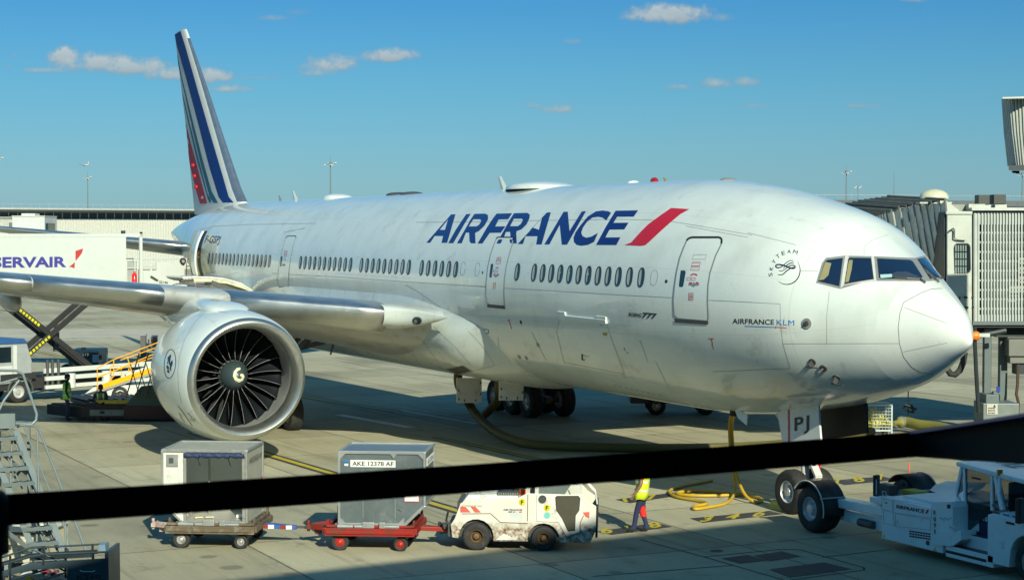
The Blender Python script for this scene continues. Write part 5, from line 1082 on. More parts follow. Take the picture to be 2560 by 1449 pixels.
        for x, z, w_ in ((-.30, .78, .08), (.1, .55, .05), (.52, .32, .10), (-.55, .4, .06)): MB().box((x, yf+.004, z), (w_, .006, .022), M.Rotation(x, 3, 'Y')).build('scuff', ALU, t)
        x_ = 1.06+.03; MB().box((x_, -.05, H-.22), (.012, 1.15, .17)).build('number_plate', STICK, t); text('unit_number', 'AKE 12378 AF', (x_+.008, -.58, H-.27), (0, 1.05, 0), (0, 0, .10), INK, t)
    return t
container('open white container with a rolled blue tarpaulin, on the rusty dolly', dAc, 1, True)
container('closed grey container with a white number plate, on the red dolly', dBc+TD*.13, -1, False)

# ---------------------------------------------------------------- baggage tug
def wheel_arch(cx, r, x, zb): return math.sqrt(max(0, r*r-(x-cx)**2))
tc_ = G(1272, 1376)+TN*.75; tug = thing('baggage_tug', 'rusty white airport tug with a half cab pulling the container dollies', 'tractor', tc_, R(61))
Z = lambda zx, zy: ((zx-800)/479, (1228-zy)/479)
def side(pts, y0, y1): return [(x, y0, z) for x, z in [Z(*p) for p in pts]], (0, y1-y0, 0)
def arc_z(cx, cy, r, a0, a1, n_=10): return [(cx+r*math.cos(R(a0+(a1-a0)*i/n_)), cy-r*math.sin(R(a0+(a1-a0)*i/n_))) for i in range(n_+1)]
prof = [(200, 1090), (185, 960), (225, 900), (285, 740), (352, 700), (640, 686), (880, 676), (975, 630), (1545, 640), (1600, 700), (1690, 760), (1685, 1010), (1630, 1135), (1330, 1135)]+arc_z(1145, 1105, 165, -5, 180)[:]+[(985, 1128), (640, 1128)]+arc_z(450, 1080, 178, -12, 178)+[(262, 1100)]
p_, d_ = side(prof, -.76, -.70); MB().prism(p_, d_).build('side_panel', RUSTY, tug, bevel=.012); p_, d_ = side(prof, .70, .76); MB().prism(p_, d_).build('side_panel', RUSTY, tug, bevel=.012)
mb = MB()
for a, b in (((200, 1060), (190, 960)), ((190, 960), (228, 898)), ((228, 898), (288, 745))): pa, pb = Z(*a), Z(*b); mb.prism([(pa[0], -.72, pa[1]), (pb[0], -.72, pb[1]), (pb[0], .72, pb[1]), (pa[0], .72, pa[1])], (.03, 0, 0))
mb.build('nose_panel', RUSTY, tug)
h0, h1, h2, h3 = Z(300, 735), Z(360, 668), Z(670, 645), Z(880, 640); mb = MB(); mb.prism([(h0[0], -.69, h0[1]), (h1[0], -.64, h1[1]+.015), (h2[0], -.64, h2[1]), (h3[0], -.66, h3[1]-.03), (h3[0], -.69, h3[1]-.15), (h2[0], -.69, h2[1]-.14)], (0, 1.36, 0)); mb.build('hood', WHITE_D, tug, bevel=.02)
v0, v1 = Z(660, 640), Z(895, 690); MB().box(((v0[0]+v1[0])/2, -.45, h3[1]+.0), (.46, .45, .05)).build('vent_grille', DGREY, tug)
for i in range(9): MB().box((v0[0]+.05+.05*i, -.683, h3[1]), (.02, .02, .05)).build('grille_slot', STEEL, tug)
MB().tube([(h1[0]+.16, -.5, h1[1]+.02), (h1[0]+.17, -.5, h1[1]+.06), (h1[0]+.27, -.5, h1[1]+.06), (h1[0]+.28, -.5, h1[1]+.02)], .012).build('grab_handle', STEEL, tug)
# cab: pillars, roof, door, glass, seat
cz = 1.68; mb = MB()
for zx in (985, 1075, 1520): x = Z(zx, 0)[0]; mb.beam((x, -.72, 1.2), (x+.02, -.68, cz), .06, .06); mb.beam((x, .72, 1.2), (x+.02, .68, cz), .06, .06)
mb.build('cab_pillar', WHITE_D, tug, each=True); MB().box(((Z(985, 0)[0]+Z(1540, 0)[0])/2, 0, cz+.03), (1.25, 1.46, .06)).build('cab_roof', WHITE_D, tug, bevel=.02)
xa, xb = Z(1080, 0)[0], Z(1515, 0)[0]
wgl = mat('cab_glass', (.35, .42, .40), .05, spec=.5, alpha=.22); MB().prism([(xa+.03, -.715, 1.24), (xb-.03, -.715, 1.24), (xb-.03, -.685, cz), (xa+.03, -.685, cz)], (0, .006, 0)).build('door_glass', wgl, tug); MB().prism([(xa-.12, -.72, 1.24), (xa-.06, -.72, 1.24), (xa-.06, -.69, cz), (xa-.10, -.69, cz)], (0, .006, 0)).build('quarter_glass', GLASS_D, tug)
dr = MB(); q = [Z(*p) for p in ((1075, 640), (1525, 645), (1560, 760), (1510, 930), (1520, 1030), (1385, 1068), (1300, 925), (1075, 915))]; dr.prism([(x, -.765, z) for x, z in q], (0, -.012, 0)); dr = dr.build('door', WHITE_D, tug, bevel=.005)
q = [Z(*p) for p in ((1275, 675), (1290, 658), (1500, 655), (1520, 680), (1510, 800), (1475, 850), (1470, 1000), (1400, 1008), (1340, 880), (1285, 800))]; MB().prism([(x, -.778, z) for x, z in q], (0, -.008, 0)).build('door_lower_window', mat('smoked_glass', (.085, .08, .06), .15), dr); ce = [(sum(x for x, z in q)/len(q)), sum(z for x, z in q)/len(q)]; MB().prism([(ce[0]+(x-ce[0])*1.06, -.777, ce[1]+(z-ce[1])*1.05) for x, z in q], (0, -.003, 0)).build('window_seal', BLACK, dr)
x, z = Z(1136, 685); MB().lathe((x, -.777, z), (0, -1, 0), [(0, .085), (.02, .085), (.02, .068), (.01, .06), (.01, 0)], 20).build('filler_cap', DGREY, dr)
YST = mat('yellow_sticker', (.62, .56, .02), .5)
for zx, zy, par, yy in ((925, 720, tug, -.762), (1182, 775, dr, -.778)):
    x, z = Z(zx, zy); MB().cyl((x, yy, z), (x, yy-.004, z), .075, n=22).build('round_sticker', YST, par); text('sticker_letter', 'F', (x-.028, yy-.006, z-.045), (.058, 0, 0), (0, 0, .09), INK, par, bold=.03)
x, z = Z(1183, 852); MB().cyl((x, -.778, z), (x, -.782, z), .075, n=22).build('round_sticker', mat('green_ring_sticker', (.35, .6, .2), .5), dr); MB().cyl((x, -.783, z), (x, -.786, z), .058, n=22).build('sticker_centre', mat('blue_sticker', (.15, .5, .65), .5), dr)
x, z = Z(728, 806); text('airline_lettering', 'AIR FRANCE', (x, -.764, z), (.415, 0, 0), (0, 0, .028), NAVY, tug, bold=.05)
for zx0, zx1, m_ in ((780, 825, BLUE), (830, 850, BLUE), (855, 865, BLUE), (870, 878, LRED), (890, 925, LRED)): a, b = Z(zx0, 826), Z(zx1, 815); MB().prism([(a[0], -.762, a[1]), (b[0]-.01, -.762, a[1]), (b[0]+.005, -.762, b[1]), (a[0]+.015, -.762, b[1])], (0, -.003, 0)).build('tricolour_stripe', m_, tug)
for zx in (285, 390): q = [Z(*p) for p in ((zx, 768), (zx+50, 768), (zx+110, 830), (zx+45, 830) if zx > 300 else (zx, 830))]; MB().prism([(x, -.762, z) for x, z in q], (0, -.003, 0)).build('warning_stripe', mat('faded_red', (.60, .12, .09), .5), tug)
x, z = Z(305, 772); text('faded_lettering', 'COM.P.W', (x, -.764, z), (.44, 0, 0), (0, 0, .035), DGREY, tug)
a, b = Z(800, 915), Z(930, 830); MB().prism([(a[0], -.762, a[1]), (b[0], -.762, a[1]), (b[0], -.762, b[1]), (a[0], -.762, b[1])], (0, -.002, 0)).build('instruction_label', mat('label_grey', (.55, .58, .58), .5), tug)
a = [Z(*p) for p in ((1550, 820), (1620, 815), (1618, 880), (1580, 865))]; MB().prism([(x, -.762, z) for x, z in a], (0, -.003, 0)).build('warning_stripe', mat('faded_red', (.6, .12, .09), .5), tug)
a = [Z(*p) for p in ((650, 1112), (735, 1045), (890, 1112))]; MB().prism([(x, -.765, z) for x, z in a], (0, -.02, 0)).build('step_plate', WHITE_D, tug)
for pts in ([(300, 845), (600, 840), (700, 930), (985, 940)], [(985, 640), (980, 915)], [(1310, 925), (1385, 1065), (1525, 1040), (1525, 930), (1560, 850)]):
    MB().tube([(Z(*p)[0], -.763, Z(*p)[1]) for p in pts], .008, 6).build('panel_seam', mat('rust_seam', (.14, .08, .04), .7), tug)
MB().box((-.05, 0, .42), (2.6, 1.3, .26)).box((.55, 0, .82), (.9, 1.3, .5)).box((-.6, 0, .75), (1.1, 1.3, .55)).build('chassis', DGREY, tug)
for zx, zy, r_ in ((450, 1083, .305), (1145, 1110, .27)):
    x, z = Z(zx, zy)
    for y in (-.66, .66): wheel_part('wheel', tug, (x, y, r_), (0, 1, 0), r_, .22, .50, mat('rusty_rim', (.16, .10, .05), .6, metal=.3, var=.3, scale=9))
mb = MB(); x0 = Z(1545, 0)[0]; x1 = Z(1690, 0)[0]; mb.prism([(x1-.02, -.72, .30), (x1+.0, -.72, .95), (x1+.0, .72, .95), (x1-.02, .72, .30)], (.05, 0, 0)).build('rear_bumper', BLACK, tug)
for y in (-.55, -.40, -.2): MB().tube([(x0+.02, y, 1.64), (x0+.10, y-.02, 1.45), (x1-.02, y, 1.25), (x1+.02, y, 1.0)], .016).build('guard_bar', WHITE_D, tug)
MB().box((-1.5, 0, .36), (.16, .3, .2)).cyl((-1.6, 0, .28), (-1.6, 0, .5), .03).build('tow_coupling', DSTEEL, tug); MB().tube([(-1.36, -.6, .55), (-1.40, -.6, .62), (-1.36, -.6, .8)], .02).tube([(-1.36, -.5, .55), (-1.40, -.5, .62), (-1.36, -.5, .8)], .02).build('front_hook', BLACK, tug)
MB().box((.30, -.1, 1.0), (.45, .6, .12)).box((.10, -.1, 1.3), (.12, .6, .5)).build('seat', BLACK, tug, bevel=.03); MB().tube([(.86, -.1, 1.25), (.82, -.1, 1.4)], .02).lathe((.80, -.1, 1.42), (-.5, 0, .87), [(0, .17), (.02, .18), (.02, .15), (0, .15)], 20).build('steering_wheel', BLACK, tug)
# driver inside the cab
DRV = dict(pelvis=(.32, -.15, 1.06), waist=(.30, -.15, 1.22), chest=(.28, -.15, 1.44), neck=(.29, -.15, 1.58), head=(.31, -.15, 1.72), hipl=(.34, -.05, 1.05), hipr=(.34, -.25, 1.05), kneel=(.72, .0, 1.06), kneer=(.72, -.30, 1.06), anklel=(.78, .0, .70), ankler=(.78, -.30, .70), toel=(.92, .0, .66), toer=(.92, -.3, .66), shol=(.28, .03, 1.50), shor=(.28, -.34, 1.50), elbl=(.42, .06, 1.28), elbr=(.42, -.44, 1.30), wril=(.68, .02, 1.36), wrir=(.68, -.28, 1.34))
person('tug driver in a red shirt and orange vest seated in the white tug cab', tc_, R(61), DRV, [SKIN_M, REDC, BLKC, SHOE, SKIN_M], .1, mat('orange_vest', (.8, .12, .02), .7))

# ---------------------------------------------------------------- aircraft tow tractor (in the shade of the terminal)
TWP = mat('tractor_white', (.82, .86, .88), .35, coat=.2, var=.06, dirt=(.4, .4, .36), dscale=4, damt=.15)
tt = thing('tow_tractor', 'white low aircraft tow tractor with big black rear wheels at the nose gear', 'tow tractor', (0, 0, 0), 0)
YN = -1.32
def O(px, py, y=YN): return on(1, y, px, py)
def pan(name, pts, m_, par, y=YN, th_=.03): return MB().prism([O(px, py, y) for px, py in pts], (0, -th_ if th_ < .02 else th_, 0)).build(name, m_, par)
bx0, bx1 = O(2204, 1300).x, O(2330, 1300).x; zt = O(2204, 1243).z; zb = .20
body = MB().prism([(bx0, YN, zb), (bx1+.35, YN, zb), (bx1+.35, YN, zt-.03), (bx1+.1, YN, zt), (bx0, YN, zt+.02)], (0, -2*YN, 0)).build('body', TWP, tt, bevel=.02)
MB().box(((bx0+bx1)/2+.1, .1, zt+.03), (1.5, 2.0, .05)).build('hood', TWP, tt, bevel=.015)
RT4 = lambda pts: z2p(pts, (2080, 1130), .2202)
for q in ([(580, 655), (690, 680), (710, 830), (590, 800)], [(695, 535), (1130, 605), (1130, 745), (700, 680)], [(720, 690), (1120, 760), (1120, 880), (720, 835)], [(560, 525), (682, 540), (685, 665), (565, 640)]): pp = [O(*p, YN-.004) for p in RT4(q)]; MB().tube(pp+[pp[0]], .004, 4).build('panel_seam', GREY, body)
def tq(s, a, b, c, m_, par, y=YN-.006, **k): A_, B_, C_ = [O(*p, y) for p in RT4([a, b, c])]; return text('lettering', s, A_, B_-A_, C_-A_, m_, par, **k)
tq('AIRFRANCE', (722, 630), (1045, 687), (722, 590), INK, body, bold=.03); pan('red_flash', RT4([(1058, 690), (1078, 692), (1102, 648), (1082, 645)]), LRED, body, YN-.005, .003)
for r_ in range(3):
    for c in range(8): a, b = RT4([(880+30.5*c, 884+28*r_+4.6*c), (903+30.5*c, 902+28*r_+4.6*c)]); pan('vent_slot', [a, (b[0], a[1]+.5), b, (a[0], b[1]-.5)], DLINE, body, YN-.004, .006)
x = O(*RT4([(1090, 1025)])[0]); MB().cyl(x, x+V((0, -.02, 0)), .05, n=14).build('round_cap', DGREY, body); pan('warning_triangle', RT4([(1150, 1115), (1190, 1118), (1168, 1070)]), YST, body, YN-.004, .003); pan('warning_triangle', RT4([(578, 955), (605, 962), (592, 925)]), YST, body, YN-.004, .003)
# control box, tank, steps
ctl = pan('control_panel', RT4([(1135, 560), (1345, 560), (1370, 620), (1370, 900), (1215, 900), (1215, 1055), (1140, 1040)]), TWP, tt, YN-.03, .5); pan('tank', RT4([(1215, 900), (1465, 890), (1470, 990), (1370, 1060), (1215, 1055)]), TWP, tt, YN-.05, .4); pan('socket', RT4([(1310, 590), (1345, 590), (1345, 635), (1310, 635)]), BLACK, ctl, YN-.034, .01)
for k in range(5): a = RT4([(1230+28*k, 740+(k % 2)*14)])[0]; pan('indicator', [a, (a[0]+3, a[1]), (a[0]+3, a[1]+3), (a[0], a[1]+3)], GREY, ctl, YN-.034, .006)
sx0, sx1 = O(*RT4([(1290, 1090)])[0]).x, O(*RT4([(1830, 1200)])[0]).x
MB().b2((sx0, YN, .16), (sx1, YN+.5, .40)).build('sill_step', TWP, tt, bevel=.01); MB().b2((sx0, YN+.0, .402), (sx1-.05, YN+.22, .41)).build('tread_plate', DGREY, tt); MB().b2((sx0+.2, YN+.22, .40), (sx1-.05, YN+.5, .66)).build('upper_step', TWP, tt, bevel=.01); MB().b2((sx0+.2, YN+.22, .662), (sx1-.1, YN+.38, .67)).build('tread_plate', DGREY, tt); MB().b2((sx0, YN-.003, .24), (sx1-.2, YN, .30)).build('step_strip', DLINE, tt)
for ch, yy in (('R', 705), ('0', 780), ('9', 848), ('1', 918)): tq(ch, (1152 if ch != '1' else 1162, yy), (1180 if ch != '1' else 1173, yy+3), (1152 if ch != '1' else 1162, yy-52), INK, ctl, y=YN-.036, bold=.02)
# front fender and wheel
fx0, fx1 = O(*RT4([(1765, 900)])[0]).x, 3.9; fz = O(*RT4([(1765, 705)])[0]).z
wx = O(*RT4([(2200, 1170)])[0]).x+.05; prof = [(fx0, .25), (fx0, fz), (fx0+.15, fz+.05), (fx1, fz-.06), (fx1, .45)]+[(wx+.50*math.cos(R(a)), .46+.50*math.sin(R(a))) for a in range(10, 181, 17)]+[(wx-.52, .25)]
MB().prism([(x, YN, z) for x, z in prof], (0, -2*YN, 0)).build('front_fender', TWP, tt, bevel=.015)
for y in (YN+.18, -YN-.18): wheel_part('front_wheel', tt, (wx, y, .42), (0, 1, 0), .42, .30, .55)
for k in range(3): a = RT4([(1835+105*k, 672+22*k)]); pan('fender_slot', [(a[0][0], a[0][1]), (a[0][0]+16, a[0][1]+3.5), (a[0][0]+18, a[0][1]+7), (a[0][0]+1, a[0][1]+3.5)], DLINE, tt, YN-.006, .005)
pan('side_marker', RT4([(1975, 780), (2070, 800), (2072, 826), (1978, 806)]), DLINE, tt, YN-.004, .01)
# cab
YC = -.95; cx0, cx1 = O(*RT4([(1410, 500)])[0], YC).x, 3.3; cb = O(*RT4([(1400, 480)])[0], YC).z; ct = O(*RT4([(1480, 175)])[0], YC).z
p0 = O(*RT4([(1412, 490)])[0], YC); p1 = O(*RT4([(1478, 170)])[0], YC); q0 = O(*RT4([(1520, 920)])[0], YC); q1 = O(*RT4([(1510, 175)])[0], YC); r0 = O(*RT4([(1825, 660)])[0], YC); r1 = O(*RT4([(1820, 245)])[0], YC); s0 = O(*RT4([(1945, 650)])[0], YC); s1 = O(*RT4([(1865, 260)])[0], YC)
mb = MB()
for a, b, w_ in ((p0, p1, .07), (q0, q1, .07), (r0, r1, .07), (s0, s1, .10)): mb.beam(a, b, w_, w_); a2, b2_ = a.copy(), b.copy(); a2.y = b2_.y = -YC; mb.beam(a2, b2_, w_, w_)
mb.build('cab_pillar', TWP, tt, bevel=.008, each=True); MB().prism([p0, O(*RT4([(1515, 640)])[0], YC), q0, O(*RT4([(1400, 900)])[0], YC), O(*RT4([(1395, 560)])[0], YC)], (0, .06, 0)).build('cab_side', TWP, tt)
rz0 = p1.z+.02; roof = MB().prism([(p1.x-.10, YC-.08, rz0), (s1.x+.9, YC-.08, rz0-.12), (s1.x+.9, -YC+.08, rz0-.12), (p1.x-.10, -YC+.08, rz0)], (0, 0, .09)).build('cab_roof', TWP, tt, bevel=.02)
text('roof_lettering', 'TLD', (p1.x+.25, -.35, rz0+.10), (.75, 0, -.08), (.05, .45, 0), mat('roof_print', (.30, .31, .28), .5), roof, bold=.05)
cg = mat('tractor_glass', (.02, .03, .035), .05, spec=.8, alpha=.55)
def gpane(name, pts, y=YC): return MB().prism(pts, (0, .008, 0)).build(name, cg, tt)
gpane('door_glass', [q0+(r0-q0)*.06, r0-(r0-q0)*.02, r1, q1]); gpane('front_quarter_glass', [p0, q0+V((-.06, 0, .9)), q1, p1]); gpane('rear_quarter_glass', [r0+V((.05, 0, 0)), s0, s1, r1+V((.03, 0, 0))])
MB().prism([s0+V((.08, 0, 0)), s1+V((.08, 0, 0)), V((s1.x+.08, -YC, s1.z)), V((s0.x+.08, -YC, s0.z))], (.01, 0, 0)).build('windscreen', cg, tt)
dk = MB().prism([O(*p, YC+.03) for p in RT4([(1522, 560), (1815, 620), (1770, 1000), (1525, 905)])], (0, .04, 0)).build('door', NAVYC, tt); pan('data_sheet', RT4([(1528, 750), (1668, 772), (1670, 898), (1530, 880)]), STICK, dk, YC+.026, .004); pan('green_label', RT4([(1605, 592), (1738, 615), (1738, 652), (1607, 636)]), mat('green_label', (.05, .45, .25), .5), dk, YC+.026, .004); pan('red_label', RT4([(1462, 670), (1500, 676), (1498, 712), (1462, 706)]), LRED, tt, YC-.004, .006)
tq('10', (1712, 772), (1765, 782), (1712, 722), STICK, dk, YC+.02, bold=.02)
MB().box((cx0+.95, .1, 1.05), (.5, .55, .14)).box((cx0+.72, .1, 1.4), (.14, .5, .6)).build('seat', BLACK, tt, bevel=.04); MB().b2((cx0+.1, -.85, .6), (3.2, .85, .8)).build('cab_floor', DGREY, tt)
a = O(*RT4([(1905, 225)])[0], YC-.05); MB().cyl(a+V((0, 0, -.06)), a+V((0, 0, .06)), .06, n=14).build('beacon_light', mat('amber_lens', (.65, .18, .01), .2, coat=.5), tt, 50); MB().beam(a+V((0, 0, -.06)), a+V((0, 0, -.4)), .05, .05).build('beacon_bracket', TWP, tt)
m0_ = O(*RT4([(505, 375)])[0], YN-.15); MB().box(m0_, (.10, .16, .46), M.Rotation(.4, 3, 'Z')).build('mirror', BLACK, tt, bevel=.02); MB().box(m0_+V((.055, -.02, -.02)), (.006, .13, .34), M.Rotation(.4, 3, 'Z')).build('mirror_glass', mat('mirror_glass', (.5, .6, .62), .1, metal=.6), tt)
m1_ = O(*RT4([(2135, 660)])[0], YN-.1); MB().box(m1_, (.12, .2, .5), M.Rotation(.3, 3, 'Z')).build('mirror', BLACK, tt, bevel=.03); q_ = O(*RT4([(812, 360)])[0], .9); MB().lathe(q_, (.8, -.6, 0), [(0, .02), (.0, .10), (.03, .10), (.05, .04)], 16).build('work_lamp', DGREY, tt)
MB().box(O(*RT4([(630, 420)])[0], -.6)+V((0, 0, -.02)), (.45, .25, .28)).build('lamp_box', DGREY, tt, bevel=.02)
MB().tube([O(*p, YN-.06) for p in RT4([(1395, 900), (1398, 850), (1345, 825), (1345, 860)])], .015).build('grab_rail', TWP, tt, 50)
MB().tube([O(*p, YC-.03) for p in RT4([(1815, 590), (1830, 592), (1830, 620)])], .012).build('door_handle', BLACK, tt)
MB().tube([q1+(r1-q1)*f+V((0, -.02, -.16)) for f in (.3, .45, .6)], .02).build('roof_grip', BLACK, tt)
for x in (bx0+.15, bx0+.55, bx0+1.1): MB().box((x, YN-.004, zt-.09), (.09, .012, .025)).build('latch', GREY, tt)
MB().box((bx0+.02, YN+.12, zt-.07), (.02, .14, .07)).build('rear_lamp', LRED, tt)
# rear arms, wheels and fenders around the nose gear
for sy in (-1, 1):
    ax = on(1, -1.62, 2020, 1268).x+.02; mb = MB(); mb.beam((bx0+.1, sy*1.15, .78), (ax+.35, sy*1.05, .72), .34, .20).beam((bx0+.1, sy*1.1, .45), (ax+.2, sy*.95, .45), .2, .26).box((bx0-.25, sy*1.0, .98), (.55, .5, .12)); mb.build('rear_arm', TWP, tt, bevel=.02)
    MB().tube([(bx0-.5, sy*.9, 1.02), (bx0-.5, sy*.9, 1.14), (bx0-.38, sy*.9, 1.14), (bx0-.38, sy*.9, 1.02)], .015).build('lifting_eye', STEEL, tt); MB().cyl((bx0-.4, sy*1.22, .42), (bx0-.9, sy*1.22, .42), .09).build('hydraulic_cylinder', DSTEEL, tt)
    wheel_part('rear_wheel', tt, (ax, sy*1.33, .54), (0, 1, 0), .54, .58, .52); f = MB(); rr = [[(ax+.62*math.cos(R(a)), sy*y, .56+.62*math.sin(R(a))) for y in (1.02, 1.66)] for a in range(-12, 150, 9)]; f.loft(rr, closed=False, caps=False); f = f.build('rear_fender', BLACK, tt, 40); so = f.modifiers.new('t', 'SOLIDIFY'); so.thickness = .03
    MB().tube([(ax+.635*math.cos(R(a)), sy*1.665, .56+.635*math.sin(R(a))) for a in range(-12, 150, 9)], .014, 6).build('fender_edge', mat('white_edge', (.6, .6, .58), .5), f); MB().cyl((ax+.60, sy*1.05, .86), (ax+.60, sy*1.72, .86), .02).build('hinge_rod', STEEL, f)
MB().cyl((ax-.1, 1.35, 1.18), (ax-.12, 1.35, 1.42), .015).build('marker_rod', mat('orange_rod', (.8, .12, .03), .5), tt); MB().box((-1.55, -.2, 1.12), (.5, .35, .06)).box((-1.75, -.05, 1.0), (.2, .5, .15)).build('valve_cover', YLINE, tt); MB().prism([(bx0, .5, 1.0), (bx0-.9, .75, 1.0), (bx0-.9, .9, 1.12), (bx0+.6, .75, 1.28), (bx0+.8, .45, 1.2)], (0, .35, .06)).build('arm_cover', TWP, tt)
# nose-wheel chock and ground lead
c = G(1936, 1272); tag(MB().prism([(-.30, 0, 0), (.30, 0, 0), (.30, .14, .15), (-.30, .14, .15)], (0, .12, 0)).box((0, .13, .07), (.62, .1, .14)).build('wheel_chock', mat('chock_yellow', (.62, .55, .10), .6, dirt=(.2, .18, .08), damt=.4), loc=c), 'yellow wheel chock on the ground against the nose wheel', 'wheel chock')['category']
# ================================================================ BOARDING BRIDGES
JW = mat('bridge_white', (.43, .465, .43), .5, dirt=(.36, .36, .30), dscale=1.5, damt=.25); JM_ = mat('mesh_panel_white', (.37, .41, .405), .5); JB = mat('bellows_grey', (.58, .61, .57), .75, var=.2, scale=3, bump=.5); JR = mat('bellows_roof', (.085, .095, .095), .7, var=.25); JD = mat('bridge_dark_steel', (.025, .035, .042), .5, metal=.3); JG = mat('bridge_blue_grey', (.10, .13, .14), .5)
DJ = 58.5
def J(px, py, dd=0): return at(DJ+dd, px, py)
jb = thing('boarding_bridge', 'white boarding bridge with slatted tunnel side and grey bellows hood behind the nose', 'boarding bridge', (J(2480, 1080).x, J(2480, 1080).y, 0), math.atan2(RT.y, RT.x)); lj = loc_of(jb)
FH = V((FW.x, FW.y, 0)).normalized()
def jbox(name, x0, y0, x1, y1, dep, m_, d0=0, par=None, mb=None, bevel=0):
    P = [lj(J(x0, y0, d0)), lj(J(x1, y0, d0)), lj(J(x1, y1, d0)), lj(J(x0, y1, d0))]; dv = lj(J(x0, y0, d0)+FH*dep)-P[0]
    b = (mb or MB()).prism(P, dv); return b if mb is not None else b.build(name, m_, par or jb, bevel=bevel)
# tunnel: inner dark body, slats, rails
jbox('tunnel_inside', 2440, 536, 2900, 800, 2.2, mat('tunnel_inside', (.035, .05, .055), .4), .5)
mb = MB(); x = 2436
while x < 2900:
    jbox('', x, 530, x+3.9, 803, .05, None, 0, None, mb); x += 7.6 if x > 2446 else 9
for y in [530, 556, 579, 603, 627, 650, 674, 698, 722, 745, 769, 786]: jbox('', 2434, y, 2900, y+(26 if y == 530 else 20 if y == 786 else 5), .06, None, .06, None, mb)
jbox('', 2434, 530, 2446, 803, .07, None, .03, None, mb); mb.build('slatted_panel', JM_, jb)
for x0, y0, x1, y1 in ((2522, 715, 2545, 740), (2545, 640, 2560, 730), (2520, 745, 2540, 760)): jbox('tunnel_poster', x0, y0, x1, y1, .04, mat('pale_poster', (.38, .40, .37), .6), .35)
jbox('tunnel_floor_beam', 2432, 803, 2900, 812, 3.0, JG, -.1); jbox('tunnel_floor_beam', 2436, 813, 2900, 818, 2.6, JD, 0); jbox('tunnel_roof', 2430, 519, 2900, 526, 3.0, mat('bridge_roof_edge', (.42, .45, .44), .4, metal=.3), -.15); jbox('roof_gutter', 2432, 526, 2900, 533, 2.8, JD, .15)
for x in range(2450, 2900, 5): pass
# cab column with window
cabp = jbox('cab_panel', 2368, 533, 2430, 806, 2.6, JW, -.35, bevel=.02); jbox('cab_cap', 2366, 528, 2431, 535, 2.7, JW, -.4); jbox('cab_seal', 2361, 530, 2367, 800, 2.4, JD, -.2)
P = [lj(J(x, y, -.37)) for x, y in z2p([(1040, 720), (1048, 698), (1062, 687), (1145, 687), (1160, 698), (1166, 715), (1170, 885), (1162, 905), (1148, 913), (1062, 912), (1050, 900), (1045, 885)], (2040, 380), .33121)]
wf = MB().prism(P, lj(J(2400, 700, -.35))-lj(J(2400, 700, -.37))).build('cab_window', DLINE, jb); cx = sum((p for p in P), V())/len(P); MB().prism([cx+(p-cx)*.92+(lj(J(2400, 700, -.38))-lj(J(2400, 700, -.37))) for p in P], (0, .004, 0)).build('glass', GLASS_D, wf)
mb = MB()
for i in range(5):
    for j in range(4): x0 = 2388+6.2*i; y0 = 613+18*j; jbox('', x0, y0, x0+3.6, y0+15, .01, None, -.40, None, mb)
mb.build('reflected_slats', mat('slat_reflection', (.16, .22, .22), .4), wf)  # reflection in the cab window, painted as pale bars on the glass
MB().tube([lj(J(x, y, -.45)) for x, y in ((2372, 578), (2383, 571), (2386, 575), (2386, 595), (2394, 598), (2415, 599))], .03, 6).build('bracket_rod', DSTEEL, jb)
mb = MB()
for x, y in ((2399, 744), (2412, 743), (2417, 743), (2432, 742), (2414, 768), (2419, 768), (2433, 767)): mb.cyl(lj(J(x, y, -.36)), lj(J(x, y, -.40)), .035, n=8)
mb.build('bolt', DLINE, jb, each=True)
# bellows hood: folded frames that fan from the cab to the aircraft skin
ribs_b = [(2363, 500, 720), (2347, 504, 715), (2330, 506, 705), (2315, 508, 690), (2299, 510, 668), (2283, 512, 645), (2267, 516, 622), (2248, 519, 600), (2229, 527, 582), (2215, 527, 566), (2208, 530, 556), (2202, 532, 550), (2196, 535, 545), (2188, 540, 541)]
top = []; bot = []; fold = MB(); hoops = MB()
for i, (x, y0, y1) in enumerate(ribs_b):
    dd = .2+.32*i; lean = (2363-x)*.0+26 if i > 1 else 10; a = J(x, y0, dd); b = J(x+lean*1.4+20, 830, dd); top.append(a); bot.append(b); hoops.tube([lj(a), lj(b)], .035, 6)
rows = []
for i in range(len(top)-1):
    m0 = (top[i]+top[i+1])/2-V((0, 0, .10))+FH*.09; m1 = (bot[i]+bot[i+1])/2+FH*.09; rows += [[top[i]+(bot[i]-top[i])*k/10 for k in range(11)], [m0+(m1-m0)*k/10 for k in range(11)]]
rows.append([top[-1]+(bot[-1]-top[-1])*k/10 for k in range(11)])
fold.loft([[lj(p) for p in r] for r in rows], closed=False, caps=False); fold.build('bellows_side', JB, jb)
hoops.build('bellows_hoop', mat('hoop_steel', (.20, .20, .19), .45, metal=.4), jb, 50)
rf = MB(); rows = []; mb = MB()
for i in range(len(top)): a = top[i]+V((0, 0, .02)); b = a+FH*3.4-RT*1.2+V((0, 0, .18)); rows.append([lj(a+(b-a)*k/6+V((0, 0, .0 if i % 2 else -.06))) for k in range(7)]); mb.tube([lj(a), lj(b)], .05, 6)
rf.loft(rows, closed=False, caps=False).build('bellows_roof', JR, jb); mb.build('roof_hoop', JR, jb, 50)
P = [lj(J(x, y, .4)) for x, y in ((2364, 500), (2398, 526), (2398, 545), (2364, 545))]; MB().prism(P, lj(J(2364, 500, 2.4))-P[0]).build('hood_gusset', JW, jb)
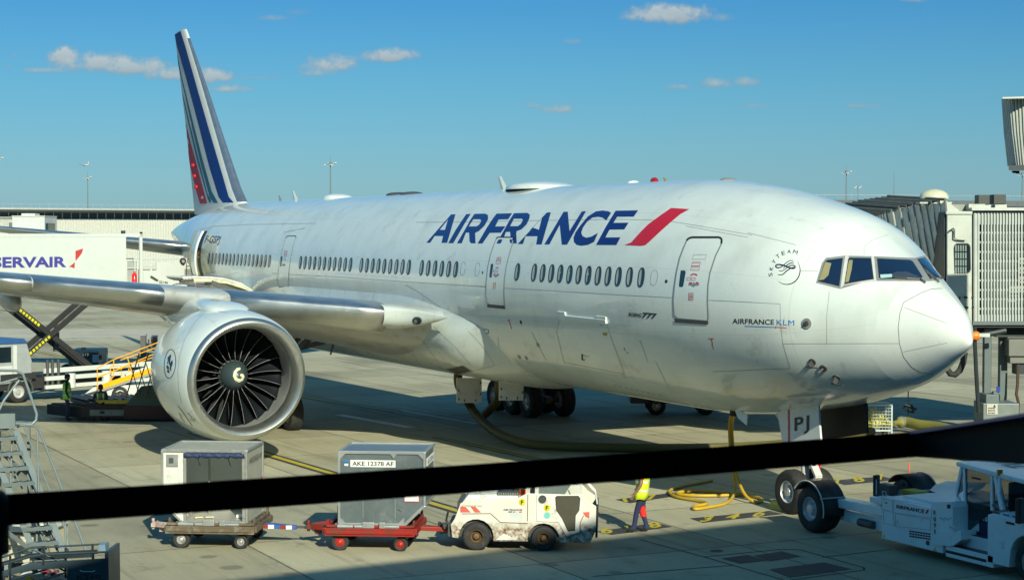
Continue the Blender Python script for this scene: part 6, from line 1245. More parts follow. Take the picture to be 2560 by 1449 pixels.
# unseen covered way towards the far-side door, added to shade the ground there
mb = MB(); mb.prism([lj((-21.5, 3.25, 3.7)), lj((-18.2, 3.25, 3.7)), lj((-18.2, 9.2, 3.7)), lj((-21.5, 9.2, 3.7))], (0, 0, 3.6)); mb.build('unseen_corridor', JB, jb)
mb = MB(); mb.prism([lj((-25.5, 9.2, 3.6)), lj((-22.0, 9.2, 3.6)), lj((-22.6, 16.5, 3.6)), lj((-26.0, 16.5, 3.6))], (0, 0, 3.6)); mb.build('unseen_corridor', JB, jb)
# roof dome, lamps, unit
c = J(2335, 497, 1.6); dm = MB(); dm.lathe(lj(c), (0, 0, 1), [(-.12, .40), (0, .40), (0, .50), (.03, .50), (.10, .485), (.20, .43), (.28, .30), (.33, .12), (.335, 0)], 28).build('dome_beacon_cover', mat('dome_cream', (.55, .54, .40), .4), jb, 50); MB().cyl(lj(c+V((0, 0, -.35))), lj(c+V((0, 0, -.02))), .34, n=20).build('dome_base', JD, jb)
jbox('roof_plate', 2300, 505, 2380, 509, 1.4, JW, 1.0)
jbox('roof_unit', 2374, 511, 2426, 528, 1.2, mat('roof_unit_grey', (.22, .23, .21), .5), .6); jbox('roof_unit', 2422, 510, 2463, 525, 1.2, JW, .2)
for x0, x1, y0 in ((2446, 2475, 487), (2484, 2515, 486)):
    h = jbox('floodlight', x0, y0, x1, y0+24, .5, mat('floodlight_black', (.03, .035, .035), .5), .4, bevel=.02); jbox('floodlight_stand', x0+4, y0+25, x1+2, y0+34, .4, JW, .45, h)
# two columns, wheel box with a warning sign, cabinet
for x0, x1, dd in ((2459, 2477, .4), (2498, 2517, .9)):
    a = J((x0+x1)/2, 820, dd); b = V((a.x, a.y, .35)); w_ = (x1-x0)*DJ/FPX; mb = MB(); mb.beam(lj(a), lj(b), w_, w_, (1, 0, 0)); mb.build('leg', JG, jb, bevel=.02); MB().beam(lj(a), lj(a+V((0, 0, -2.0))), w_*.7, w_+.02, (1, 0, 0)).build('leg_sleeve', JD, jb)
jbox('drive_box', 2465, 986, 2498, 1010, .9, JG, -.4, bevel=.02); wb = jbox('drive_box', 2458, 1008, 2548, 1075, 1.2, mat('wheel_box_grey', (.16, .19, .19), .45, metal=.3), -.5, bevel=.02)
sg = jbox('warning_sign', 2467, 1009, 2494, 1035, .02, mat('sign_cream', (.45, .45, .40), .5), -.53, wb)
for s, yy in (('DANGER', 1021), ('BRIDGE', 1027), ('MOVING', 1033)): a, b, c = lj(J(2470, yy, -.54)), lj(J(2488, yy, -.54)), lj(J(2470, yy-3.2, -.54)); text('sign_lettering', s, a, b-a, c-a, INK, sg, bold=.02)
P = [lj(J(x, y, -.54)) for x, y in ((2483, 1017), (2490, 1017), (2486.5, 1010))]; MB().add(P, [(0, 1, 2)]).build('sign_triangle', INK, sg)
jbox('blue_lamp', 2493, 966, 2499, 981, .1, mat('blue_lamp', (.02, .06, .4), .3), -.2); jbox('lamp_stand', 2484, 978, 2502, 985, .2, JG, -.2)
for y in (1070, ): 
    for sx in (2470, 2520): a = G(sx, 1092); wheel_part('bridge_wheel', jb, lj((a.x, a.y, .42)), lj(V(a)+FH)-lj(a), .42, .3)
cab2 = jbox('control_cabinet', 2522, 848, 2600, 890, .8, mat('cabinet_grey', (.14, .15, .14), .5), .2, bevel=.02); jbox('control_cabinet', 2525, 888, 2600, 908, .8, mat('cabinet_grey', (.14, .15, .14), .5), .3, bevel=.02); jbox('cabinet_foot', 2540, 908, 2600, 935, .5, JD, .4)
MB().tube([lj(J(2545, 910, .2)), lj(J(2544, 960, .2)), lj(J(2541, 985, .2)), lj(J(2546, 1005, .2)), lj(J(2543, 1080, .2))], .05, 6).build('hanging_cable', mat('cable_brown', (.06, .035, .025), .7), jb)
# thin swing arm with orange bumper and hanging cable
MB().tube([lj(J(x, y, -.6)) for x, y in ((2437, 815), (2437, 850), (2440, 920), (2444, 990), (2447, 1030))], .07, 8).build('support_tube', JD, jb); MB().tube([lj(J(x, y, -.7)) for x, y in ((2447, 838), (2475, 834), (2515, 826))], .09, 8).build('swing_arm', JD, jb); MB().lathe(lj(J(2436, 839, -.7)), lj(J(2445, 839, -.7))-lj(J(2436, 839, -.7)), [(-.12, .03), (-.10, .12), (.05, .16), (.14, .13), (.16, .05)], 14).build('bumper', ORANGE, jb, 50); jbox('perforated_plate', 2446, 833, 2475, 842, .02, STEEL, -.8)
MB().tube([lj(J(x, y, -.3)) for x, y in ((2430, 822), (2434, 830), (2438, 842))], .05, 6).tube([lj(J(x, y, .2)) for x, y in ((2412, 880), (2408, 905), (2400, 925), (2388, 936), (2376, 934), (2368, 922))], .11, 8).build('hanging_cable', RUBBER, jb)
jbox('underside_gear', 2490, 815, 2590, 842, 1.4, JD, .5); jbox('underside_gear', 2440, 815, 2470, 832, 1.4, JD, .5)
# raised bellows of the next bridge, top right
DK = 46
def K(px, py, dd=0): return at(DK+dd, px, py)
jk = thing('boarding_bridge', 'raised boarding bridge end with ribbed bellows entering the sky at the right edge', 'boarding bridge', (K(2700, 700).x, K(2700, 700).y, 0), math.atan2(RT.y, RT.x)); lk = loc_of(jk)
mb = MB(); dk_ = MB(); n_ = 0
for i, (xt, xb) in enumerate([(2508+a, 2523+b) for a, b in ((0, 0), (3, 4), (6, 8), (9, 12), (13, 16), (17, 20), (23, 25), (32, 31), (41, 37), (50, 45), (60, 55), (70, 65), (82, 78), (95, 92), (110, 108), (125, 124))]):
    dd = .22*(15-i)*.3; a, b = K(xt, 247-i*.6, dd), K(xb, 415-i*.2, dd); q = MB(); mb.tube([lk(a), lk(a+(b-a)*.5+RT*-.02), lk(b)], .045, 6)
    if n_: dk_.add([lk(pa+FH*.12), lk(a+FH*.12), lk(b+FH*.12), lk(pb+FH*.12)], [(0, 1, 2, 3)])
    pa, pb = a, b; n_ = 1
mb.build('bellows_rib', mat('rib_grey', (.40, .42, .38), .5), jk, 50); dk_.build('bellows_fabric', mat('bellows_dark', (.02, .035, .05), .7), jk)
P = [lk(K(2521, 413)), lk(K(2900, 409)), lk(K(2900, 426)), lk(K(2522, 426))]; dv = lk(K(2521, 413, 3)+RT*.15)-P[0]; MB().prism(P, dv).build('floor_beam', JD, jk)
P = [lk(K(2506, 243)), lk(K(2900, 232)), lk(K(2900, 240)), lk(K(2507, 247))]; MB().prism(P, dv).build('roof', JW, jk); P = [lk(K(2640, 240)), lk(K(2900, 240)), lk(K(2900, 415)), lk(K(2640, 415))]; MB().prism(P, dv).build('tunnel', JM_, jk)
MB().cyl(lk(K(2535, 427, .5)), lk(K(2535, 431, .5)), .06).beam(lk(K(2533, 431, .5)), lk(K(2541, 430, .5)), .05, .05).cyl(lk(K(2544, 427, .5)), lk(K(2544, 434, .5)), .05).build('under_bracket', JD, jk)
a = K(2760, 420, 1); MB().beam(lk(a), lk((a.x, a.y, 0)), .7, .7, (1, 0, 0)).build('leg', JG, jk)

# ================================================================ HOSES, LEADS, CART AND VEHICLE UNDER THE AIRCRAFT
HOSE = mat('yellow_air_duct', (.105, .09, .018), .6, bump=.6, scale=5, dirt=(.10, .085, .02), dscale=3, damt=.4); CAB = mat('yellow_cable', (.50, .32, .02), .5)  # duct yellow is darkened to olive in the colour to look shaded
def gz(px, py, z): return G(px, py, z)
def smooth(pts, k=6):
    o = []; P = [pts[0]]+pts+[pts[-1]]
    for i in range(1, len(P)-2):
        a, b, c, d = P[i-1:i+3]
        for j in range(k): t = j/k; o.append(.5*((2*b)+(c-a)*t+(2*a-5*b+4*c-d)*t*t+(3*b-a-3*c+d)*t**3))
    return o+[P[-2]]
xp = on(1, -1.0, 1142, 950).x
duct = smooth([V((xp-.30, -.80, 2.2)), V((xp-.28, -.80, 1.7)), G(1172, 1008, 1.0), G(1195, 1040, .6), G(1232, 1074, .32), G(1280, 1098, .22), G(1350, 1112, .2), G(1500, 1118, .2), G(1700, 1120, .2), G(1900, 1114, .2), G(2080, 1096, .2), G(2180, 1078, .25)])
tag(MB().tube(duct, .15, 12).build('air_duct', HOSE, smooth=60), 'thick yellow air duct running from the belly along the ground to the wire cage', 'hose')
xq = on(1, -1.0, 1245, 985).x; duct2 = smooth([V((xq+.05, -1.0, 2.1)), G(1247, 995, 1.25), G(1232, 1015, .9), G(1212, 1036, .55)]); tag(MB().tube(duct2, .15, 12).build('air_duct', HOSE, smooth=60), 'short yellow air duct slanting down between the hanging belly panels', 'hose')
for o in COL.objects:
    if o.name.startswith('air_duct'): o['group'] = 'yellow air ducts'
mb = MB()
for off in (.0, .06): mb.tube([p+V((0, -.0, .215))+V((.1*off, -off, 0)) for p in duct[8:]], .018, 5)
cart = None
xc = on(1, -.7, 1825, 1025).x
c1 = smooth([V((xc, -.62, 2.35)), G(1824, 1060, 1.75), G(1826, 1120, 1.1), G(1834, 1180, .6), G(1838, 1225, .16), G(1818, 1255, .05), G(1775, 1266, .05), G(1738, 1271, .05), G(1737, 1264, .05), G(1764, 1259, .05), G(1757, 1253, .05), G(1692, 1241, .05), G(1673, 1230, .05), G(1682, 1221, .05), G(1712, 1213, .05), G(1780, 1200, .05)])
tag(MB().tube(c1, .042, 8).build('power_cable', CAB, smooth=60), 'yellow power cable hanging from the nose and looping on the ground to the left', 'cable', 'yellow power cables')
c2 = smooth([V((xc+.12, -.60, 2.35)), G(1830, 1060, 1.75), G(1833, 1120, 1.1), G(1842, 1185, .6), G(1862, 1235, .2), G(1890, 1254, .05), G(1905, 1248, .05), G(1880, 1239, .05), G(1800, 1230, .05), G(1740, 1226, .05), G(1700, 1229, .05), G(1696, 1234, .05), G(1750, 1238, .05), G(1850, 1236, .05)])
tag(MB().tube(c2, .042, 8).build('power_cable', CAB, smooth=60), 'yellow power cable hanging from the nose and looping on the ground to the right', 'cable', 'yellow power cables')
pl = MB().tube([V((xc+.1, -.6, 2.7)), V((xc+.06, -.62, 2.35)), V((xc+.06, -.62, 2.2))], .11, 10).build('cable_plug', RUBBER, jet); MB().prism([V((xc+.25, -.75, 2.45)), V((xc+.85, -.75, 2.30)), V((xc+.9, -.8, 2.05)), V((xc+.5, -.8, 2.2))], (0, .03, 0)).build('service_door', WHITE, jet)
# wire cage trolley with yellow duct, right of the nose gear door
cg_ = G(2198, 1090); t = thing('duct_cart', 'wire cage trolley holding coiled yellow ducts, right of the nose gear door', 'trolley', cg_, math.atan2(RT.y, RT.x)); s_ = (cg_-CAM).dot(FW)/FPX; W2 = 31*s_; H2 = 78*s_
mb = MB()
for i in range(9): x = -W2+2*W2*i/8; mb.cyl((x, 0, .2), (x, 0, H2), .014, n=5); mb.cyl((x, 1.0, .2), (x, 1.0, H2), .014, n=5)
for j in range(9): z = .2+(H2-.2)*j/8; mb.cyl((-W2, 0, z), (W2, 0, z), .014, n=5); mb.cyl((-W2, 1, z), (W2, 1, z), .014, n=5); mb.cyl((W2, 0, z), (W2, 1, z), .014, n=5)
mb.build('wire_cage', mat('cage_wire', (.30, .34, .33), .4, metal=.3), t); mb = MB()
for x in (-W2, W2):
    for y in (0, 1): mb.beam((x, y, .1), (x, y, H2), .05, .05)
for z in (.2, H2): mb.beam((-W2, 0, z), (W2, 0, z), .05, .05); mb.beam((-W2, 1, z), (W2, 1, z), .05, .05); mb.beam((-W2, 0, z), (-W2, 1, z), .05, .05); mb.beam((W2, 0, z), (W2, 1, z), .05, .05)
mb.build('frame', mat('frame_pale', (.45, .52, .52), .45), t); HB = mat('bright_yellow_duct', (.55, .50, .03), .55, bump=.5, scale=8)
MB().tube([(-W2*.9, .5, .35), (0, .35, .42), (W2*.9, .5, .38), (W2*.5, .6, .62), (-W2*.6, .5, .66), (0, .4, .85)], .15, 10).build('coiled_duct', HB, t, 60)
for x in (-W2*.8, W2*.8): wheel_part('wheel', t, (x, .05, .12), (0, 1, 0), .12, .08); wheel_part('wheel', t, (x, .95, .12), (0, 1, 0), .12, .08)
d3 = smooth([G(2232, 1058, .35), G(2262, 1054, .35), G(2300, 1062, .3), G(2350, 1068, .3), G(2420, 1085, .25)]); o = tag(MB().tube(d3, [.09]*4+[.19]*(len(d3)-4), 12).build('air_duct', mat('yellow_green_duct', (.20, .19, .04), .6, bump=.6, scale=6, dirt=(.3, .3, .2), dscale=2, damt=.3), smooth=60), 'fat yellow duct lying on the ground right of the wire cage', 'hose', 'yellow air ducts')
MB().cyl(d3[4], d3[5]+V((.0, 0, 0)), .2, n=14).build('duct_collar', STEEL, o, 50)
pm = G(2270, 1062); mb = MB(); mb.cyl((0, 0, 0), (0, 0, 1.6), .02, n=6)
for i in range(6): mb.tube([(.12*math.cos(i), .12*math.sin(i), .75), (.28*math.cos(i*1.3), .2*math.sin(i*1.7), .6), (.1*math.cos(i*2), .2, .45)], .03, 5)
tag(mb.build('cable_post', DLINE, loc=pm), 'thin post with a tangle of black cable behind the yellow duct', 'post')
# dark service vehicle beyond the belly
v = G(1700, 1038); t = thing('service_vehicle', 'dark low service vehicle half hidden behind the belly ahead of the nose gear', 'vehicle', v+FH*.8, math.atan2(RT.y, RT.x)); MB().prism([(-1.9, -.7, .45), (1.6, -.7, .45), (1.6, -.7, 1.0), (.6, -.7, 1.1), (.3, -.7, 1.35), (-.6, -.7, 1.35), (-.8, -.7, 1.0), (-1.9, -.7, .9)], (0, 1.4, 0)).build('body', DGREY, t, bevel=.03)
for x in (-.9, 1.0): wheel_part('wheel', t, (x, -.62, .36), (0, 1, 0), .36, .25); wheel_part('wheel', t, (x, .62, .36), (0, 1, 0), .36, .25)
# ================================================================ LEFT SIDE: CATERING TRUCK, LOADERS, STEPS
q0_ = G(50, 1007); d2 = (RT*.656+FH*.754).normalized(); yaw = math.atan2(d2.y, d2.x); n2 = V((-d2.y, d2.x, 0))
if n2.dot(FH) < 0: n2 = -n2
ct = thing('catering_truck', 'white catering truck with its box raised on black scissor arms at the rear door', 'truck', q0_, yaw); lc = loc_of(ct)
def T(px, py, off=0): return lc(onv(q0_+n2*off, d2, px, py))
sgn = 1 if lc(q0_+n2).y > 0 else -1          # away from the viewer in the truck's own space
TRW = mat('truck_white', (.57, .60, .58), .4, coat=.1, var=.05); TRB = mat('truck_black', (.03, .03, .032), .5)
def tb2(name, px0, py0, px1, py1, o0, o1, m_, par=None, bevel=0, mb=None):
    a, b = T(px0, py0, o0), T(px1, py1, o0); lo = (min(a.x, b.x), a.y, min(a.z, b.z)); hi = (max(a.x, b.x), a.y+sgn*(o1-o0), max(a.z, b.z)); m = mb or MB(); m.b2(lo, hi); return m if mb is not None else m.build(name, m_, par or ct, bevel=bevel)
xe = T(316, 650).x; xr = T(356, 650).x; xl = -4.2; zt_, zb_ = T(356, 584).z, T(356, 712).z-.02; ywid = 2.4*sgn
box = MB().b2((xl, 0, zb_), (xe, ywid, zt_)).build('cargo_box', TRW, ct, bevel=.02)
MB().b2((xl, -.012*sgn, zt_-.14), (xr, 0, zt_)).b2((xe, 0, zt_-.14), (xr, .05*sgn, zt_)).b2((xr-.14, -.012*sgn, zb_), (xr, .06*sgn, zt_)).b2((xe, ywid, zb_), (xr, ywid-.06*sgn, zt_)).b2((xe, 0, zt_-.05), (xr, ywid, zt_)).b2((xe, 0, zb_), (xr, ywid, zb_+.1)).build('rear_frame', TRW, ct)
MB().b2((xe+.02, .9*sgn, zb_), (xr-.6, 1.0*sgn, zt_-.1)).build('inner_wall', mat('box_inside', (.10, .11, .10), .6), ct); MB().b2((xe+.03, .86*sgn, T(330, 630).z), (xe+.6, .9*sgn, zt_-.16)).build('inside_poster', YLINE, ct)
mb = MB(); zr_ = T(330, 651).z
for x in (xe+.05, xe+.5, xr-.25): mb.cyl((x, .05*sgn, zb_), (x, .05*sgn, zr_), .025)
for z in (zr_, zr_-.35): mb.cyl((xe+.05, .05*sgn, z), (xr-.2, .05*sgn, z), .025)
mb.build('safety_rail', TRW, ct); MB().b2((xe+.05, .10*sgn, zb_+.1), (xe+.65, .14*sgn, zr_-.05)).build('rail_panel', mat('panel_grey', (.35, .37, .35), .5), ct)
p = T(338, 700); MB().lathe((p.x, .06*sgn, zb_+.10), (0, 0, 1), [(0, 0), (0, .12), (.40, .12), (.46, .05), (.54, .05), (.54, 0)], 16).build('fire_extinguisher', LRED, ct, 50)
MB().cyl((xr-.3, 1.0*sgn, zt_), (xr-.3, 1.0*sgn, zt_+.14), .10, n=10).b2((xr-.1, -.02*sgn, zt_), (xr, .06*sgn, zt_+.08)).build('marker_lamp', BLACK, ct)
def ttx(s, o, w_, h_, m_, par, **k): A_, B_, C_ = T(*o, -.02), T(*w_, -.02), T(*h_, -.02); A_.y = B_.y = C_.y = -.016*sgn; return text('lettering', s, A_, B_-A_, C_-A_, m_, par, **k)
ttx('SERVAIR', (-19, 668), (166, 666), (-19, 642), mat('servair_violet', (.06, .055, .30), .4), box, bold=.035)
ml = mat('logo_red', (.52, .05, .045), .4)
for q in ([(968, 548), (1065, 517), (1050, 570), (1015, 620), (968, 675)], [(960, 690), (955, 768), (900, 748), (878, 752), (925, 722)]):
    P = [T(*p, -.02) for p in z2p(q, (0, 520), .19531)]
    for p in P: p.y = -.016*sgn
    MB().prism(P, (0, .004*sgn, 0)).build('logo_petal', ml, box)
# front platform reaching to the door
xp0, xp1 = T(358, 680).x, T(468, 680).x+1.2; zf = T(420, 712).z; MB().b2((xp0, .1*sgn, zf-.12), (xp1, 2.2*sgn, zf)).build('platform', TRW, ct)
pp = [T(359, 676), T(392, 676), T(392, 655), T(462, 655), T(462, 702), T(455, 704), T(430, 712), T(359, 712)]; 
for p in pp: p.y = .02*sgn
ps = MB().prism(pp, (0, .05*sgn, 0)).build('platform_side', TRW, ct)
a, b, c = T(398, 707), T(420, 709), T(398, 701)
for p in (a, b, c): p.y = .01*sgn
text('fleet_number', '22146', a, b-a, c-a, INK, ps, bold=.02); P = [T(x, y) for x, y in ((377, 689), (380, 689), (396, 699), (396, 703), (391, 703), (376, 694))]
for p in P: p.y = .012*sgn
MB().prism(P, (0, .004*sgn, 0)).build('hand_slot', DGREY, ps); mb = MB(); z0 = T(360, 648).z
for x in [xp0+.5*i for i in range(7)]: mb.cyl((x, .06*sgn, zf), (x, .06*sgn, z0), .02); mb.cyl((x, 2.1*sgn, zf), (x, 2.1*sgn, z0), .02)
for z in (z0, z0-.35): mb.tube([(xp0, .06*sgn, z), (xp1-.6, .06*sgn, z)], .022); mb.tube([(xp0, 2.1*sgn, z), (xp1-.6, 2.1*sgn, z)], .022)
mb.build('platform_rail', TRW, ct); wp = T(457, 653); wheel_part('guide_wheel', ct, (wp.x, .0, wp.z), (0, 1, 0), .16, .12)
b = MB().b2((xp1-.9, .1*sgn, zf-.3), (xp1+.2, 2.0*sgn, zf-.1))
for i in range(4): b.cyl((xp1-.7+.25*i, .0, zf-.2), (xp1-.7+.25*i, .2*sgn, zf-.2), .10)
b.build('bridge_plate', DGREY, ct)
# scissor arms, both sides
for off in (.25, .95):
    for (x0, y0, x1, y1, w_) in ((6, 950, 232, 753, .24), (48, 765, 262, 935, .24)):
        a, c = T(x0, y0), T(x1, y1); a.y = c.y = off*sgn+(.12*sgn if x0 > 40 else 0); arm = MB().beam(a, c, .10, w_).build('scissor_arm', TRB, ct, bevel=.01)
        if off < .5:
            for k in (range(8, 17) if x0 < 40 else range(2, 9)):
                if x0 > 40 and k > 10: pass
                q = a.lerp(c, k/30); dr_ = (c-a).normalized(); up2 = dr_.cross(V((0, 1, 0))); MB().beam(q-dr_*.06-V((0, .055*sgn, 0))-up2*.0, q+dr_*.06-V((0, .055*sgn, 0)), .006, .12).build('warning_block', YST, arm)
a, c = T(174, 880), T(174, 800); a.y = c.y = 1.0*sgn; MB().cyl(a, a.lerp(c, .6), .14, n=12).cyl(a.lerp(c, .5), c, .09, n=12).build('lift_cylinder', DSTEEL, ct, 50); a, c = T(180, 808), T(225, 765); a.y = c.y = .5*sgn; MB().cyl(a, c, .04).build('red_strut', RED, ct)
# cab at the front, chassis rails, wheels
cz_ = .55; x1c = T(84, 900).x; cabm = MB().prism([(-3.0, .1*sgn, .7), (x1c, .1*sgn, .9), (x1c, .1*sgn, 1.75), (x1c-.25, .1*sgn, 2.55), (-3.0, .1*sgn, 2.6)], (0, 2.1*sgn, 0)).build('cab', mat('cab_grey', (.32, .35, .36), .4), ct, bevel=.05)
MB().prism([(-3.0, .06*sgn, 2.55), (x1c-.2, .06*sgn, 2.50), (x1c-.4, .06*sgn, 2.72), (-3, .06*sgn, 2.85)], (0, 2.2*sgn, 0)).build('cab_roof', mat('cab_roof_blue', (.03, .10, .26), .4), ct, bevel=.03)
MB().prism([(-1.5, .085*sgn, 1.75), (-.35, .085*sgn, 1.75), (-.35, .085*sgn, 2.4), (-1.5, .085*sgn, 2.4)], (0, .01*sgn, 0)).build('cab_window', GLASS_D, ct); MB().b2((-.25, .07*sgn, .9), (-.08, .1*sgn, 2.45)).b2((-3.0, .07*sgn, 1.0), (-.3, .1*sgn, 1.6)).build('cab_door', TRW, ct)
MB().b2((-3, .2*sgn, .55), (x1c+.6, 2.1*sgn, 1.0)).b2((-.9, .0, 1.0), (.8, .3*sgn, 1.25)).build('front_chassis', TRB, ct)
for y in (.2, 2.0): wheel_part('wheel', ct, (0, y*sgn, .47), (0, 1, 0), .47, .30, .58)
MB().tube([(.60*math.cos(R(a)), -.05*sgn, .50+.60*math.sin(R(a))) for a in range(0, 181, 15)], .05, 6).build('mudguard', DGREY, ct)
xc1 = x1c+.6; xc2 = 9.0
for z, h_, y in ((1.18, .20, .1), (.86, .18, 0), (.50, .16, 0)): MB().b2((xc1, y*sgn, z), (xc2, (y+.1)*sgn, z+h_)).build('chassis_rail', TRW, ct)
MB().b2((xc1, .3*sgn, .45), (xc2, 2.0*sgn, 1.1)).build('chassis', TRB, ct); mb = MB()
for x in (xc1+.15, xc1+.4, xc1+.7): mb.cyl((x, .1*sgn, .5), (x, .1*sgn, 1.75), .07)
mb.build('exhaust', DGREY, ct); mb = MB()
for x in (xc1+1.3, xc1+3.2): mb.cyl((x, .08*sgn, .5), (x, .08*sgn, 1.1), .22, n=14)
mb.build('outrigger_leg', TRW, ct, 50, each=True)
for x in (5.6, 6.9):
    for y in (.2, 2.0): wheel_part('wheel', ct, (x, y*sgn, .47), (0, 1, 0), .47, .30, .58)

# grey-cabbed cargo loader beyond it
FR = math.atan2(RT.y, RT.x)
def standing(px, py, dist=None): return G(px, py)
gl = G(215, 950); sc_ = (gl-CAM).dot(FW)/FPX
t = thing('cargo_loader', 'grey cargo loader with a raised cab and amber beacon behind the catering truck chassis', 'cargo loader', gl, FR)
def gp(px, py, y=0): return ((px-215)*sc_, y, (950-py)*sc_)
def gb(name, x0, y0, x1, y1, a, b, m_, bev=0, mb=None): p, q = gp(x0, y0), gp(x1, y1); m = mb or MB(); m.b2((p[0], a, q[2]), (q[0], b, p[2])); return m if mb is not None else m.build(name, m_, t, bevel=bev)
LGR = mat('loader_grey', (.20, .24, .25), .45)
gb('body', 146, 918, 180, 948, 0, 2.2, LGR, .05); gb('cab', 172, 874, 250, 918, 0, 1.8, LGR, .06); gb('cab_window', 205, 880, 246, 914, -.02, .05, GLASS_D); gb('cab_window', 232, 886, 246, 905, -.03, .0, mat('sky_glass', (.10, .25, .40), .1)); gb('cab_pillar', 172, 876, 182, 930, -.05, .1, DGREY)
MB().cyl(gp(203, 874, .5), gp(203, 869, .5), .12, n=10).build('beacon_light', mat('amber_lens', (.65, .18, .01), .2, coat=.5), t); gb('mirror', 251, 886, 258, 897, -.3, -.2, BLACK, .02)
a, b, c = gp(206, 889, -.04), gp(223, 889, -.04), gp(206, 882, -.04); text('cab_number', '519', a, V(b)-V(a), V(c)-V(a), STICK, t, bold=.03)
gb('bed', 180, 920, 400, 946, .3, 2.2, LGR); gb('bed_side', 205, 922, 262, 942, -.1, .3, TRW, .04); gb('bed_side', 285, 935, 400, 948, .0, .2, TRW); MB().tube([gp(195, 935, -.1), gp(199, 920, -.1), (gp(206, 915, -.1)), gp(240, 915, -.1), gp(243, 930, -.1)], .06, 8).build('guard_tube', TRW, t)
for x in (165, 300, 380): wheel_part('wheel', t, (gp(x, 0)[0], .3, .4), (0, 1, 0), .4, .3)
# white belt loader with a yellow conveyor side and rails
gl2 = G(300, 1009); sc2 = (gl2-CAM).dot(FW)/FPX; t = thing('belt_loader', 'white belt loader with raised yellow conveyor and yellow handrails left of the engine', 'belt loader', gl2, FR)
def gp(px, py, y=0): return V(((px-300)*sc2, y, (1009-py)*sc2))
def poly(name, pts, y0, y1, m_, bev=0): return MB().prism([gp(px, py, y0) for px, py in pts], (0, y1-y0, 0)).build(name, m_, t, bevel=bev)
poly('body', [(266, 965), (282, 962), (400, 962), (400, 1002), (330, 1002), (322, 985), (300, 977), (282, 985), (276, 1004), (268, 1002)], 0, 1.8, TRW, .03); poly('nose', [(190, 1000), (232, 968), (300, 955), (268, 995), (215, 1004)], .1, 1.6, TRW, .03)
for x in (300, 395): wheel_part('wheel', t, (gp(x, 0).x, .12, .38), (0, 1, 0), .38, .28, .55, DSTEEL); wheel_part('wheel', t, (gp(x, 0).x, 1.6, .38), (0, 1, 0), .38, .28, .55, DSTEEL)
poly('conveyor_side', [(247, 962), (366, 922), (420, 905), (420, 917), (366, 935), (249, 974)], -.12, -.04, YRAIL); poly('conveyor_frame', [(247, 972), (420, 915), (420, 923), (249, 980)], -.10, 1.2, mat('conveyor_grey', (.30, .31, .30), .5)); poly('conveyor_edge', [(286, 945), (420, 895), (420, 906), (290, 958)], 1.2, 1.3, TRW); poly('belt', [(250, 966), (420, 909), (420, 911), (250, 968)], 0, 1.2, RUBBER); poly('lower_belt', [(185, 992), (247, 974), (247, 978), (186, 998)], 0, 1.2, DGREY)
mb = MB()
def rail(pts, y=-.08): mb.tube([gp(px, py, y) for px, py in pts], .022, 6)
rail([(245, 972), (245, 919), (286, 898), (420, 846)]); rail([(245, 943), (286, 926), (420, 870)]); rail([(286, 898), (286, 940)]); rail([(320, 891), (332, 932)]); rail([(247, 940), (420, 880)]); rail([(260, 960), (260, 924), (264, 919), (286, 919), (290, 945)], 1.2); rail([(286, 905), (420, 858)], 1.2); rail([(307, 922), (307, 935)], 1.2); rail([(262, 965), (285, 940)])
mb.build('handrail', YRAIL, t, 50)
for q in ([(197, 1003), (205, 995), (212, 1001)], [(276, 996), (280, 1003), (276, 1003)]): poly('red_mark', q, .08, .1, LRED)
poly('yellow_cap', [(259, 990), (268, 988), (268, 996), (260, 997)], -.02, .1, YST)
# low pallet loader in the engine's shade
pa = G(205, 1053); t = thing('low_loader', 'dark low pallet loader with a roller bed in the shade beside the engine', 'pallet loader', pa, FR); s3 = (pa-CAM).dot(FW)/FPX
DRK = mat('loader_dark_steel', (.022, .02, .02), .55, metal=.3, dirt=(.07, .045, .03), damt=.3); GP = mat('loader_panel', (.16, .19, .19), .5, dirt=(.05, .05, .05), damt=.4)
k3 = lambda px: (px-205)*s3
MB().prism([(k3(205)-1.75, 1.6, .12), (k3(205), 0, .12), (k3(205), 0, .46), (k3(205)-1.75, 1.6, .50)], (.12, .1, 0)).build('front_bumper', DRK, t)
MB().prism([(0, 0, .15), (k3(440), 0, .15), (k3(440), 2.4, .15), (-1.6, 1.7, .15)], (0, 0, .40)).build('chassis', DRK, t); MB().b2((.3, -.03, .22), (k3(330), 0, .45)).build('side_panel', GP, t); MB().b2((k3(250), -.035, .3), (k3(262), -.03, .4)).build('plate', NAVYC, t)
MB().prism([(.1, .15, .6), (k3(440), .15, .66), (k3(440), 2.4, .72), (-1.3, 1.9, .66)], (0, 0, .1)).build('roller_bed', DGREY, t); mb = MB()
for i in range(16): mb.cyl((.2+.32*i, .25, .78), (-1.1+.36*i, 2.0, .80), .06, n=8)
mb.build('roller', mat('roller_steel', (.10, .11, .12), .35, metal=.5), t, 50); MB().b2((.5, .1, .66), (k3(440), .16, .80)).build('yellow_edge', YLINE, t); MB().b2((.1, .02, .55), (k3(330), .1, .63)).build('edge_beam', DRK, t)
MB().prism([(k3(312), -.1, .55), (k3(460), -.1, .55), (k3(460), -.1, 1.5), (k3(355), -.1, 1.35)], (0, .06, 0)).build('mesh_guard', mat('mesh_green', (.05, .10, .09), .6, var=.4, scale=30), t); MB().b2((k3(312), -.15, .1), (k3(470), .0, .6)).build('rear_frame', mat('rear_frame_brown', (.06, .02, .018), .6), t); mb = MB()
for i in range(4): mb.beam((k3(318)+.35*i, -.2, .9), (k3(352)+.35*i, -.2, 2.6), .04, .04); mb.beam((k3(352)+.3*i, -.22, 1.0), (k3(330)+.3*i, -.22, 2.2), .03, .03)
mb.build('scissor_brace', mat('brace_olive', (.12, .10, .03), .6), t)
for x in (.8, 3.5): wheel_part('wheel', t, (x, .3, .2), (0, 1, 0), .2, .2)
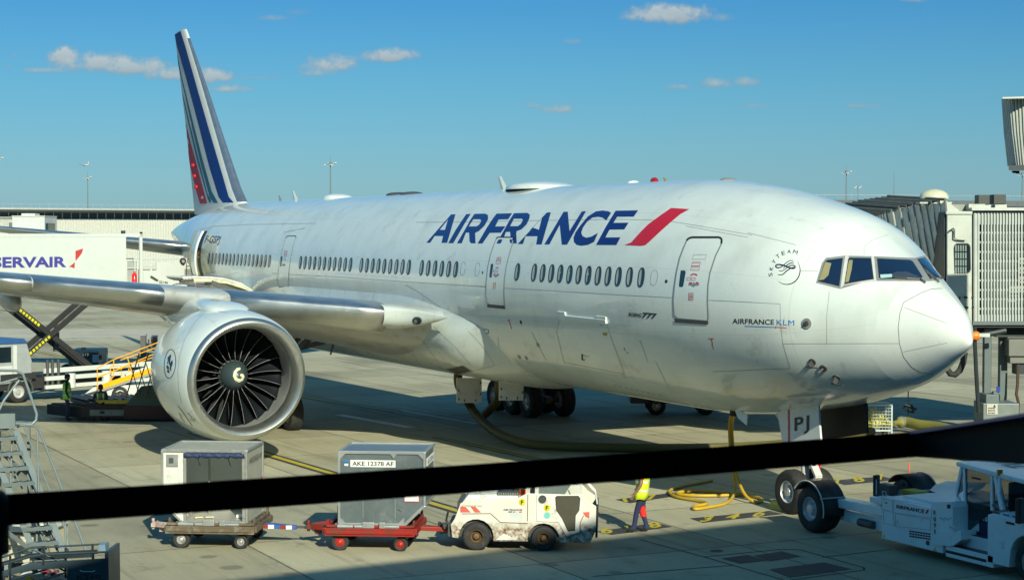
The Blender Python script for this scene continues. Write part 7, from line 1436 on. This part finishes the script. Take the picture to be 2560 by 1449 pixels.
# standing sign posts
for px0, px1, py0, py1, lab in ((351, 364, 838, 898, 'grey ribbed post standing left of the engine'), (377, 392, 841, 875, 'grey post with a number plate touching the engine outline')):
    b = G((px0+px1)/2, py1); s4 = (b-CAM).dot(FW)/FPX; t = thing('sign_post', lab, 'post', b, FR); MB().b2((-(px1-px0)*s4/2, 0, 0), ((px1-px0)*s4/2, .3, (py1-py0)*s4)).build('post', mat('post_grey', (.10, .10, .10), .6), t); MB().b2((-(px1-px0)*s4*.55, -.02, (py1-py0)*s4), ((px1-px0)*s4*.6, .32, (py1-py0)*s4+.08)).build('post_cap', STEEL, t)
    if px0 > 370: text('post_number', '156', (-.35, -.01, .4), (.6, 0, 0), (0, 0, .3), INK, t, bold=.03)

# ---------------------------------------------------------------- rolling access steps, near left
LG = mat('steps_grey_paint', (.20, .245, .25), .4, metal=.2, var=.08, dirt=(.2, .22, .2), damt=.2)
d0, d1_ = 34.6, 32.9
st_o = at(33.6, 60, 1300); st_o.z = 0; t = thing('access_steps', 'grey metal access steps with tubular handrails at the left edge', 'steps', st_o, FR); ls = loc_of(t)
def S(px, py, k=None, dd=0):                     # k: 0 top .. 1 foot
    k = (py-1050)/345 if k is None else k; return ls(at(d0+(d1_-d0)*k+dd, px, py))
strL = lambda k: S(-36+128*k, 1080+315*k, k, .15); strR = lambda k: S(40+125*k, 1075+315*k, k, -.1)
mb = MB(); mb.beam(strL(0), strL(1.13), .04, .12, (1, 0, 0)); mb.beam(strR(0), strR(1.13), .04, .12, (1, 0, 0)); mb.build('stringer', LG, t, bevel=.006)
for i in range(10):
    k = .05+.118*i
    if k > 1.1: break
    a, b = strL(k), strR(k); MB().beam(a, b, .17, .03).beam(a+V((0, -.1, -.03)), b+V((0, -.1, -.03)), .02, .05).build('tread', LG, t)
    g = MB()
    for f in (.3, .62): q = a.lerp(b, f); r_ = a.lerp(b, f+.13); g.beam(q+V((0, 0, .018)), r_+V((0, 0, .018)), .18, .008)
    g.build('grip_strip', BLACK, t)
mb = MB()
def tube(pts, r_=.022, dd=0): mb.tube([S(px, py, None, dd) for px, py in pts], r_, 8)
tube([(50, 1062), (88, 1064), (100, 1078), (112, 1110), (225, 1400)], .024, -.2); tube([(-10, 1075), (20, 1073), (32, 1090), (150, 1392)], .024, .2); tube([(93, 1080), (96, 1200), (98, 1300)], .02, -.2); tube([(30, 1095), (26, 1230), (24, 1260)], .02, .2); tube([(60, 1066), (100, 1165), (190, 1390)], .016, -.2); tube([(-5, 1090), (60, 1230), (125, 1395)], .016, .2); tube([(163, 1300), (166, 1400)], .02, -.2); tube([(92, 1310), (92, 1400)], .02, .2)
tube([(-20, 925), (40, 926), (58, 935), (75, 985), (92, 1035), (90, 1050), (80, 1060), (40, 1058)], .028, 0); tube([(48, 950), (10, 1000), (-10, 1040)], .026, 0); tube([(-10, 960), (45, 945)], .02, .3); mb.build('handrail', LG, t, 50)
P = [S(-40, 1034, 0), S(37, 1033, 0), S(38, 1065, 0), S(-40, 1067, 0)]; MB().prism(P, (0, .04, 0)).build('top_panel', LG, t); MB().prism([S(-60, 1066, 0), S(42, 1064, 0), S(42, 1070, 0), S(-60, 1072, 0)], (0, .8, 0)).build('top_platform', LG, t)
mb = MB()
for k0, k1 in ((.12, .40), (.40, .20), (.6, .95), (.95, .7)): a, b = strL(k0), strR(k1); mb.beam(a+V((0, .25, -.05)), b+V((0, .25, -.1)), .05, .05)
a, b = S(-8, 1310), S(80, 1375); mb.beam(a, b, .06, .06); mb.beam(S(12, 1300), S(16, 1440), .07, .07); top0 = strL(0)+V((0, .9, 0)); mb.beam(top0, V((top0.x, top0.y, .1)), .06, .06); top0 = strR(0)+V((0, .9, 0)); mb.beam(top0, V((top0.x, top0.y, .1)), .06, .06); mb.build('brace', mat('steps_shadow_grey', (.16, .18, .18), .5), t)  # braces take a darker copy of the steps grey, shade set in colour
for p in (strL(1.15), strR(1.15), strL(0)+V((0, .9, 0)), strR(0)+V((0, .9, 0))): wheel_part('castor', t, (p.x, p.y, .1), (0, 1, 0), .1, .06)
# cream generator trolley behind the steps
b = at(35.4, 58, 1440); b.z = 0; t = thing('ground_power_unit', 'cream and white generator trolley standing behind the access steps', 'generator', b, FR-.15); CRM = mat('generator_cream', (.52, .48, .34), .5, dirt=(.3, .25, .15), damt=.3)
MB().b2((-.75, 0, .18), (.42, 1.3, .78)).build('body', CRM, t, bevel=.02); hd_ = MB().b2((-.8, -.03, .80), (.50, 1.35, 1.05)).build('hood', WHITE_D, t, bevel=.04); MB().b2((.05, -.06, .9), (.32, -.03, .98)).build('vent', GREY, hd_); MB().b2((-.75, -.02, .76), (.45, 0, .81)).build('seam_trim', DGREY, t)
for x, z, m_ in ((.18, .5, BLACK), (.05, .62, WHITE), (-.35, .45, DGREY), (-.1, .35, GREY)): MB().b2((x, -.015, z), (x+.1, 0, z+.1)).build('control_plate', m_, t)
for x in (-.5, .3):
    for y in (.1, 1.2): wheel_part('wheel', t, (x, y, .17), (0, 1, 0), .17, .12)
# blue-grey trolley K260 in the near left corner
KB = mat('trolley_blue_grey', (.05, .078, .095), .4, metal=.3, var=.12, dirt=(.05, .06, .07), damt=.4); KD = mat('trolley_dark', (.018, .028, .035), .45, metal=.3)
ko = at(31.4, 150, 1440); ko.z = 0; t = thing('conveyor_trolley', 'blue-grey rail-sided conveyor trolley marked K260 in the near left corner', 'trolley', ko, FR); lk2 = loc_of(t)
def Kp(zx, zy, dd=0): return lk2(at(31.0+dd, zx*.16406, 1230+zy*.16406))
mb = MB(); mb.tube([Kp(-300, 1120, .9), Kp(0, 1000, .9), Kp(450, 845, .9), Kp(1560, 785, .9)], .018, 8); mb.tube([Kp(-300, 1220), Kp(0, 1110), Kp(450, 975), Kp(700, 940), Kp(1610, 905)], .018, 8); mb.build('top_rail', KB, t, 50)
def kband(name, pts, dd, m_, th_=.03): return MB().prism([Kp(x, y, dd) for x, y in pts], (0, th_, 0)).build(name, m_, t)
kband('side_board', [(0, 1065), (450, 930), (1480, 870), (1480, 935), (450, 1000), (0, 1130)], .85, KD); kband('side_board', [(-200, 1260), (0, 1205), (450, 1075), (1600, 1003), (1600, 1125), (450, 1180), (0, 1300), (-200, 1350)], 0, KB); kband('inner_board', [(450, 1000), (1410, 945), (1410, 985), (450, 1040)], .5, KD)
mb = MB()
for x, y0, y1, dd in ((155, 965, 1400, 0), (660, 830, 1060, .5), (1000, 840, 1300, .3), (1410, 790, 1000, .5), (660, 940, 1100, 0), (1420, 910, 1010, 0)): a, b = Kp(x, y0, dd), Kp(x, y1, dd); mb.beam(a, b, .035, .035, (1, 0, 0))
mb.build('post', KD, t); ep = kband('end_panel', [(1020, 1120), (1600, 1095), (1600, 1500), (1020, 1500)], -.02, KB); kband('end_post', [(1595, 905), (1650, 900), (1660, 1500), (1600, 1500)], -.04, KB, .9); kband('rail_clamp', [(1500, 800), (1600, 795), (1610, 890), (1520, 895)], .4, mat('clamp_blue', (.16, .25, .34), .4), .3)
a, b, c = Kp(1170, 1325, -.03), Kp(1530, 1312, -.03), Kp(1170, 1258, -.03); text('fleet_number', 'K260', a, b-a, c-a, mat('number_dark', (.004, .005, .006), .5), ep, bold=.01, spacing=1.1)
MB().tube([Kp(1220, 1185, -.05), Kp(1260, 1205, -.06), Kp(1420, 1205, -.06), Kp(1450, 1185, -.05)], .014, 8).build('grab_handle', STEEL, t, 50); mb = MB()
for p in (((170, 1330), (720, 1165)), ((600, 1345), (1000, 1220)), ((500, 870), (900, 1040)), ((560, 890), (680, 950)), ((900, 1150), (1000, 1200))): mb.tube([Kp(*p[0], .2), Kp(*p[1], .2)], .018, 8)
mb.build('brace_tube', KB, t, 50); kband('bed', [(0, 1420), (1600, 1380), (1600, 1500), (0, 1500)], .1, KD, .9)
for x, y, w_, m_ in ((320, 1240, 120, WHITE_D), (380, 1310, 80, YST), (760, 1235, 70, PRED), (640, 1215, 60, PRED), (820, 1260, 90, WHITE_D), (460, 1260, 180, CRM), (330, 1100, 100, WHITE_D)): MB().prism([Kp(x, y, .5), Kp(x+w_, y-25, .5), Kp(x+w_+10, y+25, .5), Kp(x+10, y+40, .5)], (0, .2, 0)).build('loose_load', m_, t)
for x in (200, 1500): p = Kp(x, 1500, .2); wheel_part('wheel', t, (p.x, p.y, .18), (0, 1, 0), .18, .12); wheel_part('wheel', t, (p.x, p.y+.7, .18), (0, 1, 0), .18, .12)

# ================================================================ BELT BARRIER INSIDE THE TERMINAL
BELT = mat('belt_webbing', (.014, .009, .014), .9, spec=.05, bump=.4, scale=200); CAS = mat('barrier_black', (.005, .004, .005), .6, spec=.12)
pL0, pL1 = at(2.73, -40, 1238), at(2.73, -40, 1317); pR0, pR1 = at(3.52, 2296, 1078), at(3.52, 2296, 1141); fl = 5.25
bt = thing('belt_barrier', 'black retractable belt stretched across the lower part of the window', 'barrier', ((pL0+pR0)/2).to_tuple()[:2]+(fl,), 0); lb = loc_of(bt)
tk = FH*.003; MB().loft([[lb(a.lerp(b, k/24)+V((0, 0, -.004*math.sin(math.pi*k/24)))) for a, b in ((pL0, pR0), (pL1, pR1), (pL1+tk, pR1+tk), (pL0+tk, pR0+tk))] for k in range(25)]).build('belt', BELT, bt)
e0, e1, e2, e3 = at(3.5, 2290, 1080), at(2.9, 2600, 1034), at(2.9, 2600, 1163), at(3.5, 2290, 1143); MB().prism([lb(p) for p in (e0, e1, e2, e3)], FH*.04).build('belt_end_clip', CAS, bt, bevel=.012); m0_ = at(3.48, 2292, 1081); m1_ = at(2.88, 2600, 1033)
MB().beam(lb(m0_), lb(m1_), .03, .006).build('clip_highlight', mat('blue_sheen', (.05, .09, .32), .3, metal=.3), bt)  # blue highlight on the clip's top edge, made as a coloured strip
for px, dist, yt in ((-48, 2.72, 1230), (2660, 2.9, 1020)):
    p = at(dist, px, yt); c = V((p.x, p.y, fl)); po = MB().lathe(lb(c), (0, 0, 1), [(0, .17), (.015, .17), (.03, .05), (.04, .032), (p.z-fl-.10, .032), (p.z-fl-.095, .042), (p.z-fl-.01, .042), (p.z-fl, .035), (p.z-fl, 0)], 24).build('post', CAS, bt, 50)
